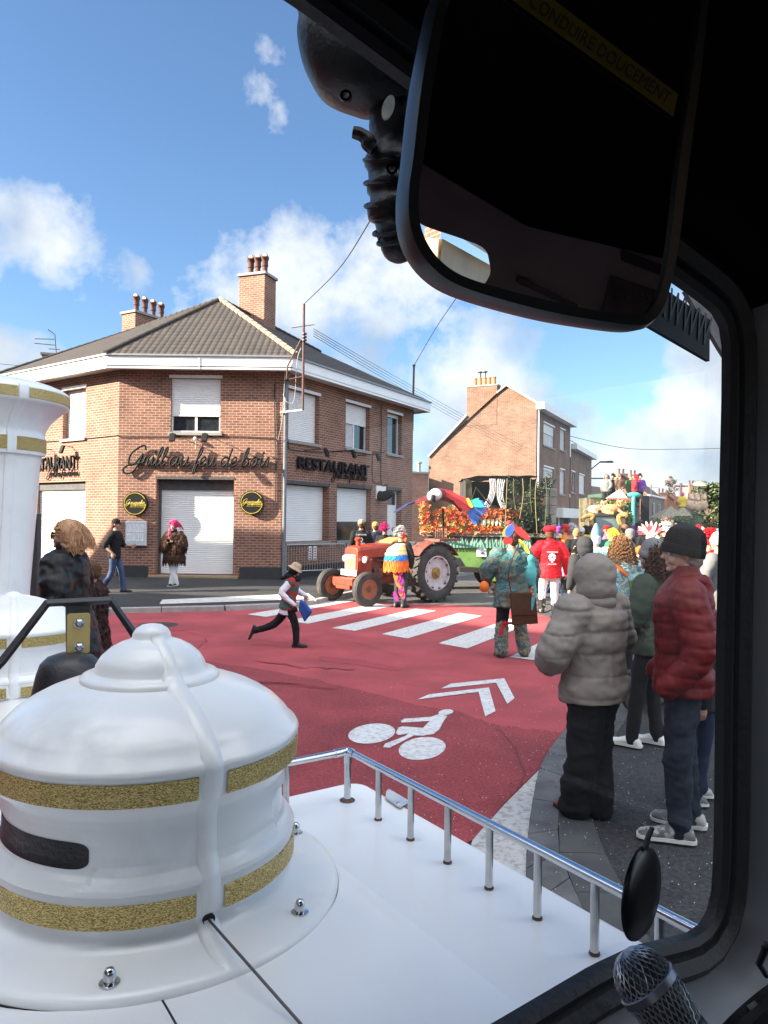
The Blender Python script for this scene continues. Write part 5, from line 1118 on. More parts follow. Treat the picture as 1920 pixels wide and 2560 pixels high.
mb = MB(); a, z0_, b, z1_, D_ = o2[4]; SF.bar(mb, a, zg2, b, z1_, -.28, -.22); mb.build('shop_door', mat('maroon_door', (.06, .03, .035), .5), h2); mb = MB(); SF.bar(mb, a+(b-a)*.45, zg2, a+(b-a)*.55, z1_, -.2, -.15); mb.build('door_post', M_PVC, h2)
rebase(h2, (K.x, K.y, -.4))
ax_ = bld('brick_annex', 'low brick annex with a metal flue between the restaurant and the gabled house', 'annex'); a0 = P(1016, 1183, 46.5); a1 = P(1071, 1183, 46.9); fA = Facade(a0, a1)
mb = MB(); wall(mb, fA.A, fA.d, fA.L, zg2, a0.z, (), 0, fA.n); f = Facade(a1, a1+fA.n*-4); wall(mb, f.A, f.d, f.L, zg2, a0.z, (), 0, f.n); mb.build('wall', M_BRICK, ax_)
mb = MB(); fA.bar(mb, -.05, a0.z, fA.L+.08, a0.z+.12, -.5, .06); mb.build('coping', M_GREYST, ax_); mb = MB(); q = P(1047, 1183, 48); mb.lathe([(.12, 0), (.12, .6), (.2, .62), (.2, .72), (0, .78)], q, 12); mb.build('flue', mat('galvanised', (.35, .35, .36), .5, metal=.7), ax_); rebase(ax_, (a0.x, a0.y, -.4))
h3 = bld('terrace_house', 'lower shaded brown brick house adjoining the gabled house to its right'); E1 = P(1427, 1112, 53.9); E2 = P(1479, 1146, 63.5); F3 = Facade(E1, E2)
o3 = [F3.op(1428, 1437, 1178, 1231, .15), F3.op(1448, 1461, 1185, 1234, .12)]
mb = MB(); wall(mb, F3.A, F3.d, F3.L, -1.3, E1.z, F3.ops, 0, F3.n); f = Facade(E2, E2+GW.d*-8); wall(mb, f.A, f.d, f.L, -1.3, E1.z, (), 0, f.n); f = Facade(E2+GW.d*-8, E1+GW.d*-8); wall(mb, f.A, f.d, f.L, -1.3, E1.z, (), 0, f.n); mb.build('wall', M_BRICK3, h3)
window(F3, o3[0], h3, 1, 0); window(F3, o3[1], h3, 1, .98); mb = MB(); F3.bar(mb, 0, E1.z-.3, F3.L+.2, E1.z+.08, 0, .45); mb.build('cornice', M_WHITE, h3)
mb = MB(); a, b = F3.p(0, E1.z+.08, .4), F3.p(F3.L, E1.z+.08, .4); up_ = -F3.n*4+UP*2.4; roofpoly(mb, [a, b, b+up_, a+up_], a, b); roofpoly(mb, [a+up_, b+up_, b+up_*2-UP*4.8, a+up_*2-UP*4.8], a, b); mb.build('roof', M_TILE, h3, weld=False); rebase(h3, (E1.x, E1.y, -.5))
# low wall linking to the far houses and lamp bracket
mb = MB(); q = [P(1479, 1215, 64), P(1535, 1220, 70)]; f = Facade(*q); f.bar(mb, 0, -1.5, f.L, q[0].z, -.4, 0); tag(mb.build('garden_wall', M_BRICK3), 'shaded brick wall end between the terrace house and the pink gable', 'wall')
lb = P(1479, 1172, 62); s = thing('street_lamp', 'street lamp arm sticking out over the street from the last brown house', 'street lamp', lb); mb = MB(); mb.tube([V((0, 0, 0)), P(1500, 1155, 60)-lb, P(1530, 1153, 58)-lb], .05, 6); mb.build('arm', M_CABLE, s); mb = MB(); mb.box(P(1517, 1155, 59)-lb, (1.0, .3, .12)); mb.build('lamp_head', M_CABLE, s)
s = thing('street_lamp', 'lower thin bracket arm under the street lamp of the last brown house', 'bracket', P(1479, 1196, 62)); mb = MB(); mb.tube([V((0, 0, 0)), P(1510, 1196, 60)-V(s.location)], .05, 6); mb.build('arm', M_CABLE, s)
cable('overhead_wire', [P(1424, 1090, 53), P(1560, 1120, 50), P(1700, 1123, 48), P(1830, 1120, 46)], .02, 'long sagging overhead wire across the sky right of the brown houses')
# far houses
def far_house(name, label, u0, u1, up, vt0, vt1, vp, Y, wm, rm, vb=1330, depth=14, rx=.6, chim=(), wins=()):
    """gable seen from the front: eaves at (u0,vt0),(u1,vt1), peak (up,vp); roof runs back to the right"""
    s = bld(name, label); a, b, p = P(u0, vt0, Y), P(u1, vt1, Y), P(up, vp, Y); zb = min(P(u0, vb, Y).z, -1); dv = V((rx, .8, 0)).normalized()*depth
    f = Facade(a, b); mb = MB(); L_ = f.L; tp_ = (p-f.A).dot(f.d); pl = [(0, zb), (L_, zb), (L_, b.z), (tp_, p.z), (0, a.z)]
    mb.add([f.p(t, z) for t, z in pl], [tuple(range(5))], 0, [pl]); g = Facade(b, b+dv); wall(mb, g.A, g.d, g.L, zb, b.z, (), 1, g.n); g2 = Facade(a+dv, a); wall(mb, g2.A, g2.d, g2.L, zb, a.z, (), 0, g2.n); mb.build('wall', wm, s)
    mb = MB(); o_ = UP*.1-dv*.03
    roofpoly(mb, [b+o_, b+dv, p+dv, p+o_], b, b+dv); roofpoly(mb, [a+o_, a+dv, p+dv, p+o_], a, a+dv); mb.build('roof', rm, s, weld=False)
    mb = MB(); mb.tube([b+UP*.0+f.n*.1, b+dv+f.n*.1], .13, 6); mb.build('gutter', M_WHITE, s)
    for (u, vt, vb_, Yc) in chim: c = P(u, vt, Yc); chimney(V((c.x, c.y, P(u, vb_, Yc).z-1.5)), c.z, (.55, .4), .2, 2, False, s, M_PINK, flash=False, ph=.5)
    gg = Facade(b, b+dv)
    for t, z in wins:
        z = b.z-z; window(gg, (gg.L*t-.5, z-1.5, gg.L*t+.5, z, -.06), s, 1, 0, sill=False, lintel=False)
    rebase(s, (a.x, a.y, -.8)); return s
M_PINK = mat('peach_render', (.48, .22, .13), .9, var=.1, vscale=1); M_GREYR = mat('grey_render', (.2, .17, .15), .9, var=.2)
M_DROOF = mat('dark_roof_far', (.085, .07, .06), .9, var=.3, vscale=2); M_RROOF = mat('red_roof_far', (.26, .10, .06), .9, var=.3, vscale=2)
far_house('pink_gable_house', 'pale orange gabled house with dark roof and two chimneys behind the crowded float', 1528, 1621, 1556, 1210, 1238, 1190, 72, [M_PINK, M_GREYR], M_DROOF, rx=.42, depth=12, chim=((1553, 1186, 1196, 76), (1582, 1189, 1200, 80)), wins=((.25, .7), (.6, .7)))
far_house('small_orange_house', 'small orange gabled house with red roof right of the pale orange gable', 1668, 1698, 1672, 1238, 1262, 1240, 84, [M_PINK, M_GREYR], M_RROOF, rx=.52, depth=12, chim=((1652, 1234, 1240, 84),))
far_house('red_roof_house', 'distant red roofed house behind the cream statues', 1700, 1790, 1745, 1262, 1262, 1228, 95, [M_PINK, M_GREYR], M_RROOF, rx=.2, chim=((1728, 1213, 1240, 92),))
far_house('red_roof_house', 'distant brown roofed house at the far right edge of the street', 1775, 1850, 1800, 1250, 1250, 1212, 100, [M_GREYR, M_GREYR], M_RROOF, rx=.1)
far_house('long_low_house', 'long low distant brick house between the statues and the window pillar', 1640, 1860, 1800, 1275, 1275, 1250, 90, [M_PINK, M_GREYR], M_RROOF, rx=.1)
# aerial and pole far away
for (u, v0, v1, Y, lab, nm) in ((1628, 1210, 1236, 72, 'thin television aerial on the pale orange gable roof', 'tv_aerial'), (1702, 1208, 1262, 80, 'distant wooden utility pole between the far trees', 'utility_pole')):
    a, b = P(u, v0, Y), P(u, v1, Y); s = thing(nm, lab, 'aerial' if nm[0] == 't' else 'pole', b); mb = MB(); r = .04 if nm[0] == 't' else .14; mb.tube([V((0, 0, 0 if nm[0] == 't' else -3)), a-b], r, 6); mb.build('mast', M_RUST, s)
    mb = MB(); c = a-b; mb.tube([c+V((-.7, 0, -.3)), c+V((.8, 0, -.3))], r*.7, 5); mb.build('crossbar', M_RUST, s)
# ------------------------------------------------------------------ trees
M_BARK = mat('bark', (.10, .08, .06), .9, var=.3, vscale=20); 
def leafy(mb, c, r, n, size, rnd, squash=1, mi=3):
    for i in range(n):
        d = V((rnd.gauss(0, 1), rnd.gauss(0, 1), rnd.gauss(0, 1))).normalized()*(rnd.random()**.4); p = V(c)+V((d.x*r[0], d.y*r[1], d.z*r[2]))
        a = V((rnd.gauss(0, 1), rnd.gauss(0, 1), rnd.gauss(0, 1))).normalized(); b = a.orthogonal().normalized(); s_ = size*rnd.uniform(.5, 1.3)
        mb.add([p-a*s_, p+b*s_*.5, p+a*s_, p-b*s_*.5], [(0, 1, 2, 3)], rnd.randrange(mi))
def tree(label, base, h, r, cols, n=2600, kind='round', seed=1, size=.22, name='tree'):
    rnd = random.Random(seed); s = thing(name, label, 'tree', base); mb = MB(); mb.tube([V((0, 0, 0)), V((.1, 0, h*.4)), V((0, .05, h*.92))], [r*.11, r*.08, .02], 8)
    tips = []
    for k in range(26):
        z = h*rnd.uniform(.25, .9); a = rnd.uniform(0, 6.28); l = r*rnd.uniform(.5, 1)*((1-(z/h-.2)) if kind == 'cone' else 1); e = V((math.cos(a)*l, math.sin(a)*l, z+l*rnd.uniform(.1, .6) if kind != 'poplar' else z+h*.18))
        if kind == 'poplar': e.x *= .5; e.y *= .5
        mb.tube([V((0, 0, z*.85)), (V((0, 0, z))+e)/2, e], [.05*r, .03*r, .012], 5); tips.append(e)
    mb.build('trunk', M_BARK, s); mb = MB()
    for e in tips: leafy(mb, e, (r*.34, r*.34, r*.26), n//26, size, rnd)
    mb.build('crown', cols, s, weld=False); return s
M_LG = [mat('leaf_dark', (.035, .055, .022), .8), mat('leaf_mid', (.06, .085, .03), .8), mat('leaf_light', (.10, .12, .045), .8)]
M_TW = [mat('twig_brown', (.14, .11, .08), .9), mat('twig_grey', (.2, .17, .13), .9), mat('twig_dark', (.09, .07, .05), .9)]
def at(u, Y, z=-1): p = P(u, 1300, Y); return V((p.x, p.y, z))
tree('dark green spreading pine tree at the far right above the roofs', at(1768, 82), 7.6, 2.6, M_LG, 3600, 'cone', 3, name='pine_tree')
tree('second pale bare poplar tree behind the distant pole', at(1676, 105), 8.4, 1.3, M_TW, 1500, 'poplar', 4, .16)
tree('bare brown bushy tree beside the distant utility pole', at(1694, 108), 6.3, 2.6, M_TW, 2200, 'round', 5, .14)
tree('bare twiggy tree left of the dark pine tree', at(1730, 112), 5.2, 3.2, M_TW, 1600, 'round', 6, .16)
tree('green bushy hedge tree beneath the pink gable house', at(1632, 60), 3.2, 2.6, M_LG, 2200, 'round', 8, .14)
tree('dark shrub at the right end of the street by the pillar', at(1800, 76), 3.0, 2.4, M_LG, 2000, 'round', 9, .16)
# ------------------------------------------------------------------ orange tractor
HD = V((-.76, -.64, 0)).normalized(); LF = V((-HD.y, HD.x, 0)); RAx = V((.66, 17.55, 0))
trac = thing('tractor', 'old orange farm tractor with big white-rimmed rear wheels stopped on the crossing', 'tractor', RAx, math.atan2(HD.y, HD.x))
M_ORG = mat('faded_orange_paint', (.33, .036, .014), .45, var=.25, vscale=5, col2=(.16, .035, .02), c2scale=6, c2pos=(.5, .75)); M_DORG = mat('dark_red_iron', (.22, .05, .03), .6, var=.4, vscale=9, col2=(.05, .03, .025), c2scale=7)
M_TYRE = mat('dusty_tyre', (.03, .03, .03), .8, var=.3, vscale=12, col2=(.06, .055, .05), c2scale=5); M_CREAMP = mat('cream_paint', (.62, .52, .34), .5, var=.15)
def wheel(parent, c, r, w_, rim, lugs, hubm, big):
    Rm = Matrix.Rotation(math.pi/2, 3, 'X'); mb = MB(); a = r*.60 if big else r*.58
    mb.lathe([(a, -w_*.42), (a*1.1, -w_*.48), (r*.86, -w_*.5), (r*.95, -w_*.42), (r*(.955 if lugs else 1), -w_*.2), (r*(.96 if lugs else 1), w_*.2), (r*.95, w_*.42), (r*.86, w_*.5), (a*1.1, w_*.48), (a, w_*.42)], c, 40, R=Rm)
    if lugs:
        n = 22
        for k in range(n):
            for sd in (-1, 1):
                an = 2*math.pi*(k+(.5 if sd > 0 else 0))/n; q = Matrix.Rotation(an, 3, 'Y'); ce = V(c)+q @ V((0, sd*w_*.26, r*.97)); mb.box(ce, (r*.075, w_*.52, r*.075), R=q @ Matrix.Rotation(sd*.5, 3, 'Z'))
    else:
        for z in (-.25, 0, .25): mb.torus(V(c)+V((0, w_*z, 0)), r*.985, r*.022, 40, 6, R=Rm)
    wo = mb.build('wheel', M_TYRE, parent, smooth=True, angle=40)
    mb = MB(); mb.lathe([(a, -w_*.44), (a*.93, -w_*.45), (a*.9, -w_*.30), (a*.55, -w_*.22), (a*.40, -w_*.26), (a*.36, -w_*.26), (0, -w_*.26)], c, 36, R=Rm); mb.lathe([(a, w_*.44), (a*.93, w_*.45), (a*.9, w_*.30), (a*.55, w_*.22), (a*.36, w_*.26), (0, w_*.26)], c, 36, R=Rm); ri = mb.build('rim', rim, wo, smooth=True, angle=40)
    mb = MB()
    for sd in (-1, 1): mb.lathe([(a*.34, 0), (a*.34, sd*w_*.05), (a*.2, sd*w_*.09), (a*.17, sd*w_*.2), (0, sd*w_*.2)], V(c)+V((0, 0, 0))-Rm @ V((0, 0, -sd*w_*.26)), 20, R=Rm)
    for k in range(8 if big else 5):
        an = 2*math.pi*k/(8 if big else 5)
        for sd in (-1, 1): mb.ball(V(c)+V((math.cos(an)*a*.27, -sd*w_*.32, math.sin(an)*a*.27)), .018 if big else .012, 6)
    mb.build('hub', hubm, ri, smooth=True)
    if big:
        for k in range(10):
            an = 2*math.pi*(k+.3)/10; q = Matrix.Rotation(an, 3, 'Y'); mb = MB(); mb.box(V(c)+q @ V((0, w_*.40, a*.90)), (a*.13, w_*.1, a*.1), R=q); mb.build('rim_lug', M_DORG, ri)
M_RIMW = mat('chalky_white_rim', (.50, .50, .53), .6, var=.12, vscale=6, col2=(.34, .30, .28), c2scale=6); M_HUBR = mat('rusty_ochre_hub', (.28, .16, .04), .7, var=.5, vscale=16)
for sy in (1, -1):
    wheel(trac, (0, sy*.75, .66), .66, .34, M_RIMW, True, M_HUBR, True)
    wheel(trac, (1.86, sy*.66, .37), .37, .19, mat('orange_beige_rim', (.26, .12, .06), .6, var=.3, vscale=14, col2=(.3, .09, .05), c2scale=8), False, mat('rust_hub', (.16, .06, .03), .8), False)
def tb(name, mb, m, bevel=0, parent=trac, smooth=False): return mb.build(name, m, parent, bevel=bevel, smooth=smooth)
def ring_xz(x, hw, z0, z1, cr): return [V((x, y, z)) for y, z in ((-hw, z0), (hw, z0), (hw, z1-cr), (hw-cr*.35, z1-cr*.3), (hw-cr, z1), (-hw+cr, z1), (-hw+cr*.35, z1-cr*.3), (-hw, z1-cr))]
mb = MB(); mb.loft([ring_xz(.70, .27, 1.03, 1.33, .08), ring_xz(1.2, .26, 1.02, 1.31, .08), ring_xz(1.72, .25, 1.00, 1.27, .09), ring_xz(1.80, .235, 1.02, 1.24, .09)]); tb('bonnet', mb, M_ORG, .012, smooth=False)
mb = MB(); mb.loft([ring_xz(1.40, .235, .66, 1.0, .02), ring_xz(1.80, .235, .66, 1.02, .02)]); tb('side_panel', mb, M_ORG, .01)
mb = MB(); mb.box((1.815, 0, .90), (.03, .37, .36)); g = tb('grille', mb, M_CREAMP, .02)
mb = MB()
for k in range(9): mb.box((1.834, -.14+k*.035, .88), (.01, .012, .26))
tb('grille_bars', mb, mat('rusty_mesh', (.30, .20, .10), .8, var=.3), parent=g)
mb = MB(); mb.box((1.86, 0, .685), (.02, .56, .13)); npz = tb('number_plate', mb, mat('pale_plate', (.55, .62, .62), .5), .004)
textobj('plate_lettering', '157 51', .12, mat('plate_ink', (.12, .14, .14), .7), npz, frame((1.8715, 0, .645), (0, 1, 0), (0, 0, 1)), .001)
mb = MB(); mb.box((1.92, 0, .50), (.24, .72, .16)); mb.box((1.94, 0, .385), (.18, .5, .10)); bp_ = tb('front_weight', mb, M_ORG, .015)
for y in (-.04, .05): mb = MB(); mb.box((2.043, y, .50), (.006, .06, .06)); tb('weight_slot', mb, M_DORG, parent=bp_)
for sy in (1, -1):
    mb = MB(); mb.ball((1.66, sy*.36, .98), (.07, .09, .09), 14); hl = tb('headlight', mb, M_ORG, smooth=True); mb = MB(); mb.ball((1.70, sy*.36, .98), (.045, .078, .078), 14); tb('lamp_glass', mb, mat('lamp_lens', (.75, .75, .72), .1, spec=.9), parent=hl, smooth=True)
    mb = MB(); mb.tube([(1.66, sy*.23, .92), (1.66, sy*.36, .93)], .02, 6); tb('lamp_bracket', mb, M_ORG, parent=hl)
    # mudguard over the rear wheel
    mb = MB(); pr_ = [(math.cos(R(a)), math.sin(R(a))) for a in range(35, 150, 8)]; rings = []
    for c_, s_ in pr_: rings.append([V((c_*.74, sy*.52, .66+s_*.70)), V((c_*.74, sy*.94, .66+s_*.70)), V((c_*.76, sy*.94, .66+s_*.72)), V((c_*.76, sy*.52, .66+s_*.72))])
    mb.loft(rings); tb('mudguard', mb, M_DORG, smooth=True)
mb = MB(); mb.box((1.1, 0, .80), (.75, .34, .42)); mb.box((.85, 0, .55), (1.9, .28, .30)); mb.box((1.86, 0, .42), (.14, 1.1, .10)); mb.box((0, 0, .66), (.40, .95, .34)); mb.tube([(1.0, .2, .75), (1.0, .24, .98)], .05, 8); mb.tube([(1.25, .2, .95), (.9, .22, .92), (.75, .24, .7)], .03, 8); mb.box((1.2, .2, .66), (.25, .1, .2)); mb.lathe([(.07, 0), (.07, .22)], (.95, .24, .62), 12); tb('engine', mb, M_DORG, .01)
mb = MB(); mb.lathe([(.055, 0), (.055, .12), (.085, .13), (.09, .17), (.06, .20), (.03, .21), (0, .21)], (1.60, .0, 1.26), 14); tb('air_filter', mb, M_ORG, smooth=True)
mb = MB(); mb.tube([(.62, 0, 1.2), (.42, 0, 1.52)], .02, 8); mb.torus((.40, 0, 1.54), .2, .014, 24, 6, R=Matrix.Rotation(-.9, 3, 'Y')); tb('steering_wheel', mb, M_RUBBER)
mb = MB(); mb.loft([[V((x, y*.9, z)) for y, z in ((-.2, 1.02), (.2, 1.02), (.2, 1.09), (-.2, 1.09))] for x in (-.1, .3)]); mb.box((-.13, 0, 1.2), (.05, .42, .3)); tb('seat', mb, M_RUBBER, .03)
mb = MB(); mb.loft([ring_xz(.52, .26, 1.30, 1.46, .05), ring_xz(.80, .25, 1.30, 1.38, .05)]); tb('dash_cowl', mb, mat('bright_orange_cloth', (.72, .2, .06), .6), .01)
mb = MB()
for k in range(6): mb.tube([(-.55+k*.07, .62, 1.42), (-.55+k*.07, .62, 1.70)], .012, 5)
mb.tube([(-.58, .62, 1.70), (-.15, .62, 1.70)], .014, 5); mb.tube([(-.58, .62, 1.45), (-.15, .62, 1.45)], .014, 5); mb.box((-.35, .7, 1.41), (.7, .5, .05)); tb('rack', mb, M_DORG)
textobj('bonnet_lettering', 'SOMECA', .10, mat('pale_letter', (.55, .40, .32), .6), trac, frame((1.58, .236, .955), (-1, 0, 0), (0, 0, 1)), .001)
# ------------------------------------------------------------------ first float
YT = 19.2; fl = thing('carnival_float', 'green tropical carnival float with orange flower rails and a netted hut with white curtains', 'carnival float')
X0, X1 = P(1060, 1330, YT).x, P(1404, 1330, YT).x; zD = P(1200, 1331, YT).z
M_LIME = mat('lime_green_panel', (.09, .20, .04), .7, var=.15, vscale=2, col2=(.14, .27, .07), c2scale=3); M_MINT = mat('mint_grass', (.17, .36, .27), .8, var=.2, vscale=3)
M_ORF = [mat('orange_petal', (.62, .13, .02), .7), mat('red_petal', (.50, .03, .02), .7), mat('amber_petal', (.66, .24, .04), .7), mat('olive_leaf', (.20, .2, .06), .8)]
M_RUSF = [mat('rust_petal', (.36, .10, .03), .8), mat('brown_petal', (.24, .07, .025), .8), mat('orange_petal', (.75, .20, .03), .7)]
mb = MB(); mb.box(((X0+X1)/2, YT+1.15, zD-.06), (X1-X0, 2.3, .10)); mb.build('deck', mat('deck_timber', (.30, .26, .2), .8), fl)
gx0, gx1 = P(1103, 1367, YT).x, P(1330, 1367, YT).x; z1_ = P(1150, 1367, YT).z; z0_ = P(1150, 1418, YT).z
mb = MB(); mb.prism([V((gx0, YT-.02, z1_)), V((gx1, YT-.02, z1_)), V((gx1, YT-.02, z0_-.35)), V((P(1206, 1400, YT).x, YT-.02, z0_-.35)), V((P(1200, 1400, YT).x, YT-.02, z0_)), V((P(1165, 1400, YT).x, YT-.02, z0_+.02)), V((P(1150, 1400, YT).x, YT-.02, z0_+.25)), V((gx0+.15, YT-.02, z0_+.27))], V((0, .04, 0))); mb.build('side_panel', M_LIME, fl)
mb = MB(); mb.box(((gx0+gx1)/2+.3, YT-.05, (z1_+z0_)/2-.02), (.05, .03, z1_-z0_)); mb.build('panel_trim', M_LIME, fl)
mb = MB(); rnd = random.Random(5); n = 90
for k in range(n):
    x = gx0-.25+(gx1-gx0+.2)*k/n; h = rnd.uniform(.14, .27); l_ = rnd.uniform(-.05, .05); w_ = .028; y = YT-.06-.02*(k % 3)
    mb.add([V((x-w_, y, z1_-.02)), V((x+w_, y, z1_-.02)), V((x+l_*.5+w_*.7, y, z1_+h*.6)), V((x+l_, y-.01, z1_+h)), V((x+l_*.5-w_*.7, y, z1_+h*.6)), V((x, y+.012, z1_+h*.3))], [(0, 1, 2, 3, 4), (0, 4, 5), (1, 5, 2)])
mb.build('paper_grass', M_MINT, fl)
mb = MB(); mb.box(((gx0+gx1)/2, YT+1.1, zD-.30), (gx1-gx0, 2.1, .34)); mb.build('deck_side', mat('white_grey_skirt', (.10, .10, .09), .9, var=.5, vscale=8), fl)
mb = MB(); mb.box((X1-1.0, YT+1.15, .55), (3.2, 1.6, .12)); mb.box((X0+.9, YT+1.15, .6), (1.4, .12, .12)); mb.build('chassis', mat('oily_chassis', (.02, .02, .02), .7), fl)
for x in (X1-1.6, X1-.7):
    for y in (YT+.25, YT+2.0): wheel(fl, (x, y, .42), .42, .24, M_DORG, False, M_DORG, False)
def garland(name, pts, r, n, mats, parent=None, size=.07, seed=1):
    rnd = random.Random(seed); mb = MB(); mb.tube(pts, .02, 5, mi=0)
    seg = [(V(a), V(b)) for a, b in zip(pts, pts[1:])]; tot = sum((b-a).length for a, b in seg)
    for i in range(n):
        t = rnd.random()*tot
        for a, b in seg:
            if t <= (b-a).length: p = a+(b-a).normalized()*t; break
            t -= (b-a).length
        p = p+V((rnd.gauss(0, r*.5), rnd.gauss(0, r*.5), rnd.gauss(0, r*.5))); m_ = rnd.randrange(len(mats)); a0 = rnd.uniform(0, 6.28); d = V((rnd.gauss(0, .5), -1, rnd.gauss(0, .5))).normalized(); u_ = d.orthogonal().normalized(); v_ = d.cross(u_)
        for k in range(5):
            an = a0+k*1.2566; e = u_*math.cos(an)+v_*math.sin(an); f_ = u_*math.cos(an+1.57)+v_*math.sin(an+1.57); s_ = size*rnd.uniform(.6, 1.2)
            mb.add([p, p+e*s_*.6+f_*s_*.3+d*.01, p+e*s_+d*.03, p+e*s_*.6-f_*s_*.3+d*.01], [(0, 1, 2, 3)], m_)
    return mb.build(name, mats, parent or fl, weld=False)
Q = lambda u, v, Y=YT: P(u, v, Y)
garland('flower_garland', [Q(1062, 1250), Q(1060, 1322)], .12, 90, M_ORF, seed=1); garland('flower_garland', [Q(1060, 1326), Q(1215, 1326)], .09, 190, M_ORF, seed=2)
garland('flower_garland', [Q(1090, 1285), Q(1120, 1278), Q(1150, 1280), Q(1180, 1290)], .12, 120, M_ORF, seed=3)
for k, u in enumerate((1066, 1092, 1110, 1132, 1148, 1172)): garland('flower_garland', [Q(u, 1283), Q(u+6, 1322)], .10, 46, M_ORF, seed=10+k)
garland('flower_garland', [Q(1205, 1290), Q(1302, 1290)], .08, 150, M_RUSF, seed=4); garland('flower_garland', [Q(1190, 1326), Q(1302, 1322)], .08, 150, M_RUSF, seed=6)
garland('flower_garland', [Q(1205, 1277), Q(1302, 1279)], .03, 60, M_RUSF, seed=7)
for k in range(9):
    p = Q(1212+k*10, 1305); mb = MB(); mb.ball(p, (.045, .03, .12), 8); mb.build('hanging_fruit', mat('pale_yellow', (.62, .56, .28), .7) if k % 3 else mat('white_cloth', (.7, .7, .68), .9), fl, smooth=True)
mb = MB()
for x in (Q(1062, 1300).x, Q(1130, 1300).x, Q(1205, 1300).x, Q(1302, 1300).x): mb.box((x, YT+.03, zD+.3), (.05, .05, .72))
mb.build('rail_posts', mat('deck_timber', (.30, .26, .2), .8), fl); mb = MB(); mb.box(((X0+Q(1302, 1300).x)/2, YT-.01, zD), (Q(1302, 1300).x-X0, .05, .05)); mb.build('deck_edge', mat('white_cloth', (.7, .7, .68), .9), fl)
# hut: camouflage-netted walls around a dark opening with white curtains
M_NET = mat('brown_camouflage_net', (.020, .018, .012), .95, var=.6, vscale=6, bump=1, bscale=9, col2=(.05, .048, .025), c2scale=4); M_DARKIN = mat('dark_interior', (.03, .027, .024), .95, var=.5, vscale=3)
hx0, hxo, hx1, hx2 = Q(1172, 1200).x, Q(1265, 1200).x, Q(1345, 1200).x, Q(1388, 1200).x; hz = Q(1250, 1194).z; ho = Q(1250, 1283).z
def rough(mb, amp, seed=0, f=2.2):
    for i, p in enumerate(mb.v): mb.v[i] = p+V((0, (mnoise.noise(p*f+V((seed, 0, 0)))*amp), mnoise.noise(p*f*1.3)*amp*.5))
def grid(mb, a, b, c, d, nx, ny, mi=0):
    for i in range(nx):
        for j in range(ny):
            g_ = lambda x, y: a+(b-a)*x+(d-a)*y+(c-b-d+a)*x*y
            mb.quad(g_(i/nx, j/ny), g_((i+1)/nx, j/ny), g_((i+1)/nx, (j+1)/ny), g_(i/nx, (j+1)/ny), mi)
mb = MB(); grid(mb, V((hxo, YT+.1, .55)), V((hx1, YT+.1, .55)), V((hx1, YT+.1, hz)), V((hxo, YT+.1, hz)), 16, 36); rough(mb, .22); grid(mb, V((hx1, YT+.1, .55)), V((hx1+.1, YT+2.2, .55)), V((hx1+.1, YT+2.2, hz)), V((hx1, YT+.1, hz)), 12, 20); mb.build('net_wall', M_NET, fl, smooth=True)
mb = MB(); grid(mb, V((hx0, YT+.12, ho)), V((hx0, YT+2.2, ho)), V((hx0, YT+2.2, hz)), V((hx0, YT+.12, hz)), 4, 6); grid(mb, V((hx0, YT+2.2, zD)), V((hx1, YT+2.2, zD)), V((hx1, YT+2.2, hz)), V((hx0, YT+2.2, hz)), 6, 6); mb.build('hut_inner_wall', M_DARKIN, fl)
mb = MB(); grid(mb, V((hx0-.06, YT-.05, hz)), V((hx1+.1, YT-.05, hz+.08)), V((hx1+.1, YT+2.3, hz+.05)), V((hx0-.06, YT+2.3, hz)), 20, 12); rough(mb, .1); mb.build('net_roof', M_NET, fl, smooth=True)
mb = MB(); grid(mb, V((hx0-.05, YT+.08, ho)), V((hx0+.12, YT+.08, ho)), V((hx0+.08, YT+.08, hz)), V((hx0-.08, YT+.08, hz)), 3, 12); rough(mb, .15); mb.build('net_post', M_NET, fl, smooth=True)
M_CURTW = mat('sheer_white_curtain', (.62, .62, .62), .8); 
for ua, ub, uc, ud in ((1222, 1240, 1204, 1216), (1243, 1266, 1258, 1272)):
    mb = MB(); n = 18; a, b, c, d = Q(ua, 1197, YT+.05), Q(ub, 1197, YT+.05), Q(ud, 1282, YT+.05), Q(uc, 1268 if ua < 1230 else 1282, YT+.05); 
    for i in range(n):
        for j in range(8):
            g_ = lambda x, y: (a+(b-a)*x)*(1-y)+(d+(c-d)*x)*y+V(((1 if ua < 1230 else -1)*.10*math.sin(y*3.14), .03*math.sin(x*28), 0))
            mb.quad(g_(i/n, j/8), g_((i+1)/n, j/8), g_((i+1)/n, (j+1)/8), g_(i/n, (j+1)/8))
    mb.build('curtain', M_CURTW, fl, smooth=True)
mb = MB(); mb.tube([Q(1175, 1262), Q(1190, 1218), Q(1225, 1262)], .02, 5); mb.build('inner_brace', M_NET, fl)
rnd = random.Random(9)
for k in range(6):
    u = 1268+k*19+rnd.uniform(-3, 3); l_ = [Q(u, 1196, YT-.15), Q(u+rnd.uniform(-6, 6), 1240, YT-.18), Q(u+rnd.uniform(-8, 8), 1280+rnd.uniform(-10, 60), YT-.15)]; mb = MB(); mb.tube(catmull(l_, 4), .008, 5); mb.build('vine', mat('olive_vine', (.10, .11, .03), .8) if k % 2 else mat('pale_straw', (.26, .23, .10), .8), fl)
mb = MB(); rr_ = random.Random(2)
for k in range(9): leafy(mb, Q(1345+rr_.uniform(-14, 26), 1205+k*16, YT+.1), (.2, .2, .22), 60, .08, rr_)
for k in range(16): leafy(mb, Q(1270+rr_.uniform(0, 72), 1205+rr_.uniform(0, 130), YT-.08), (.3, .05, .3), 34, .055, rr_)
mb.build('leaf_drape', [M_LG[0], M_LG[1], M_NET], fl, weld=False)
mb = MB(); z = 1.05
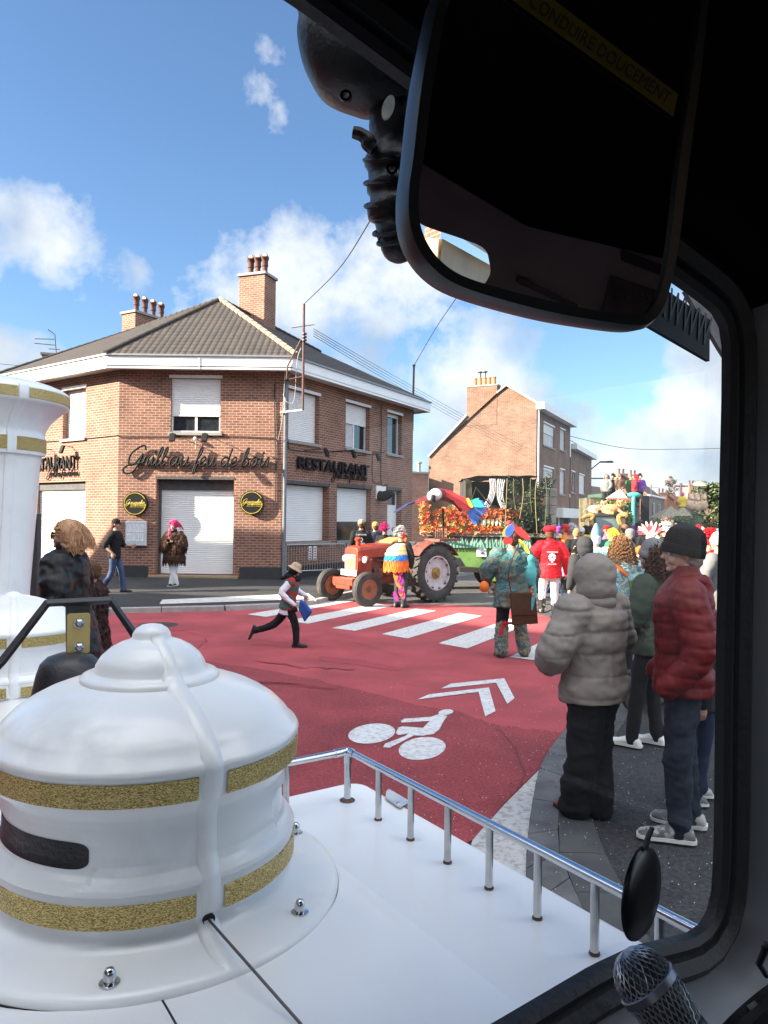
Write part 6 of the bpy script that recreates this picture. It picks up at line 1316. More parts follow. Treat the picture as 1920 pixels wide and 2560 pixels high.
for r_ in range(9):
    for c_ in range(3): mb.box((hx1+.10+c_*.2, YT+.5+.02*((r_+c_) % 2), .75+r_*.235), (.19, .12, .22))
mb.build('stone_wall', mat('grey_paper_stone', (.30, .28, .24), .9, var=.25, vscale=4), fl, bevel=.02); 
mb = MB(); mb.ball(Q(1354, 1262, YT+.35), (.08, .05, .26), 8); rough(mb, .1, 2, 9); mb.build('red_ornament', mat('red_orn', (.5, .09, .04), .8), fl, smooth=True)
mb = MB(); mb.ball(Q(1235, 1275, YT+.5), (.28, .1, .14), 12); rough(mb, .12, 1, 5); mb.build('green_cushion', mat('moss', (.18, .17, .06), .9), fl, smooth=True)
rebase(fl, (X0, YT, 0))
bp_ = thing('number_board', 'small white board with a handwritten 4 fixed on the green float side', 'sign', Q(1205, 1381, YT-.08)); o_ = V(bp_.location); mb = MB(); mb.prism([q-o_ for q in (Q(1192, 1371, YT-.08), Q(1216, 1371, YT-.08), Q(1216, 1392, YT-.08), Q(1191, 1391, YT-.08))], V((0, .02, 0))); mb.build('board', mat('paper', (.75, .76, .78), .8), bp_)
mb = MB(); mb.tube([V((x, -.012, z)) for x, z in ((.0, .06), (-.05, -.02), (.05, -.02))], .008, 5); mb.tube([V((x, -.012, z)) for x, z in ((.02, .02), (.0, -.06))], .008, 5); mb.build('numeral', mat('ink_black', (.03, .03, .03), .8), bp_)
# macaw figure with spread wings
YP = 17.8; pr0 = Q(1110, 1262, YP); pa = thing('parrot_figure', 'large papier mache macaw with spread red and blue wings over the flower rail', 'parrot figure', pr0)
M_CRIM = mat('crimson_feather', (.15, .012, .02), .7, var=.3, vscale=8); M_REDF = mat('scarlet_feather', (.55, .03, .03), .7, var=.2, vscale=12); M_BLUF = mat('blue_feather', (.06, .20, .62), .6, var=.2, vscale=6); M_NAVY = mat('navy_feather', (.03, .04, .13), .7, var=.3); M_YELF = mat('yellow_feather', (.78, .58, .05), .7); M_TEAL = mat('teal_feather', (.03, .42, .36), .7)
q_ = lambda u, v, dy=0: P(u, v, YP+dy)-pr0
mb = MB(); bd_ = [q_(1094, 1236, -.05), q_(1110, 1238, .15), q_(1125, 1246, .4), q_(1140, 1258, .7), q_(1152, 1276, 1.0)]; mb.tube(catmull(bd_, 4), [.13+.02*math.sin(i) if i < 3 else max(.05, .17-.008*i) for i in range(17)], 14); mb.build('body', M_CRIM, pa, smooth=True)
mb = MB(); mb.ball(q_(1089, 1236, -.12), (.155, .15, .145), 18); mb.ball(q_(1078, 1240, -.16), (.10, .11, .12), 14); mb.build('head', mat('white_papier', (.62, .62, .64), .7), pa, smooth=True)
mb = MB(); mb.tube(catmull([q_(1084, 1238, -.26), q_(1083, 1247, -.27), q_(1088, 1255, -.24)], 4), [.055]*3+[.05, .05, .045, .035, .025, .012], 10); mb.build('beak', M_BLACK, pa, smooth=True)
mb = MB(); mb.tube([q_(1093, 1231, -.26), q_(1098, 1237, -.25)], .03, 8); mb.build('eye_patch', mat('white_papier2', (.75, .75, .75), .7), pa)
mb = MB(); ol = [(1098, 1221, 0), (1125, 1226, 0), (1146, 1238, .02), (1166, 1245, .03), (1180, 1258, .03), (1178, 1272, .02), (1168, 1279, 0), (1158, 1274, 0), (1146, 1268, 0), (1134, 1252, 0), (1112, 1240, 0)]; t_ = [q_(*a) for a in ol]; mb.loft([[p+V((0, -.03, 0)) for p in t_], [p+V((0, .03, 0)) for p in t_]]); mb.build('wing', [M_REDF], pa)
mb = MB(); ol = [(1098, 1224, 0), (1074, 1236, .1), (1050, 1246, .2), (1024, 1258, .3), (1024, 1262, .3), (1052, 1255, .2), (1080, 1250, .1)]; t_ = [q_(*a) for a in ol]; mb.loft([[p+V((0, -.03, 0)) for p in t_], [p+V((0, .03, 0)) for p in t_]]); mb.build('wing', [M_CRIM], pa)
def feather(a, b, w_, m, name='feather'):
    mb = MB(); d = (b-a); s_ = d.cross(V((0, 1, 0))).normalized(); pts = []
    for t, k in ((0, .5), (.3, .95), (.7, 1), (.92, .6), (1, .1)): pts.append((a+d*t, w_*k))
    l_ = [p+s_*k for p, k in pts]+[p-s_*k for p, k in reversed(pts)]; mb.loft([[p+V((0, -.008, 0)) for p in l_], [p+V((0, .008, 0)) for p in l_]]); return mb.build(name, m, pa)
for k in range(4): feather(q_(1166+k*2, 1250+k*3, -.05), q_(1173+k*3, 1247+k*7, -.06), .035, M_YELF)
for k in range(5): feather(q_(1172+k*1.5, 1256+k*2, -.04), q_(1198+k*3.5, 1246+k*5, -.07), .030, M_TEAL)
for k in range(12): feather(q_(1174-k*.6, 1262+k*1.2, .0+k*.004), q_(*( (1208, 1252), (1213, 1257), (1217, 1263), (1219, 1270), (1219, 1277), (1216, 1285), (1207, 1288), (1203, 1300), (1198, 1305), (1192, 1313), (1186, 1312), (1180, 1301))[k], .02+k*.006), .030, M_BLUF)
for k in range(6): feather(q_(1040-k*4, 1252+k*1.5, .22), q_(1006-k*6+k*1.5, 1266+k*3.2, .34+k*.01), .028, M_NAVY)
mb = MB(); mb.tube([V((0, .3, -.1)), V((.1, 1.3, -.9))], .03, 6); mb.build('support_pole', M_NET, pa)
# crowd barrier before the restaurant side wall
def barrier(label, A, B, h=1.0, bars=20):
    s = thing('crowd_barrier', label, 'barrier', A); d = V(B)-V(A); L_ = d.length; d.normalize(); mb = MB(); q = lambda t, z: d*t+UP*z
    mb.tube(catmull([q(.0, .12), q(0, h-.12), q(.03, h-.03), q(.12, h), q(L_/2, h), q(L_-.12, h), q(L_-.03, h-.03), q(L_, h-.12), q(L_, .12)], 3), .021, 8); mb.tube([q(0, .2), q(L_, .2)], .018, 8); mb.build('frame', M_GALV, s, smooth=True); 
    for k in range(1, bars+1): mb = MB(); t = L_*k/(bars+1); mb.tube([q(t, .2), q(t, h)], .008, 5); mb.build('bar', M_GALV, s)
    nrm = V((d.y, -d.x, 0))
    for t in (.25, L_-.25): mb = MB(); mb.tube([q(t, .2)-nrm*.25-UP*.2, q(t, .2), q(t, .2)+nrm*.25-UP*.2], .018, 6); mb.build('foot', M_GALV, s)
    return s
M_GALV = mat('galvanised_barrier', (.42, .42, .42), .4, metal=.7)
bA, bB = G(714, 1446, .1), G(862, 1439, .1); bar_ = barrier('galvanised crowd barrier with small posters standing by the restaurant corner', bA, bB, .98, 22)
bC = bB+(bB-bA).normalized()*.1; barrier('second galvanised crowd barrier behind the orange tractor', bC, bC+V((1.9, .9, 0)), .98, 18)
d = (bB-bA).normalized(); n_ = V((d.y, -d.x, 0))
for k, u in enumerate((772, 784)):
    p = P(u, 1366, bA.y-.1); pp = thing('poster', ('left' if k == 0 else 'right')+' one of two narrow posters tied on the crowd barrier', 'poster', p); mb = MB(); mb.prism([d*0, d*.10, d*.10-UP*.40, -UP*.40], n_*.004); mb.build('sheet', mat('paper', (.75, .76, .78), .8), pp)
    for j in range(5): mb = MB(); mb.prism([d*.02-UP*(.04+j*.075)+n_*.0045, d*.08-UP*(.04+j*.075)+n_*.0045, d*.08-UP*(.09+j*.075)+n_*.0045, d*.02-UP*(.09+j*.075)+n_*.0045], n_*.002); mb.build('print_block', mat('purple_grey_print', (.16, .13, .2), .8), pp)
bo = G(84, 1500, .1); 
s = thing('bollard', 'square black bollard post standing left of the wig wearer', 'bollard', P(86, 1495, 9)*1); s.location.z = .1; mb = MB(); mb.box((0, 0, .85*1.06), (.10, .10, 1.8)); mb.build('post', mat('bollard_black', (.035, .035, .04), .6), s, bevel=.01)
# ------------------------------------------------------------------ second float and its tractor (far down the street)
Y2 = 37; Z2 = zg(10.5, Y2); q2 = lambda u, v, dy=0: P(u, v, Y2+dy)
t2 = thing('decorated_tractor', 'dark cabbed tractor decorated with giraffe necks and lion figures in the crowd', 'tractor', V((q2(1518, 1300).x, Y2-.4, Z2))); o2_ = V(t2.location)
def r2(u, v, dy=0): return q2(u, v, dy)-o2_
mb = MB()
for (a, b) in (((1487, 1290), (1487, 1345)), ((1549, 1290), (1549, 1345))): mb.tube([r2(*a, -.4), r2(*b, -.4)], .05, 6)
mb.tube([r2(1485, 1289, -.4), r2(1551, 1289, -.4)], .07, 6); mb.box(r2(1518, 1287, .2), (1.35, 1.3, .10)); mb.build('cab_frame', mat('cab_dark', (.03, .035, .035), .5), t2)
mb = MB(); mb.prism([r2(1488, 1290, -.38), r2(1548, 1290, -.38), r2(1548, 1330, -.38), r2(1488, 1330, -.38)], V((0, .02, 0))); mb.build('windscreen', mat('cab_glass', (.14, .2, .2), .05, spec=1), t2)
mb = MB(); mb.box(r2(1518, 1345, -.6), (.8, 1.2, .9)); mb.build('bonnet', mat('cab_dark', (.03, .035, .035), .5), t2, bevel=.1)
mb = MB(); rr_ = [r2(*a, -1.25) for a in ((1498, 1325), (1508, 1319), (1524, 1321), (1528, 1330), (1510, 1337), (1500, 1332))]; mb.prism(rr_, V((0, .1, 0))); mb.build('red_panel', mat('salmon_red', (.6, .12, .1), .6), t2, bevel=.03)
for x in (-.85, .85): wheel(t2, (x, 0, .8), .8, .4, M_DORG, True, M_DORG, False)
M_GIR = mat('giraffe_yellow', (.46, .27, .07), .8, var=.4, vscale=9, col2=(.30, .14, .04), c2scale=6, c2pos=(.5, .55))
def garl2(name, l, r, lab, m, cat): 
    o = V(l[0]); mb = MB(); mb.tube(catmull([V(p)-o for p in l], 5), r, 8); s = mb.build(name, m, None, smooth=True); s.location = o; return tag(s, lab, cat)
garl2('giraffe_neck', [q2(1480, 1320, -.6), q2(1478, 1300, -.6), q2(1482, 1290, -.6), q2(1468, 1290, -.6), q2(1458, 1297, -.6), q2(1457, 1305, -.6)], .11, 'yellow spotted giraffe neck garland at the left of the far tractor cab', M_GIR, 'animal figure')
garl2('giraffe_neck', [q2(1549, 1345, -.7), q2(1555, 1322, -.7), q2(1550, 1305, -.7), q2(1548, 1292, -.7), q2(1560, 1289, -.7), q2(1566, 1291, -.7)], .13, 'yellow spotted giraffe neck garland at the right of the far tractor cab', M_GIR, 'animal figure')
M_LION = mat('lion_tan', (.42, .24, .11), .85, var=.25, vscale=6)
def lion(label, p, s_=1.0, m=M_LION):
    t = thing('lion_figure', label, 'animal figure', p, scale=s_); mb = MB(); mb.ball((0, 0, .3), (.55, .25, .26), 14); mb.ball((.45, -.05, .55), (.22, .2, .24), 14); mb.ball((.62, -.12, .5), (.1, .1, .09), 10); mb.tube([(.35, -.15, .25), (.5, -.3, .08), (.75, -.32, .05)], .08, 8); mb.tube([(-.45, .1, .2), (-.2, -.25, .08), (.05, -.3, .05)], .09, 8); mb.tube([(-.5, 0, .3), (-.75, 0, .2), (-.85, -.1, .05)], .04, 6)
    remesh_build(mb, 'body', m, t, .035); mb = MB(); leafy(mb, (.42, -.02, .56), (.28, .26, .28), 240, .07, random.Random(3)); mb.build('mane', [m, M_GIR, M_LION], t, weld=False); return t
def remesh_build(mb, name, m, parent, vox=.012, smooth=4, post=None, extra=None):
    """overlapping closed pieces fused into one continuous skin"""
    o = mb.build(name+'_raw', m, None, weld=False); md = o.modifiers.new('r', 'REMESH'); md.mode = 'VOXEL'; md.voxel_size = vox; md.use_smooth_shade = True
    sm = o.modifiers.new('s', 'SMOOTH'); sm.iterations = smooth; sm.factor = .5
    dg = bpy.context.evaluated_depsgraph_get(); dg.update(); me = bpy.data.meshes.new_from_object(o.evaluated_get(dg)); raw = o.data; bpy.data.objects.remove(o); bpy.data.meshes.remove(raw)
    if post is not None:
        n = len(me.vertices); co = np.empty(n*3); me.vertices.foreach_get('co', co); co = co.reshape(-1, 3); no = np.empty(n*3); me.vertices.foreach_get('normal', no); no = no.reshape(-1, 3); co = post(co, no); me.vertices.foreach_set('co', co.ravel()); me.update()
    me.name = name; me.materials.clear(); me.materials.append(m); me.polygons.foreach_set('use_smooth', [True]*len(me.polygons))
    return link(bpy.data.objects.new(name, me), parent)
lion('tan lion figure lying on the roof of the far decorated tractor', q2(1528, 1287, -.2), .95); lion('pale pink animal figure on the corner left of the far tractor roof', q2(1490, 1284, .3), .8, mat('pale_pink', (.42, .26, .20), .85))
f2 = thing('crowded_float', 'tall painted carnival float with people standing on its green rimmed roof platform', 'carnival float', V((q2(1555, 1300, 3).x, Y2+3, Z2))); o3_ = V(f2.location); r3 = lambda u, v, dy=2: P(u, v, Y2+dy)-o3_
mb = MB(); c = r3(1555, 1240); mb.box(V((c.x, .3, c.z)), (P(1607, 1240, 39).x-P(1503, 1240, 39).x, 2.6, .24)); mb.build('roof_platform', mat('dark_green_rim', (.04, .09, .06), .7), f2, bevel=.02)
zt = r3(1555, 1244).z; mb = MB(); xa, xb = r3(1478, 1260).x, r3(1590, 1260).x; mb.box(((xa+xb)/2, .3, zt/2+.25), (xb-xa, 2.3, zt-.5)); 
M_SAF = mat('painted_safari_scene', (.045, .06, .03), .85, var=.5, vscale=1.3, col2=(.15, .095, .06), c2scale=1.6, c2pos=(.48, .55)); mb.build('painted_body', M_SAF, f2)
mb = MB(); c = [r3(*a, 1) for a in ((1528, 1245), (1572, 1248))]; ap = r3(1550, 1222, 1.3); mb.add([c[0], c[1], c[1]+V((0, 1, 0)), c[0]+V((0, 1, 0)), ap], [(0, 1, 4), (1, 2, 4), (2, 3, 4), (3, 0, 4), (0, 3, 2, 1)]); mb.build('tent_peak', mat('tent_white', (.42, .45, .42), .8), f2)
mb = MB(); mb.box(r3(1530, 1252, .9), (.5, .1, .3)); mb.box(r3(1562, 1254, .9), (.6, .1, .35)); mb.build('red_fringe', mat('salmon_red', (.6, .12, .1), .6), f2)
mb = MB(); leafy(mb, r3(1535, 1262, .8), (1.0, .1, .3), 500, .1, random.Random(4)); leafy(mb, r3(1575, 1300, .7), (.25, .1, .6), 200, .1, random.Random(5)); mb.build('leaf_panel', [mat('lime_leaf', (.22, .28, .06), .8), M_LG[1], M_LG[2]], f2, weld=False)
mb = MB(); mb.tube([r3(1584, 1238, .7), r3(1583, 1282, .7), r3(1583, 1322, .7)], .09, 10); mb.ball(r3(1585, 1237, .7), (.35, .1, .14), 10); mb.build('turquoise_palm', mat('turquoise', (.08, .50, .42), .6), f2, smooth=True)
mb = MB(); xa, xb = r3(1590, 1246).x, r3(1604, 1246).x; mb.box(((xa+xb)/2, -.3, zt/2), (xb-xa, .9, zt)); mb.build('grey_post', mat('weathered_wood', (.22, .2, .16), .9, var=.2, vscale=3), f2)
mb = MB(); mb.box(r3(1612, 1285, 1.5), (.35, .3, 1.9)); mb.build('speaker_stack', M_BLACK, f2)
for x in (-1.5, 1.5): wheel(f2, (x, -.6, .5), .5, .3, M_DORG, False, M_DORG, False)
# third float with thatched hut and statues
Y3 = 50; Z3 = zg(19, Y3); f3 = thing('thatched_float', 'distant carnival float with grey thatched hut roof and dark foliage', 'carnival float', V((P(1680, 1300, Y3).x, Y3, Z3))); o4_ = V(f3.location); r4 = lambda u, v, dy=0: P(u, v, Y3+dy)-o4_
M_THATCH = mat('grey_thatch', (.22, .19, .14), .95, var=.35, vscale=9, bump=1, bscale=20)
mb = MB(); 
for a, b, c_ in (((1650, 1294), (1712, 1294), (1678, 1264)), ((1690, 1290), (1732, 1290), (1706, 1264))):
    A_, B_, C_ = r4(*a), r4(*b), r4(*c_, 1); mb.add([A_, B_, B_+V((0, 2.2, 0)), A_+V((0, 2.2, 0)), C_], [(0, 1, 4), (1, 2, 4), (2, 3, 4), (3, 0, 4), (0, 3, 2, 1)])
mb.build('thatched_roof', M_THATCH, f3)
mb = MB(); mb.box((1.2, 1.5, 1.0), (4.6, 2.4, 1.2)); mb.build('float_body', mat('dark_teal_cloth', (.03, .06, .05), .9, var=.5), f3)
mb = MB(); 
for u, v in ((1652, 1298), (1708, 1296)): mb.tube([r4(u, v), r4(u, 1330)], .06, 6)
mb.build('hut_posts', M_BARK, f3); mb = MB(); rr_ = random.Random(7)
for k in range(16): leafy(mb, r4(rr_.uniform(1650, 1790), rr_.uniform(1300, 1325), -.3), (.6, .4, .4), 80, .14, rr_)
mb.build('foliage', M_LG, f3, weld=False); mb = MB()
for k in range(5): leafy(mb, r4(1660+k*5, 1305+(k*7) % 16, -.8), (.3, .2, .35), 60, .14, rr_)
mb.build('cream_blossom', [mat('cream_petal', (.68, .58, .36), .8), mat('pale_petal', (.7, .65, .5), .8), mat('orange_petal', (.75, .20, .03), .7)], f3, weld=False)
# ------------------------------------------------------------------ people
SKIN = mat('skin', (.48, .27, .19), .55, var=.06, vscale=10); SKIN2 = mat('pale_skin', (.40, .23, .17), .55, var=.06, vscale=10)
def cloth(name, c, c2=None, pos=(.45, .6), s=6, rough=.85, var=.14, bump=.25, sheen=0): return mat('cloth_'+name, c, rough, var=var, vscale=7, bump=bump, bscale=110, col2=c2, c2pos=pos, c2scale=s, sheen=sheen, spec=.2)
BLK = cloth('black', (.014, .014, .016)); DKG = cloth('charcoal', (.035, .037, .04)); JEAN = cloth('jeans', (.035, .055, .11), (.06, .09, .16)); GRY = cloth('grey', (.16, .16, .16)); BRN = cloth('brown', (.10, .05, .025))
NAVYC = cloth('navy', (.02, .028, .055)); WHT = cloth('white', (.66, .66, .68)); REDC = cloth('red', (.50, .02, .03)); SHOEB = mat('shoe_black', (.015, .015, .015), .5); SOLE = mat('sole_white', (.6, .6, .58), .6)
def el(c, rx, ry, n=20, ax=None, ay=None):
    ax = ax or V((1, 0, 0)); ay = ay or V((0, 1, 0)); c = V(c); return [c+ax*(rx*math.cos(2*math.pi*i/n))+ay*(ry*math.sin(2*math.pi*i/n)) for i in range(n)]
DEF = dict(hipz=.93, lean=0, turn=0, nod=0, kL=(-.10, .02, .50), kR=(.10, .02, .50), aL=(-.10, -.02, .09), aR=(.10, -.02, .09), fL=(0, 1, 0), fR=(0, 1, 0), eL=(-.245, -.03, 1.16), eR=(.245, -.03, 1.16), wL=(-.25, .06, .92), wR=(.25, .06, .92), hL=(0, .1, -1), hR=(0, .1, -1), curl=.5, shw=.185)
class Person:
    def __init__(s, label, pos, rz, H=1.75, vox=.013, skin=SKIN, eyes=False, group=None, hands=True, **pose):
        s.k = H/1.75; s.root = thing('person', label, 'person', pos, R(rz), group); s.p = dict(DEF); s.p.update(pose); s.vox = vox; p = s.p; k = s.k
        s.lm = Matrix.Translation((0, 0, p['hipz'])) @ Matrix.Rotation(-R(p['lean']), 4, 'X') @ Matrix.Translation((0, 0, -.93))
        s.hm = s.lm @ Matrix.Translation((0, 0, 1.53)) @ Matrix.Rotation(R(p['turn']), 4, 'Z') @ Matrix.Rotation(-R(p['nod']), 4, 'X') @ Matrix.Translation((0, 0, -1.53))
        s.skin = skin; s.body(eyes, hands)
    def t(s, v): return (s.lm @ V(v))
    def h(s, v): return (s.hm @ V(v))
    def fin(s, mb): mb.v = [p*s.k for p in mb.v]; return mb
    def torso(s, mb, pad=0, z0=.90, z1=1.50, flare=0, belly=0, sh=0):
        R_ = [(.82, .165, .115), (.90, .172, .118), (1.0, .155, .105), (1.08, .150, .102), (1.2, .165, .112), (1.32, .182, .118), (1.40, .180, .108), (1.45, .135, .085), (1.49, .07, .06)]
        zs = [z for z, _, _ in R_]; rr = []
        n = 14
        for i in range(n+1):
            z = z0+(z1-z0)*i/n; zz = min(max(z, zs[0]), zs[-1]); j = max(k_ for k_ in range(len(zs)) if zs[k_] <= zz+1e-9); j = min(j, len(zs)-2); f = (zz-zs[j])/(zs[j+1]-zs[j])
            rx = R_[j][1]*(1-f)+R_[j+1][1]*f; ry = R_[j][2]*(1-f)+R_[j+1][2]*f; ex = max(0, (1.15-z))*flare; up = min(1, max(0, (1.49-z)/.09)); P_ = pad*(.35+.65*up)
            rr.append([s.t(q) for q in el((0, .01*belly, z), rx+P_+ex+sh*(1 if 1.3 < z < 1.45 else 0), ry+P_*1.05+ex*.8+belly*.03)])
        mb.loft(rr); return mb
    def limb(s, mb, pts, rs, n=14):
        c = catmull(pts, 4); m = len(c); R2 = []
        for i in range(m):
            t = i/(m-1)*(len(rs)-1); j = min(int(t), len(rs)-2); R2.append(rs[j]*(1-(t-j))+rs[j+1]*(t-j))
        mb.tube(c, R2, n); mb.ball(c[0], R2[0]*.98, 12); mb.ball(c[-1], R2[-1]*.98, 12)
    def sh(s, sd): return s.t((sd*s.p['shw'], 0, 1.405))
    def arm(s, sd): q = 'L' if sd < 0 else 'R'; return s.sh(sd), V(s.p['e'+q]), V(s.p['w'+q])
    def leg(s, sd): q = 'L' if sd < 0 else 'R'; return V((sd*.09, 0, s.p['hipz']-.02)), V(s.p['k'+q]), V(s.p['a'+q])
    def body(s, eyes, hands):
        mb = MB(); s.torso(mb, 0); mb.ball(V((0, 0, s.p['hipz']-.03)), (.15, .11, .12), 16)
        for sd in (-1, 1):
            a, b, c = s.arm(sd); s.limb(mb, [a, b, c], [.052, .042, .036, .026]); a, b, c = s.leg(sd); s.limb(mb, [a, b, c], [.085, .072, .055, .05, .036])
        mb.tube([s.t((0, -.01, 1.42)), s.h((0, .0, 1.57))], [.062, .052], 12)
        s.fin(mb); o = remesh_build(mb, 'body', s.skin, s.root, max(s.vox*1.4, .016)*max(s.k, .7))
        fm = MB(); h = s.h; Rh = s.hm.to_3x3()
        for c, r in (((0, -.012, 1.660), (.077, .096, .096)), ((0, .022, 1.615), (.060, .070, .070)), ((0, .045, 1.575), (.040, .046, .040)), ((0, .082, 1.63), (.034, .022, .04)), ((-.03, .07, 1.61), (.026, .02, .03)), ((.03, .07, 1.61), (.026, .02, .03)), ((0, .078, 1.668), (.055, .018, .010)), ((0, .092, 1.593), (.022, .012, .007)), ((0, .088, 1.582), (.019, .012, .008)), ((0, .083, 1.555), (.022, .018, .016)), ((-.078, -.005, 1.64), (.009, .018, .03)), ((.078, -.005, 1.64), (.009, .018, .03))): fm.ball(h(c), r, 16, R=Rh)
        fm.tube([h((0, .094, 1.665)), h((0, .108, 1.645)), h((0, .118, 1.627)), h((0, .100, 1.617))], [.007, .009, .013, .008], 10); fm.tube([h((0, -.01, 1.52)), h((0, -.005, 1.60))], .052, 14)
        if hands:
            for sd in (-1, 1):
                a, b, w_ = s.arm(sd); q = 'L' if sd < 0 else 'R'; d = V(s.p['h'+q]).normalized(); nrm = d.cross(V((0, 1, 0)) if abs(d.y) < .8 else V((0, 0, 1))).normalized()*(-sd); 
                if abs(nrm.x) > .3 and nrm.x*sd > 0: nrm = -nrm
                acr = d.cross(nrm).normalized()     # across the palm
                if acr.y < 0: acr = -acr
                fm.loft([[w_+d*t_+acr*(a_*math.cos(an))+nrm*(b_*math.sin(an)) for an in [2*math.pi*i/12 for i in range(12)]] for t_, a_, b_ in ((-.01, .024, .018), (.02, .034, .017), (.055, .041, .015), (.085, .040, .013), (.09, .034, .01))])
                cu = s.p['curl']
                for i, (o_, l_) in enumerate(((.030, .068), (.010, .078), (-.010, .073), (-.029, .056))):
                    p0 = w_+d*.08+acr*o_; ang = cu*.55; d1 = d*math.cos(ang)+nrm*math.sin(ang); d2 = d*math.cos(ang*2)+nrm*math.sin(ang*2); d3 = d*math.cos(ang*3)+nrm*math.sin(ang*3)
                    fm.tube([p0, p0+d1*l_*.42, p0+d1*l_*.42+d2*l_*.32, p0+d1*l_*.42+d2*l_*.32+d3*l_*.26], [.0092, .0085, .0078, .0065], 8)
                p0 = w_+d*.02+acr*.028; dt = (d*.62+acr*.62+nrm*.35).normalized(); fm.tube([p0, p0+dt*.035, p0+(dt+d*.4).normalized()*.06, p0+(dt+d*.8).normalized()*.085], [.013, .0115, .0095, .0075], 8)
        s.fin(fm); o2 = remesh_build(fm, 'head', s.skin, s.root, max(.0052, s.vox*.42)*max(s.k, .7), smooth=2)
        bm = bmesh.new(); bm.from_mesh(o.data); bm.from_mesh(o2.data); bm.to_mesh(o.data); bm.free(); bpy.data.objects.remove(o2); s.b = o
        if eyes:
            for sd in (-1, 1):
                mb = MB(); mb.ball(h((sd*.031, .083, 1.648)), .0125, 10); s.part(mb, 'eye', mat('eye_white', (.6, .58, .55), .2)); mb = MB(); mb.ball(h((sd*.031, .0915, 1.648)), .006, 8); s.part(mb, 'iris', mat('iris', (.03, .02, .015), .2))
    def part(s, mb, name, m, smooth=True, angle=60, parent=None): s.fin(mb); return mb.build(name, m, parent or s.root, smooth=smooth, angle=angle)
    def fuse(s, mb, name, m, post=None, vox=None, smooth=3, wr=.006, wf=7.0):
        s.fin(mb); sx = random.uniform(0, 50); k = s.k
        def pst(co, no):
            if post is not None: co = post(co/k)*1.0*k if False else post(co, no, k)
            if wr:
                d = np.array([mnoise.noise(V((c[0]*wf+sx, c[1]*wf, c[2]*wf*1.7)))+.5*mnoise.noise(V((c[0]*wf*2.3, c[1]*wf*2.3+sx, c[2]*wf*4))) for c in co]); e_ = np.array([abs(mnoise.noise(V((c[0]*wf*3+sx, c[1]*wf*3, c[2]*wf*1.6+c[0]*wf)))) for c in co]); co = co+no*((d+.45*(e_-.2))[:, None]*wr)
            return co
        return remesh_build(mb, name, m, s.root, (vox or s.vox)*max(k, .7), smooth, pst)
    def top(s, m, pad=.022, hem=.84, name='jacket', flare=0, sleeves=1, post=None, belly=0, hood=None, collar=0, wr=.006, vox=None, cuff=.034, sr=None, z1=1.5, wf=7.0):
        mb = MB(); s.torso(mb, pad, hem, z1, flare, belly)
        for sd in (-1, 1):
            a, b, c = s.arm(sd); mb.ball(a, .058+pad, 14)
            if sleeves: e = b+(c-b)*sleeves if sleeves < 1 else c; r = sr or [.056+pad, .052+pad, .046+pad*.9, .040+pad*.7, cuff+pad*.4]; s.limb(mb, [a, b, e], r)
        if collar: mb.tube([s.t((0, -.012, 1.44)), s.t((0, -.005, 1.50+collar))], [.095, .072], 16)
        if hood == 'down': mb.tube(catmull([s.t((-.10, .03, 1.475)), s.t((-.09, -.06, 1.49)), s.t((0, -.115, 1.475)), s.t((.09, -.06, 1.49)), s.t((.10, .03, 1.475))], 4), [.030]*6+[.042]*5+[.030]*6, 10); mb.ball(s.t((0, -.11, 1.44)), (.095, .05, .08), 14)
        return s.fuse(mb, name, m, post, vox, wr=wr, wf=wf)
    def legs(s, m, rs=(.098, .085, .068, .060, .055), name='trousers', wr=.006, pel=(.172, .125, .12), drop=.03, vox=None):
        mb = MB(); mb.ball(V((0, 0, s.p['hipz']-.01)), pel, 16); mb.loft([el((0, 0, s.p['hipz']+.0), pel[0]*.97, pel[1]*.97), el((0, 0, s.p['hipz']+.12), pel[0]*.93, pel[1]*.9)])
        for sd in (-1, 1): a, b, c = s.leg(sd); s.limb(mb, [a, b, c+(c-b).normalized()*drop-(c-b).normalized()*0], list(rs))
        return s.fuse(mb, name, m, None, vox, wr=wr)
    def shoes(s, m, sole=None, L_=.27, name='shoe', h=.075, w_=.046):
        for q in 'LR':
            a = V(s.p['a'+q]); f = V(s.p['f'+q]).normalized(); up = (a-V(s.p['k'+q]))*-1; up = (up-up.dot(f)*f).normalized(); sd = f.cross(up); a0 = a-up*.085; mb = MB()
            rg = []
            for t, ww, hh, z in ((-.075, .5, .45, 0), (-.065, .8, .85, 0), (-.03, .92, 1.25, 0), (.02, .92, 1.3, 0), (.07, .95, 1.0, 0), (.12, 1.08, .72, 0), (.16, 1.08, .60, .004), (.19, .85, .45, .008), (.203, .45, .26, .014)):
                rg.append([a0+f*(t*L_/.27)+sd*(w_*ww*math.cos(an))+up*(max(0.006, z+(h*hh)*(.5+.5*math.sin(an)))) for an in [2*math.pi*i/14 for i in range(14)]])
            mb.loft(rg); so = s.part(mb, name, m)
            mb = MB(); rg = []
            for t, ww in ((-.082, .55), (-.06, .95), (0, .98), (.07, .98), (.13, 1.12), (.17, 1.1), (.197, .8), (.21, .45)): rg.append([a0+f*(t*L_/.27)+sd*(w_*ww*x)+up*z for x, z in ((-1, 0), (1, 0), (1.02, .02), (-1.02, .02))])
            mb.loft(rg); s.part(mb, 'sole', sole or SHOEB, smooth=False, parent=so)
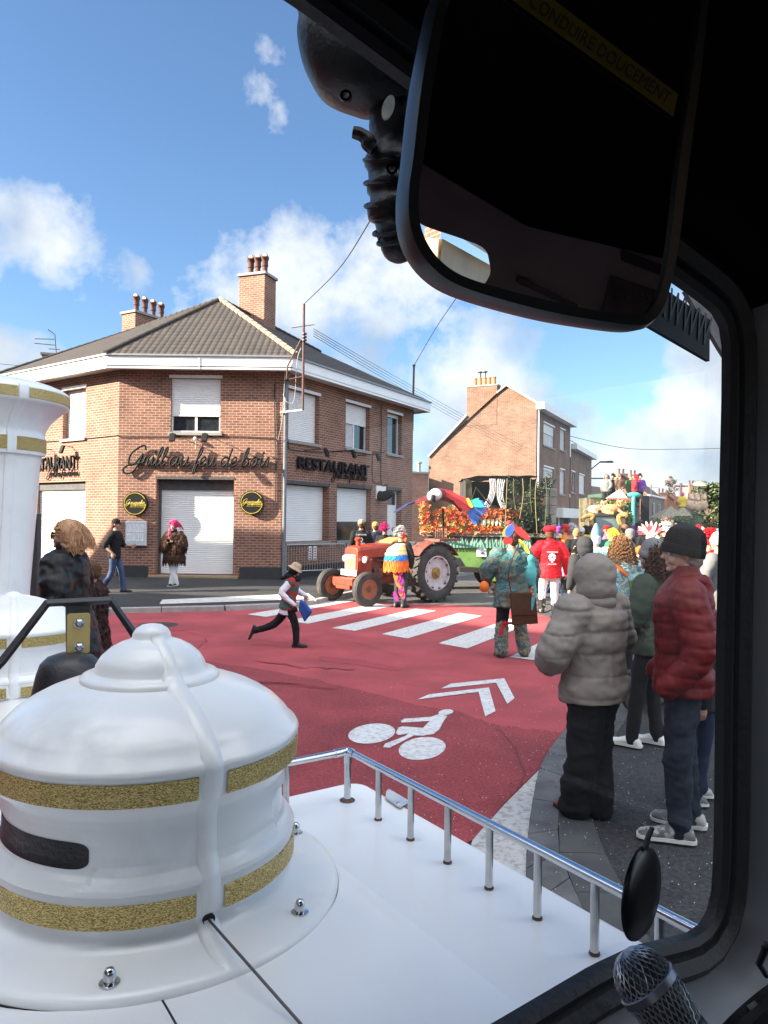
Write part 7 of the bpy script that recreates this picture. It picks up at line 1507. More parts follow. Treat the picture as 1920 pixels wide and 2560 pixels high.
    def hair(s, m, kind='short', seed=1):
        rnd = random.Random(seed); h = s.h; Rh = s.hm.to_3x3()
        if kind == 'short':
            mb = MB(); mb.ball(h((0, -.022, 1.672)), (.086, .100, .100), 18, R=Rh); mb.ball(h((0, -.05, 1.62)), (.078, .065, .08), 14, R=Rh); return s.fuse(mb, 'hair', m, None, max(.009, s.vox), wr=.008, wf=30)
        mb = MB(); N_, L_, r, wav, fr = {'wig': (1000, .21, .0026, .012, 8), 'curly': (300, .34, .006, .024, 60), 'long': (200, .30, .007, .008, 6), 'fluffy': (220, .12, .007, .02, 30)}[kind]
        mb.ball(h((0, -.02, 1.67)), (.084, .096, .098), 16, R=Rh)
        if kind == 'wig':
            m2 = MB()
            for c_, r_ in (((0, -.02, 1.70), (.094, .112, .088)), ((0, -.085, 1.66), (.10, .075, .11)), ((0, -.115, 1.58), (.095, .055, .10)), ((-.08, -.05, 1.60), (.03, .06, .10)), ((.08, -.05, 1.60), (.03, .06, .10))): m2.ball(h(c_), r_, 14, R=Rh)
            s.fuse(m2, 'hair', m, None, .009, wr=.016, wf=26)
        for i in range(N_):
            a = rnd.uniform(0, 2*math.pi); th = rnd.uniform(0, 1.75); d = V((math.sin(th)*math.cos(a), math.sin(th)*math.sin(a), math.cos(th)))
            if d.y > (.12 if kind == 'wig' else .0 if kind == 'long' else .2) and d.z < (.66 if kind == 'wig' else .78): continue
            p = V((0, -.02, 1.67))+V((d.x*.084, d.y*.096, d.z*.098)); pts = [h(p)]; v = V((d.x*(.6 if kind == 'wig' else 1), d.y-(.9 if kind == 'wig' else .2), max(d.z, .1)+.2))*.4; ph = rnd.uniform(0, 6)
            n = 9 if kind != 'curly' else 14; ll = L_*rnd.uniform(.65, 1.1)
            for j in range(n):
                t = j/n; v = v*.72+V((d.x*.2, min(d.y*.3, 0)-(.22 if kind == 'wig' else .12), -1.0))*.45*(t+.25) if kind != 'fluffy' else d+V((rnd.gauss(0, .5), rnd.gauss(0, .5), rnd.gauss(0, .5)))
                p = p+v.normalized()*ll/n; o_ = V((math.sin(ph+j*fr*.15), math.cos(ph+j*fr*.15), 0))*wav*(t+.2); 
                q = p+o_; e = V((q.x, q.y+.02, q.z-1.66)); 
                rm = .128 if kind == 'wig' else .1
                if e.length < rm: q = V((0, -.02, 1.66))+e.normalized()*rm
                pts.append(h(q))
            mb.tube(pts, [r]*(len(pts)-2)+[r*.7, r*.3], 4)
        return s.part(mb, 'hair', m)
    def hat(s, kind, m, band=None):
        h = s.h; Rh = s.hm.to_3x3(); c = h((0, -.012, 1.69)); mb = MB()
        if kind == 'beanie':
            pr_ = [(.100, -.055), (.107, -.045), (.108, .0), (.104, .045), (.090, .085), (.062, .110), (.03, .122), (0, .126)]
            mb.lathe([(r, z) for r, z in pr_], c, 24, R=Rh @ Matrix.Rotation(.28, 3, 'X'), sx=.93, sy=1.12); o = s.part(mb, 'beanie', m); mb = MB(); mb.lathe([(.103, -.062), (.112, -.055), (.113, -.01), (.107, -.004)], c, 24, R=Rh @ Matrix.Rotation(.28, 3, 'X'), sx=.93, sy=1.12); s.part(mb, 'brim', m, parent=o); return o
        if kind == 'cap':
            mb.lathe([(.094, -.03), (.097, 0), (.093, .04), (.075, .075), (.04, .095), (0, .1)], c, 20, R=Rh, sx=.95, sy=1.1); o = s.part(mb, 'cap', m); mb = MB(); q = [h((x, y, z)) for x, y, z in ((-.07, .075, 1.67), (-.06, .14, 1.665), (-.03, .175, 1.662), (.03, .175, 1.662), (.06, .14, 1.665), (.07, .075, 1.67))]; mb.loft([[p+V((0, 0, -.003)) for p in q], [p+V((0, 0, .004)) for p in q]]); s.part(mb, 'visor', band or m, parent=o, smooth=False); return o
        if kind == 'bucket':
            mb.lathe([(.15, -.045), (.146, -.035), (.105, -.005), (.098, .03), (.085, .07), (.05, .09), (0, .095)], c, 24, R=Rh @ Matrix.Rotation(-.12, 3, 'X')); mb.lathe([(.15, -.045), (.1, -.015)], c, 24, R=Rh @ Matrix.Rotation(-.12, 3, 'X')); return s.part(mb, 'hat', m)
        if kind == 'beret':
            mb.ball(h((-.01, -.03, 1.74)), (.13, .135, .062), 20, R=Rh); mb.ball(h((0, -.015, 1.70)), (.092, .105, .06), 16, R=Rh); mb.ball(h((.0, -.03, 1.80)), .014, 8); return s.fuse(mb, 'beret', m, None, .01, wr=.012, wf=22)
        if kind == 'hood':
            mb.ball(h((0, -.02, 1.66)), (.145, .15, .148), 20, R=Rh); mb.ball(h((0, -.035, 1.57)), (.145, .135, .13), 20, R=Rh); return mb
def gp_(u, Y, z=0): p = P(u, 1300, Y); return V((p.x, p.y, z+zg(p.x, p.y)))
def petal(mb, a, b, w_, n=V((0, -1, 0)), mi=0, th=.006, bend=0):
    a, b = V(a), V(b); d = b-a; s_ = d.cross(n).normalized(); pts = []
    for t, k in ((0, .35), (.25, .85), (.6, 1), (.88, .65), (1, .12)): pts.append((a+d*t+n*bend*math.sin(t*3.14), w_*k))
    l_ = [p+s_*k for p, k in pts]+[p-s_*k for p, k in reversed(pts)]; n = n.normalized(); mb.loft([[p-n*th/2 for p in l_], [p+n*th/2 for p in l_]], mi)
def fringe(mb, ring, L_, n, w_, rnd, mi=0, nm=1):
    """thin hanging strips from a ring of points"""
    m = len(ring)
    for i in range(n):
        t = rnd.random()*(m-1); j = int(t); p = V(ring[j])*(1-(t-j))+V(ring[j+1])*(t-j); l_ = L_*rnd.uniform(.5, 1.2); o = V((rnd.gauss(0, .012), rnd.gauss(0, .012), -l_)); s_ = V((w_, 0, 0)); q = V((0, w_, 0)); mb.add([p-s_, p+s_, p+o+s_*.2, p+o-s_*.2, p-q, p+q, p+o+q*.2, p+o-q*.2], [(0, 1, 2, 3), (4, 5, 6, 7)], mi+rnd.randrange(nm))
def shag(g, o, n, L_, w_, z0, z1, m, name='fringe', seed=1):
    """short hanging strands rooted all over a garment"""
    rnd = random.Random(seed); vs = [v for v in o.data.vertices if z0*g.k < v.co.z < z1*g.k]; mb = MB()
    for v in rnd.sample(vs, min(n, len(vs))):
        p = v.co/g.k; no = v.normal; l_ = L_*rnd.uniform(.6, 1.3); sd = no.cross(UP).normalized()*w_ if no.cross(UP).length > .1 else V((w_, 0, 0)); q = p+no*.014-UP*l_*.5+V((rnd.gauss(0, .006), rnd.gauss(0, .006), 0)); e = p+no*.010-UP*l_+V((rnd.gauss(0, .012), rnd.gauss(0, .012), 0))
        mb.add([p-sd, p+sd, q+sd*.8, q-sd*.8, e], [(0, 1, 2, 3), (3, 2, 4)])
    g.fin(mb); me = mb.build(name, m, g.root, weld=False); return me
# -- man in the dark red padded jacket, seen from behind in profile
def puff(bands, amp, arm=None):
    def f(co, no, k):
        z = co[:, 2]/k; s_ = np.abs(np.sin(math.pi*(z-bands[0]+.012*np.sin(co[:, 0]*9+co[:, 1]*7))/bands[1]))**.24; m_ = (z > bands[2])*(z < bands[3]); return co+no*((s_-.75)*amp*m_)[:, None]
    return f
REDJ = cloth('dark_red_padding', (.12, .010, .011), rough=.5, var=.10, bump=.1)
g = Person('man in a dark red padded jacket and black beanie standing nearest at the right edge', gp_(1712, 4.45, .02), 72, 1.80, .012, SKIN2, eyes=True, turn=8, nod=4, hands=False, kL=(-.10, .03, .50), kR=(.12, .0, .50), aL=(-.10, .02, .09), aR=(.15, -.06, .09), fR=(.2, 1, 0), eL=(-.27, -.06, 1.12), eR=(.29, -.04, 1.13), wL=(-.26, .10, .90), wR=(.24, .14, .90), shw=.20)
g.top(REDJ, .052, .84, post=puff((.80, .095), .020) if 0 else puff((.80, .088, .80, 1.40), .013), hood='down', collar=.07, wr=.011, vox=.010, cuff=.045); g.legs(cloth('dark_jeans', (.014, .018, .030), (.022, .028, .042)), (.105, .095, .082, .070, .060), wr=.016); g.shoes(mat('grey_trainer', (.13, .13, .135), .7, var=.5, vscale=18, col2=(.34, .34, .33), c2scale=9, c2pos=(.5, .53)), SOLE, .30, h=.085)
g.hair(cloth('grey_hair', (.22, .19, .17)), 'short'); g.hat('beanie', cloth('black_knit', (.008, .008, .010), rough=.95, bump=.6))
mb = MB(); mb.tube([g.t((-.09, .075, 1.50)), g.t((0, .12, 1.46)), g.t((.09, .075, 1.50))], .02, 8); mb2 = MB(); c = g.t((.255, .02, 1.26)); 
bp = [(-.0, .03), (.028, .03), (.03, -.01), (.014, -.035), (-.002, -.01)]; mb2 = MB(); mb2.prism([V((c.x+.072, c.y+y-.0, c.z+z)) for y, z in [(-.028, .03), (.028, .03), (.026, -.015), (0, -.038), (-.026, -.015)]], V((.012, 0, 0))); g.part(mb2, 'sleeve_badge', mat('badge_black', (.02, .02, .02), .5), smooth=False)
# -- person in the grey puffer with the hood up
GPUF = cloth('grey_puffer', (.22, .19, .165), rough=.6, var=.07, bump=.08)
g = Person('person in a grey padded hooded jacket and wide black trousers seen from behind', gp_(1490, 4.72, .02), 38, 1.62, .012, SKIN2, lean=2, kL=(-.08, .02, .50), kR=(.07, .03, .50), aL=(-.09, .08, .09), aR=(.05, .0, .09), fL=(.25, 1, 0), eL=(-.36, .06, 1.14), wL=(-.20, .24, 1.02), eR=(.33, .05, 1.15), wR=(.16, .26, 1.05), hL=(.6, .6, 0), hR=(-.6, .6, 0), shw=.205)
g.top(GPUF, .085, .80, post=puff((.83, .150, .84, 1.45), .018), wr=.015, vox=.010, cuff=.05, belly=.4, sr=[.115, .125, .118, .095, .06], wf=6)
mb = g.hat('hood', None); 
def hoodpost(co, no, k): z = co[:, 2]/k; s_ = np.abs(np.sin(math.pi*(z-1.50)/.095))**.6; return co+no*((s_-.8)*.003)[:, None]
g.fuse(mb, 'hood', GPUF, hoodpost, .011, wr=.008, wf=9); 
mb = MB(); mb.tube(catmull([g.t((-.09, .11, 1.50)), g.t((-.125, .0, 1.47)), g.t((0, -.135, 1.47)), g.t((.125, .0, 1.47)), g.t((.09, .11, 1.50))], 5), .042, 12); g.fuse(mb, 'collar', GPUF, None, .010, wr=.006)
g.legs(cloth('black_wool', (.012, .012, .014), rough=.95), (.125, .125, .118, .115, .118), wr=.016, pel=(.19, .15, .13), drop=.01); g.shoes(mat('oxblood_shoe', (.16, .02, .022), .35), SHOEB, .27)
g.hair(BRN, 'short')
# -- woman in green behind the red-jacketed man
g = Person('woman in a green and cream jacket and grey beanie partly behind the red-jacketed man', gp_(1632, 6.2, .02), 52, 1.68, .014, SKIN2, eL=(-.27, .06, 1.14), wL=(-.12, .24, 1.08), aL=(-.12, .12, .09), kL=(-.11, .08, .50))
g.top(cloth('green_coat', (.045, .06, .045), (.26, .25, .22), (.55, .62), 2.2), .05, .80, wr=.009, collar=.05); g.legs(BLK); g.shoes(mat('white_trainer', (.62, .62, .58), .6), SOLE, .28); g.hair(cloth('brown_curls', (.06, .025, .018)), 'curly', 4); g.hat('beanie', cloth('grey_knit', (.19, .19, .19), rough=.95, bump=.6))
mb = MB(); mb.tube([g.h((-.07, .02, 1.65)), g.h((-.05, .10, 1.65)), g.h((.05, .10, 1.65)), g.h((.07, .02, 1.65))], .003, 6); g.part(mb, 'glasses', SHOEB)
# -- short person hidden but for the shoes
g = Person('child in dark clothes almost hidden behind the red-jacketed man, white-soled shoes showing', gp_(1762, 5.0, .02), 80, 1.30, .016, SKIN2, aL=(-.12, .08, .09)); g.top(DKG, .03); g.legs(NAVYC); g.shoes(mat('grey_trainer', (.26, .26, .26), .7), SOLE, .34); g.hair(BRN)
# pushchair
pc = gp_(1592, 7.3, .02); s = thing('pushchair', 'black folding pushchair with spoked wheels between the grey and red jackets', 'pushchair', pc)
for x, y in ((0, 0), (.34, .25), (.5, -.1)): mb = MB(); mb.torus((x, y, .13), .11, .022, 24, 8, R=Matrix.Rotation(math.pi/2, 3, 'X')); mb.lathe([(.03, -.02), (.03, .02)], (x, y, .13), 10, R=Matrix.Rotation(math.pi/2, 3, 'X')); [mb.tube([(x, y, .13), (x+.1*math.cos(a), y, .13+.1*math.sin(a))], .007, 4) for a in [k*.785 for k in range(8)]]; mb.build('wheel', M_RUBBER, s, smooth=True)
mb = MB(); mb.tube([(0, 0, .13), (.2, .1, .5), (.55, .15, 1.0)], .014, 6); mb.tube([(.5, -.1, .13), (.25, .1, .5), (-.05, .1, .62)], .014, 6); mb.build('frame', M_GALV, s); mb = MB(); mb.loft([[V((x+z*.25, y, z)) for x, y in ((-.05, -.1), (.3, -.1), (.3, .3), (-.05, .3))] for z in (.32, .36, .6, .85)]); mb.build('seat', BLK, s, bevel=.04)
# -- running child
TART = cloth('tartan', (.34, .03, .03), (.06, .12, .10), (.49, .51), 9, var=.3)
g = Person('child in a beige hat, tartan waistcoat and black scarf running across the red road', gp_(722, 10.85), -90, 1.32, .011, SKIN2, lean=10, nod=12, hipz=.80, kR=(.09, .16, .46), aR=(.09, .18, .10), kL=(-.09, -.26, .43), aL=(-.09, -.62, .30), fL=(0, -.35, -1), eR=(.25, -.08, 1.06), wR=(.24, .16, .84), eL=(-.24, .16, 1.06), wL=(-.22, .32, .98), hR=(0, .3, -1))
g.top(cloth('white_shirt', (.68, .68, .74)), .022, .76, 'shirt', wr=.008, cuff=.03); g.top(TART, .036, .86, 'waistcoat', sleeves=0, wr=.006, flare=.05); g.legs(BLK, (.10, .09, .075, .068, .062), wr=.007); g.shoes(SHOEB, SHOEB, .29)
g.hair(BRN); g.hat('bucket', cloth('beige', (.48, .34, .23), (.35, .12, .08), (.6, .64), 20)); mb = MB(); mb.tube(catmull([g.t((-.10, .03, 1.47)), g.t((0, -.13, 1.48)), g.t((.10, .03, 1.47)), g.t((0, .11, 1.47)), g.t((-.1, .03, 1.47))], 4), .055, 10); mb.ball(g.h((0, -.02, 1.60)), (.105, .115, .09), 14); mb.tube([g.t((0, -.1, 1.50)), g.t((0, -.24, 1.40))], [.06, .03], 8); g.fuse(mb, 'scarf', BLK, None, .012, wr=.012, wf=14)
mb = MB(); w_ = V(g.p['wR'])+V((0, .01, -.08)); mb.ball(w_, (.035, .045, .06), 10); g.part(mb, 'glove', BLK)
bg_ = gp_(752, 10.7); s = thing('cloth_bag', 'blue cloth bag swinging from the gloved hand of the running child', 'bag', V((bg_.x, bg_.y, P(752, 1525, 10.7).z))); o = V(s.location); r_ = lambda u, v, d=0: P(u, v, 10.7+d)-o
mb = MB(); ol = [r_(*a) for a in ((750, 1500), (762, 1503), (781, 1530), (762, 1555), (747, 1523))]; mb.loft([[p*.85+V((0, .05, 0)) for p in ol], [p+V((0, .015, 0)) for p in ol], [p+V((0, -.015, 0)) for p in ol], [p*.85+V((0, -.05, 0)) for p in ol]]); mb.build('bag', cloth('blue_bag', (.03, .07, .26)), s, smooth=True, bevel=.01)
# -- woman with the pink wig and fur cape
FUR = cloth('brown_fur', (.075, .042, .03), (.035, .018, .012), s=20, rough=.95)
g = Person('person with pink hair and shaggy brown cape looking at a phone before the white shutter', gp_(437, 18.9, .1), 172, 1.64, .013, SKIN2, eyes=True, nod=22, lean=3, kL=(-.03, .03, .50), kR=(.03, .05, .50), aL=(.04, .04, .09), aR=(-.06, .02, .09), eL=(-.25, .05, 1.15), wL=(-.06, .24, 1.22), eR=(.25, .05, 1.15), wR=(.06, .24, 1.20), hL=(.5, .6, .2), hR=(-.5, .6, .2))
g.legs(WHT, (.10, .095, .085, .085, .085)); g.shoes(SHOEB, SOLE); g.top(BLK, .02, .84, 'shirt', collar=.05)
mb = MB(); g.torso(mb, .075, .66, 1.46, .16); [g.limb(mb, [*g.arm(sd)[:2], g.arm(sd)[1]+(g.arm(sd)[2]-g.arm(sd)[1])*.6+V((0, 0, -.06))], [.10, .14, .15, .12]) for sd in (-1, 1)]; fo = g.fuse(mb, 'fur_cape', FUR, None, .016, wr=.03, wf=16)
mb = MB(); rnd = random.Random(4); rg = [V((.30*math.cos(a), .24*math.sin(a), .72)) for a in [i*math.pi/12 for i in range(25)]]; fringe(mb, rg, .16, 150, .018, rnd); rg = [V((x, .06, 1.02)) for x in (-.42, -.3, -.2)]; fringe(mb, rg, .14, 40, .018, rnd); rg = [V((x, .06, 1.02)) for x in (.2, .3, .42)]; fringe(mb, rg, .14, 40, .018, rnd); g.part(mb, 'fringe', FUR, smooth=False); shag(g, fo, 1600, .10, .010, .70, 1.42, FUR, 'fur')
PINK = cloth('pink_hair', (.62, .03, .16), (.75, .12, .25), s=30); g.hair(PINK, 'long', 3)
mb = MB(); mb.tube(catmull([g.h((.075, .04, 1.60)), g.t((.09, .13, 1.45)), g.t((.05, .19, 1.30))], 4), [.03]*4+[.026]*3+[.02]*2, 8); g.part(mb, 'pink_lock', PINK)
c = g.root.location; ph = g.root.matrix_basis if 0 else Matrix.LocRotScale(g.root.location, g.root.rotation_euler, None); s = thing('phone', 'small dark phone held by the pink-haired person', 'phone', ph @ (V((0, .37, 1.23))*g.k)); mb = MB(); mb.box((0, 0, 0), (.075, .012, .15), R=Matrix.Rotation(.8, 3, 'X')); mb.build('phone_body', M_BLACK, s, bevel=.004)
# -- man with the black cap
g = Person('man in a black cap, black shirt and jeans walking past the menu case', gp_(287, 17.2, .1), -92, 1.68, .013, SKIN2, eyes=True, lean=3, kL=(-.09, .14, .50), aL=(-.09, .20, .09), kR=(.09, -.02, .50), aR=(.09, -.24, .13), fR=(0, 1, -.3), eR=(.26, -.12, 1.16), wR=(.27, .06, .96), eL=(-.24, .10, 1.15), wL=(-.2, .33, 1.12), hL=(0, 1, .1))
g.top(BLK, .03, .82, 'shirt', sleeves=.28, wr=.008); g.legs(JEAN, (.10, .09, .075, .066, .062)); g.shoes(SHOEB); g.hair(BRN); g.hat('cap', BLK)
# -- blond wig wearer in shiny black and the darker figure behind
PVC = mat('shiny_black_coat', (.006, .006, .007), .42, var=.2, bump=.4, bscale=20, spec=.3)
g = Person('person with a large blond wig, round sunglasses and shiny black coat at the left', gp_(164, 6.5), 92, 1.82, .012, SKIN, eyes=False, nod=-2, eL=(-.30, -.04, 1.12), eR=(.32, -.02, 1.12), wL=(-.24, .16, .95), wR=(.26, .14, .95))
co_ = g.top(PVC, .075, .45, 'coat', flare=.30, wr=.022, collar=.09, vox=.013, wf=5, cuff=.06); g.legs(BLK); g.shoes(SHOEB)
BLOND = cloth('blond_wig', (.55, .33, .19), (.36, .19, .11), s=24); g.hair(BLOND, 'wig', 2)
mb = MB(); [mb.ball(g.h((sd*.036, .097, 1.645)), (.030, .008, .028), 14, R=g.hm.to_3x3()) for sd in (-1, 1)]; g.part(mb, 'sunglasses', mat('dark_lens', (.01, .01, .01), .1)); mb = MB()
for sd in (-1, 1): mb.torus(g.h((sd*.036, .100, 1.645)), .030, .004, 20, 6, R=g.hm.to_3x3() @ Matrix.Rotation(math.pi/2, 3, 'X')); mb.tube([g.h((sd*.066, .09, 1.65)), g.h((sd*.084, 0, 1.655))], .004, 6)
g.part(mb, 'gold_frame', M_BRASS)
shag(g, co_, 1500, .26, .006, .5, 1.24, PVC, 'coat_fringe')
g = Person('person in a dark burgundy fur coat just behind the blond wig wearer', gp_(232, 7.6), 95, 1.40, .014, SKIN, eL=(-.3, 0, 1.12), eR=(.3, 0, 1.12)); bf = cloth('burgundy_fur', (.05, .022, .018), (.014, .010, .010), s=14); co_ = g.top(bf, .07, .30, 'coat', flare=.12, wr=.03, wf=12); shag(g, co_, 2200, .10, .010, .3, 1.5, bf, 'fur'); g.legs(cloth('burgundy', (.12, .012, .015))); g.shoes(SHOEB); g.hair(BRN, 'short', 6)
# -- three by the barrier behind the tractor
g = Person('man in a khaki cap and black jacket with white back lettering behind the tractor bonnet', gp_(903, 19.6, .1), 5, 1.72, .014, eR=(.27, .05, 1.16), wR=(.2, .2, 1.0)); jk = g.top(BLK, .035, .84, wr=.007); g.legs(BLK); g.shoes(SHOEB); g.hair(BRN); g.hat('cap', cloth('khaki', (.32, .26, .17)))
for z, t_, sz in ((1.36, 'CARNAVAL', .055), (1.12, 'MOTO', .06)): textobj('back_lettering', t_, sz, WHT, jk, frame(V((0, -.165, z))*g.k, (1, 0, 0), (0, 0, 1)), .004)
mb = MB(); mb.ball(V((0, -.15, 1.24)), (.05, .012, .06), 12); g.part(mb, 'back_emblem', WHT)
g = Person('person in a yellow cap and dark jacket beside the restaurant side window', gp_(938, 20.2, .1), 20, 1.66, .014); g.top(NAVYC, .03); g.legs(BLK); g.shoes(SHOEB); g.hair(BRN); g.hat('cap', cloth('mustard', (.42, .30, .08)))
g = Person('person with magenta hair beside the tractor steering wheel', gp_(962, 20.0, .1), -20, 1.58, .014, SKIN2); g.top(BLK, .03); g.legs(BLK); g.shoes(SHOEB); g.hair(cloth('magenta', (.45, .02, .15)), 'fluffy')
# -- macaw costume beside the tractor
ORC, YEC, BLC, PIC = cloth('orange_felt', (.75, .17, .03)), cloth('yellow_felt', (.80, .66, .28)), cloth('blue_felt', (.03, .20, .62)), cloth('pink_felt', (.62, .06, .22))
g = Person('grey-haired person in an orange, yellow and blue feather cape beside the tractor', gp_(1003, 15.75), -35, 1.64, .013, eL=(-.3, .05, 1.18), wL=(-.25, .2, 1.05), eR=(.28, .02, 1.16)); g.top(BLK, .03); g.legs(DKG); g.shoes(SHOEB, h=.1); g.hair(cloth('grey_fluff', (.42, .42, .42)), 'fluffy', 3)
rz = Matrix.Rotation(-g.root.rotation_euler.z, 3, 'Z'); 
def wv_(x, y, z): return rz @ V((x, y, z))      # world-axes offset in local space
mb = MB(); mb.loft([[wv_(x, y*.7-.12, z) for x, y in [(rx*math.cos(a)+ox, rx*math.sin(a)) for a in [i*math.pi/9 for i in range(18)]]] for z, rx, ox in ((1.14, .24, -.10), (1.22, .26, -.10), (1.34, .22, -.08), (1.45, .12, -.03))]); g.fuse(mb, 'cape_shoulder', YEC, None, .016, wr=.02)
rnd = random.Random(6); mb = MB(); mb2 = MB()
for k in range(22):
    a = -math.pi*(k+.5)/22; x, y = .25*math.cos(a)-.10, .21*math.sin(a)-.10; n = V((x, y-.02, 0)); dn = rz @ V((math.cos(a), math.sin(a), .15)); petal(mb2, wv_(x*.95, y*.95, 1.22), wv_(x*1.1, y*1.1, 1.10-.02*(k % 3)), .05, dn); petal(mb, wv_(x*.98, y*.98, 1.16), wv_(x*1.10, y*1.10, .88-.10*rnd.random()), .060, dn, bend=.02)
g.part(mb2, 'blue_feathers', BLC, smooth=False); g.part(mb, 'orange_feathers', ORC, smooth=False)
mb = MB()
for k in range(12): petal(mb, wv_(rnd.uniform(-.16, .06), -.22, 1.0-.07*k*.8), wv_(rnd.uniform(-.14, .08), -.27, .82-.06*k), .05, wv_(0, -1, 0), k % 3)
g.part(mb, 'tail_feathers', [ORC, PIC, cloth('purple', (.25, .03, .2))], smooth=False)
mb = MB(); mb.ball(g.h((.05, -.03, 1.70)), (.06, .05, .11), 12); petal(mb, g.h((.08, 0, 1.66)), g.h((.12, 0, 1.50)), .04); g.part(mb, 'orange_crest', cloth('hot_orange', (.8, .09, .02)))
# -- person in the tropical print with parrot headdress
TROP = mat('tropical_print', (.03, .12, .13), .8, var=.3, vscale=7, bump=.2)
def tropical(m, cols, sc_=9):
    N, L, b = nodes_of(m); tc = N.new('ShaderNodeTexCoord'); n = N.new('ShaderNodeTexNoise'); n.inputs['Scale'].default_value = sc_*.6; n.inputs['Distortion'].default_value = 2.5; n.inputs['Detail'].default_value = 2; L.new(tc.outputs['Object'], n.inputs['Vector'])
    r = N.new('ShaderNodeValToRGB'); e = r.color_ramp.elements; e[0].position = .28; e[0].color = (*cols[0], 1); e[1].position = .72; e[1].color = (*cols[-1], 1)
    for i, c in enumerate(cols[1:-1]): q = e.new(.28+.44*(i+1)/(len(cols)-1)); q.color = (*c, 1)
    L.new(n.outputs[0], r.inputs[0]); L.new(r.outputs[0], b.inputs['Base Color']); return m
tropical(TROP, [(.01, .03, .03), (.02, .10, .14), (.03, .04, .035), (.05, .24, .22), (.02, .05, .10), (.30, .16, .05), (.03, .08, .05), (.10, .30, .30)], 12)
TROP2 = tropical(mat('turquoise_print', (.1, .4, .45), .8, bump=.2), [(.05, .25, .35), (.20, .55, .55), (.55, .65, .55), (.05, .30, .45), (.5, .25, .1), (.12, .5, .5)], 11); TROP3 = tropical(mat('blue_print', (.1, .1, .3), .8, bump=.2), [(.02, .03, .10), (.05, .12, .25), (.04, .1, .06), (.35, .28, .08), (.03, .08, .22), (.1, .22, .25)], 16)
g = Person('person in a tropical patterned smock with a macaw headdress and brown shoulder bag', gp_(1281, 10.25), 8, 1.74, .013, eL=(-.34, .03, 1.20), wL=(-.30, .15, 1.0), eR=(.33, .02, 1.18), wR=(.30, .12, .98), kL=(-.13, .02, .50), kR=(.13, .02, .50), aL=(-.15, -.02, .09), aR=(.19, .0, .09), fR=(.35, 1, 0))
g.top(TROP, .07, .70, 'smock', flare=.05, wr=.02, vox=.014, sr=[.10, .115, .11, .09, .05], wf=6); g.legs(BLK, (.11, .10, .085, .075, .07), wr=.008)
for q in 'LR':
    mb = MB(); a = V(g.p['a'+q]); k_ = V(g.p['k'+q]); g.limb(mb, [k_+V((0, 0, -.04)), (a+k_)/2, a], [.092, .095, .098, .095]); g.fuse(mb, 'leg_warmer', TROP3, None, .012, wr=.012, wf=14)
mb = MB(); petal(mb, (-.10, -.06, .52), (-.20, -.10, .30), .03); mb.tube([(-.2, 0, .47), (-.1, -.1, .48), (0, 0, .47)], .02, 6); g.part(mb, 'red_ribbon', REDC); g.shoes(mat('brown_boot', (.05, .035, .025), .6), SHOEB, h=.095); g.hair(BRN)
MACR, MACB, MACY = M_REDF, M_BLUF, M_YELF
mb = MB(); mb.ball(g.h((-.03, -.03, 1.79)), (.07, .07, .06), 14); mb.tube([g.h((-.03, -.03, 1.82)), g.h((.03, -.05, 1.76)), g.h((.12, -.08, 1.66))], [.06, .06, .03], 12); mb.ball(g.h((-.05, .0, 1.86)), .04, 10); hd = g.part(mb, 'macaw_headdress', MACR)
mb = MB(); petal(mb, g.h((-.02, -.09, 1.84)), g.h((-.12, -.12, 1.68)), .06); g.part(mb, 'blue_wing', MACB, parent=hd, smooth=False)
mb = MB(); petal(mb, g.h((-.08, -.08, 1.82)), g.h((-.16, -.10, 1.68)), .035); petal(mb, g.h((.06, -.12, 1.64)), g.h((.20, -.16, 1.44)), .028); g.part(mb, 'yellow_feathers', MACY, parent=hd, smooth=False)
mb = MB(); petal(mb, g.h((.04, -.10, 1.80)), g.h((.20, -.13, 1.63)), .045); petal(mb, g.h((-.12, -.11, 1.67)), g.h((-.13, -.12, 1.56)), .04); petal(mb, g.h((-.07, -.11, 1.67)), g.h((-.07, -.12, 1.57)), .04); g.part(mb, 'red_feathers', MACR, parent=hd, smooth=False)
mb = MB(); mb.ball((-.40, -.02, .98), (.07, .07, .08), 10); g.part(mb, 'orange_pompom', ORC)
BAGB = cloth('brown_suede', (.075, .032, .018), rough=.95); W_ = Matrix.LocRotScale(g.root.location, g.root.rotation_euler, None); s = thing('shoulder_bag', 'flat brown suede shoulder bag hanging behind the tropical smock', 'bag', W_ @ (V((.08, -.26, .72))*g.k), R(8)); mb = MB(); mb.loft([[V((x, y, z)) for x, z in ((-.19, .20), (.17, .20), (.21, -.22), (-.15, -.24))] for y in (-.02, .02)]); mb.build('bag', BAGB, s, bevel=.012); mb = MB(); mb.prism([V((-.18, -.026, .19)), V((.16, -.026, .19)), V((.19, -.034, -.10)), V((-.16, -.034, -.10))], V((0, .006, 0))); mb.build('flap', BAGB, s, bevel=.003); mb = MB(); mb.tube(catmull([V((-.17, 0, .2)), V((-.2, .02, .5)), V((-.02, .12, .88))], 5), .008, 5); mb.build('strap', BAGB, s)
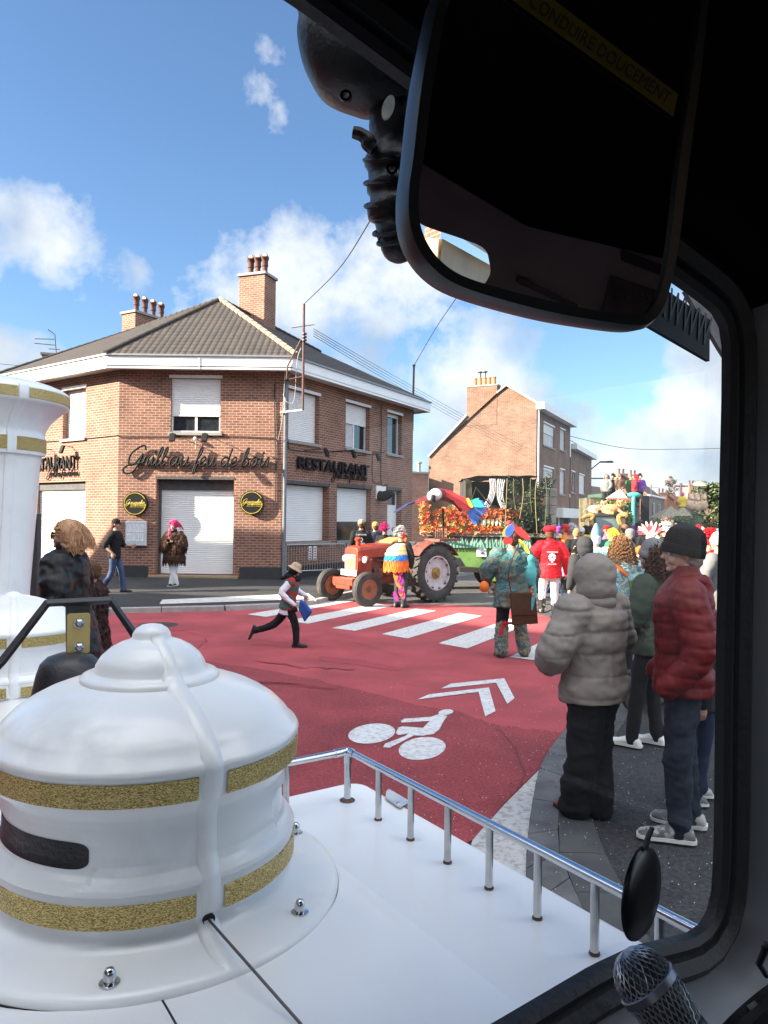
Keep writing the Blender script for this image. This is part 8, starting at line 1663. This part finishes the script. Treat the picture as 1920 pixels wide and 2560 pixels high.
# turquoise lizard puppet hanging at the side
lp = P(1331, 1440, 9.85); s = thing('lizard_puppet', 'turquoise plush lizard with long tail hanging between the smock and the red jacket', 'puppet', lp); r_ = lambda u, v: P(u, v, 9.85)-lp; TQ = cloth('turquoise_plush', (.10, .42, .42), rough=.95)
mb = MB(); mb.ball(r_(1327, 1398), (.05, .05, .065), 12); mb.tube(catmull([r_(1328, 1400), r_(1329, 1420), r_(1327, 1438), r_(1330, 1462)], 4), [.04, .042, .045, .05, .055, .065, .075, .08, .08, .075, .06, .05, .04], 12); mb.tube(catmull([r_(1331, 1455), r_(1336, 1480), r_(1332, 1505), r_(1330, 1528)], 4), [.04, .038, .036, .034, .032, .03, .028, .026, .024, .02, .016, .012, .008], 10)
for a, b in (((1326, 1415), (1310, 1420)), ((1330, 1415), (1342, 1424)), ((1326, 1446), (1313, 1436))): mb.tube([r_(*a), r_(*b)], [.022, .012], 8)
remesh_build(mb, 'plush_body', TQ, s, .010); mb = MB(); [mb.ball(r_(1330+x, 1470+k*8)+V((0, -.03, 0)), .018, 8) for k, x in ((0, 0), (1, -2), (2, 1))]; mb.build('tail_bead', ORC, s, smooth=True)
# -- red jacket and beret
g = Person('person in a bright red jacket with white back emblem, red beret and white leggings', gp_(1376, 14.2), 0, 1.74, .013, turn=-15, eL=(-.38, -.03, 1.20), wL=(-.22, .08, 1.02), hL=(.7, .5, -.2), eR=(.31, -.02, 1.14), wR=(.33, .06, .90), kL=(-.12, .10, .56), aL=(-.12, .12, .20))
jk = g.top(cloth('bright_red', (.62, .010, .02), rough=.6, var=.08), .055, .80, hood='down', collar=.06, wr=.014, flare=.03, wf=6); g.legs(WHT, (.10, .092, .075, .066, .06)); g.shoes(SHOEB, h=.11); g.hair(BRN); g.hat('beret', cloth('beret_red', (.60, .012, .03)))
for q in 'LR': mb = MB(); a = V(g.p['a'+q]); g.limb(mb, [a+V((0, 0, .17)), a+V((0, 0, .08)), a], [.075, .068, .066]); g.part(mb, 'boot_shaft', SHOEB)
mb = MB(); rnd = random.Random(2); c = g.t((0, -.195, 1.20)); [mb.ball(c+V((.055*math.cos(a)*r, 0, .065*math.sin(a)*r)), (.017, .012, .017), 8) for r in (.55, 1) for a in [k*.63+r for k in range(10)]]; mb.ball(c+V((0, 0, -.07)), (.02, .012, .04), 8); g.part(mb, 'white_emblem', WHT)
for z, t_ in ((1.29, 'CARNAVALEUX'), (1.06, 'DE LA FETE')): textobj('back_lettering', t_, .030, WHT, jk, frame(V((0, -.205, z))*g.k, (1, 0, 0), (0, 0, 1)), .008)
# bicycle behind
bc = gp_(1418, 15.2); s = thing('bicycle', 'dark blue bicycle standing behind the red-jacketed person', 'bicycle', bc, .12); RX = Matrix.Rotation(math.pi/2, 3, 'X')
for x in (-.5, .5):
    mb = MB(); mb.torus((x, 0, .33), .32, .016, 36, 6, R=RX); w1 = mb.build('wheel', M_RUBBER, s, smooth=True); mb = MB(); [mb.tube([(x, 0, .33), (x+.31*math.cos(a), 0, .33+.31*math.sin(a))], .002, 3) for a in [k*.4488 for k in range(14)]]; mb.build('spokes', M_GALV, w1)
mb = MB(); [mb.tube(l, .015, 8) for l in ([(-.5, 0, .33), (-.08, 0, .32), (.36, 0, .72), (-.2, 0, .75), (-.5, 0, .33)], [(-.08, 0, .32), (-.24, 0, .88)], [(.5, 0, .33), (.36, 0, .78), (.33, 0, .95)])]; mb.build('frame', mat('blue_bike', (.02, .05, .14), .4), s, smooth=True)
mb = MB(); mb.tube([(.3, -.28, .98), (.36, -.1, .99), (.34, .1, .99), (.28, .28, .98)], .013, 8); mb.build('handlebar', M_BLACK, s, smooth=True); mb = MB(); mb.ball((-.25, 0, .91), (.14, .07, .035), 10); mb.build('saddle', M_BLACK, s, smooth=True)
# -- curly hair in turquoise shawl
g = Person('person with long curly brown hair in a turquoise tropical shawl', gp_(1553, 9.2), -10, 1.68, .014, SKIN2, eL=(-.3, .06, 1.15), wL=(-.15, .22, 1.1), eR=(.31, .04, 1.15), wR=(.2, .2, 1.0)); g.top(TROP2, .055, .55, 'shawl', flare=.10, wr=.02, wf=6); g.legs(BLK); g.shoes(SHOEB); g.hair(cloth('chestnut_curls', (.20, .10, .045), (.09, .045, .02), s=30), 'curly', 9)
mb = MB(); mb.tube([g.t((-.12, -.13, 1.46)), g.t((.05, -.21, 1.28))], .02, 6); g.part(mb, 'orange_strap', ORC); mb = MB(); [mb.tube([g.t((.10, -.21, 1.22)), g.t((x, -.25, .75))], [.03, .012], 5) for x in (.12, .2, .27)]; g.part(mb, 'green_sash', cloth('leaf_green', (.07, .16, .05)))
# -- orange costume with feather headdress
g = Person('person in an orange and black costume with purple boa and pink feather headdress', gp_(1627, 13.6), 165, 1.68, .014, SKIN2, eyes=True, nod=10, eL=(-.27, .05, 1.15), wL=(-.15, .2, .98)); g.top(cloth('cream_sleeve', (.62, .45, .36)), .03, .84, 'shirt', wr=.008); g.top(cloth('bright_orange', (.78, .13, .02)), .045, .40, 'tunic', sleeves=0, flare=.05, z1=1.44); g.legs(BLK); g.shoes(SHOEB); g.hair(WHT)
mb = MB(); g.torso(mb, .050, .75, 1.36); mb.v = [p for p in mb.v]; mb = MB(); mb.prism([V((x, .17, z)) for x, z in ((-.16, 1.32), (.04, 1.34), (.0, 1.14), (.03, .86), (-.1, .5), (-.2, .9))], V((0, .03, 0))); g.part(mb, 'black_panel', cloth('maroon', (.10, .006, .012)), smooth=False)
mb = MB(); rnd = random.Random(3)
for a in [k*.35 for k in range(18)]: leafy(mb, g.t((.14*math.cos(a), .12*math.sin(a), 1.46)), (.06, .06, .055), 50, .035, rnd, mi=1)
g.part(mb, 'feather_boa', cloth('purple_boa', (.14, .02, .42)), smooth=False); mb = MB()
for k in range(15): a = -1.25+2.5*k/14; petal(mb, g.h((.05*math.sin(a), .0+.02*(k % 2), 1.72)), g.h((.27*math.sin(a), .03*(k % 3), 1.74+.21*math.cos(a)+.05*(k % 2))), .028, V((0, 1, 0)), k % 2)
g.part(mb, 'headdress', [cloth('coral_feather', (.70, .12, .14)), cloth('blush_feather', (.78, .55, .50))], smooth=False)
# -- black hoodie with badges, pink skirt
g = Person('person in a black hooded top covered in gold and white badges with a pink skirt', gp_(1441, 17.2), 5, 1.70, .014); jk = g.top(BLK, .04, .86, 'hoodie', hood='down', wr=.007); g.legs(DKG); g.shoes(SHOEB); g.hair(cloth('light_brown', (.26, .16, .08)), 'short'); mb = MB(); g.torso(mb, .05, .62, .92, .35); g.fuse(mb, 'skirt', cloth('pink', (.60, .16, .30)), None, .014, wr=.015, wf=12)
rnd = random.Random(1)
for k in range(18): mb = MB(); x, z = rnd.uniform(-.15, .15), rnd.uniform(.92, 1.36); mb.ball((x, -.158, z), (rnd.uniform(.012, .03), .006, rnd.uniform(.012, .03)), 8); g.part(mb, 'badge', (cloth('badge_gold', (.50, .32, .06)), WHT, cloth('badge_cream', (.6, .5, .4)))[k % 3])
# -- white and blue feather cape
g = Person('person in a white and sky blue feathered cape with a tall blue hat', gp_(1490, 13.2), 0, 1.66, .014); g.top(WHT, .06, .80, 'cape', flare=.05, wr=.012); g.legs(WHT); g.shoes(SHOEB); mb = MB(); rnd = random.Random(5)
for k in range(26): x = rnd.uniform(-.12, .24); petal(mb, (x, -.20, 1.44-abs(x)*.2), (x+rnd.uniform(-.03, .03), -.26, 1.16-rnd.random()*.12), .022, V((0, -1, 0)))
g.part(mb, 'blue_feathers', cloth('sky_blue', (.06, .38, .62)), smooth=False); mb = MB(); mb.lathe([(.10, 0), (.085, .1), (.03, .24), (0, .26)], g.h((0, -.01, 1.70)), 14); g.part(mb, 'pointed_hat', cloth('steel_blue', (.14, .26, .38))); g.hair(WHT)
g = Person('person with a dark grey hood up beside the feathered cape', gp_(1462, 11.6), 15, 1.60, .014); g.top(DKG, .045); g.legs(BLK); g.shoes(SHOEB); g.fuse(g.hat('hood', None), 'hood', DKG, None, .014)
g = Person('person in a bright red ruffled costume right of the black beanie', gp_(1772, 11.5), 10, 1.70, .016); g.top(cloth('bright_red', (.62, .010, .02)), .05, .6, 'costume', wr=.04, wf=14); g.legs(BLK); g.shoes(SHOEB); g.hair(cloth('red_ruffle', (.62, .02, .03)), 'fluffy', 2)
g = Person('person in a pale grey coat at the far right beside the window pillar', gp_(1796, 10.6), 40, 1.70, .016, eL=(-.3, .05, 1.15)); g.top(GRY, .05, .6, 'coat'); g.legs(BLK); g.shoes(SHOEB); g.hair(BRN); g.hat('beanie', WHT)
# -- the crowd down the street: a few kinds built once, then copied with clothes of their own
def kind(i):
    g = Person('x', (0, 0, 0), 0, 1.72, .020, (SKIN, SKIN2)[i % 2], hands=True, eL=(-.27, .04 if i % 2 else -.04, 1.15), wL=(-.2+.05*i, .2 if i > 1 else .06, 1.0)); g.top(GRY, .03+.012*i, .82, vox=.022, hood='down' if i % 2 else None); g.legs(BLK, vox=.022); g.shoes(SHOEB); g.hair(BRN, ('short', 'long', 'fluffy', 'short')[i])
    if i in (0, 3): g.hat(('cap', '', '', 'beanie')[i], GRY)
    return g.root
KINDS = [kind(i) for i in range(4)]
CC = {n: cloth('c_'+n.replace(' ', '_'), c) for n, c in {'black': (.015, .015, .017), 'red': (.5, .02, .03), 'green': (.04, .18, .07), 'blue': (.04, .10, .30), 'white': (.6, .6, .6), 'yellow': (.62, .45, .06), 'orange': (.70, .20, .04), 'purple': (.2, .05, .3), 'grey': (.18, .18, .18), 'brown': (.14, .08, .05), 'turquoise': (.08, .4, .4), 'pink': (.6, .15, .3), 'teal': (.03, .12, .12), 'beige': (.42, .33, .24), 'navy': (.02, .03, .07)}.items()}
def clone(root, label, pos, rz, jac, hat=None, scale=1, group='spectators and paraders down the street'):
    r = root.copy(); COL.objects.link(r); r.location = pos; r.rotation_euler = (0, 0, R(rz)); r.scale = (scale,)*3; r['label'] = label
    if group: r['group'] = group
    def cp(ch, par):
        c = ch.copy(); COL.objects.link(c); c.parent = par; n = ch.name.split('.')[0]
        m = CC[jac] if n == 'jacket' else (CC[hat] if hat and n in ('cap', 'beanie', 'hair', 'brim', 'visor') else None)
        if m: c.material_slots[0].link = 'OBJECT'; c.material_slots[0].material = m
        for q in list(ch.children): cp(q, c)
    for ch in list(root.children): cp(ch, r)
    return r
CROWD = [(1296, 26, 'black', 'brown', 'left of the red beret, nearest the net hut'), (1326, 24, 'brown', 'beige', 'just left of the red beret'), (1342, 27, 'grey', 'orange', 'showing beside the red beret'), (1398, 24, 'black', 'purple', 'right of the red beret'), (1412, 19.5, 'orange', 'red', 'left of the badge-covered top'), (1424, 28, 'red', 'pink', 'behind the orange top'), (1428, 21, 'beige', 'white', 'just left of the badge-covered top'), (1436, 32, 'navy', 'grey', 'behind the badge-covered top'), (1455, 22, 'green', 'white', 'above the badge-covered top'), (1466, 30, 'black', 'black', 'left of the far tractor cab'), (1478, 26, 'yellow', 'brown', 'before the giraffe neck'), (1500, 20, 'teal', 'grey', 'right of the tall blue hat'), (1516, 24, 'pink', 'red', 'below the far tractor windscreen'), (1528, 17, 'green', 'yellow', 'left of the curly hair'), (1540, 29, 'brown', 'black', 'below the far tractor cab right side'), (1562, 22, 'blue', 'brown', 'behind the curly hair'), (1574, 16, 'grey', 'grey', 'right of the curly hair'), (1588, 25, 'purple', 'purple', 'by the grey post'), (1602, 20, 'black', 'black', 'left of the pink headdress'), (1615, 30, 'teal', 'white', 'behind the pink headdress'), (1645, 22, 'white', 'black', 'right of the purple boa'), (1654, 33, 'yellow', 'orange', 'below the cream blossom'), (1662, 18, 'black', 'white', 'left of the black beanie'), (1670, 27, 'red', 'brown', 'before the thatched hut'), (1684, 36, 'navy', 'yellow', 'below the thatched roof'), (1692, 24, 'green', 'turquoise', 'just above the black beanie'), (1704, 31, 'brown', 'white', 'above the black beanie top'), (1716, 38, 'white', 'red', 'before the dark foliage of the far float'), (1728, 26, 'teal', 'black', 'right above the black beanie'), (1738, 34, 'orange', 'brown', 'below the cream statues'), (1748, 22, 'red', 'red', 'left of the red ruffles'), (1756, 30, 'pink', 'white', 'behind the red ruffles'), (1766, 40, 'grey', 'orange', 'below the statues, far back'), (1778, 24, 'black', 'white', 'above the red ruffles'), (1786, 33, 'green', 'pink', 'near the window pillar, far back'), (1797, 19, 'turquoise', 'turquoise', 'close to the window pillar')]
rnd = random.Random(12)
for i, (u, Y, j, h, wh) in enumerate(CROWD):
    clone(KINDS[i % 4], f'figure in {j}, {h} hair or hat, {wh}', gp_(u, Y), rnd.choice((0, 20, -30, 160, 180, 60, -80)), j, h, rnd.uniform(.93, 1.05))
for i, (u, v, j, h, lab) in enumerate(((1516, 1203, 'grey', 'grey', 'leftmost person in grey on the roof platform of the crowded float'), (1532, 1208, 'black', 'black', 'person in black pointing beside the leftmost figure on the roof platform'), (1549, 1207, 'brown', 'brown', 'person in brown above the white tent peak on the roof platform'), (1577, 1212, 'green', 'brown', 'person in green on the right half of the roof platform'), (1586, 1215, 'red', 'red', 'person in red on the right half of the roof platform'), (1600, 1214, 'purple', 'black', 'rightmost person in purple at the end of the roof platform'))):
    p = P(u, v, 39+.3*(i % 2)); clone(KINDS[(i+1) % 4], lab, V((p.x, p.y, P(u, 1233, 39).z-.72)), (150, 120, 200, 180, 90, 180)[i], j, h, .98, 'people riding on the roof platform')
p = P(1706, 1262, 51); clone(KINDS[3], 'figure in yellow with a pink cap sitting high on the thatched float', p-V((0, 0, 1.0)), 20, 'yellow', 'pink', 1.05, None)
for k in KINDS:
    for c in list(k.children_recursive): bpy.data.objects.remove(c)
    bpy.data.objects.remove(k)
for k, (u, v) in enumerate(((1727, 1262), (1742, 1264), (1758, 1262))):
    p = P(u, v, 52); s = thing('cream_statue', 'cream painted animal head statue, '+('left', 'middle', 'right')[k]+' of three on the thatched float', 'statue', p); mb = MB(); mb.ball((0, 0, 0), (.35, .3, .4), 12); mb.ball((0, 0, .5), (.25, .25, .28), 12); [mb.ball((x, 0, .78), (.09, .06, .16), 8) for x in (-.16, .16)]; mb.ball((0, -.25, .42), (.12, .12, .1), 8); remesh_build(mb, 'figure', cloth('cream_figure', (.62, .46, .32), (.35, .12, .08), (.55, .6), 3), s, .04)
p = P(1742, 1280, 51.5); s = thing('parasol', 'small cream parasol above the statues on the thatched float', 'parasol', P(1747, 1262, 52)); mb = MB(); mb.tube([V((0, 0, 0)), V((0, 0, 1.5))], .04, 6); mb.build('pole', M_BARK, s); mb = MB(); mb.lathe([(.55, 1.3), (.4, 1.5), (.2, 1.6), (0, 1.63)], (0, 0, 0), 14); mb.build('canopy', cloth('canopy', (.62, .48, .3)), s, smooth=True)
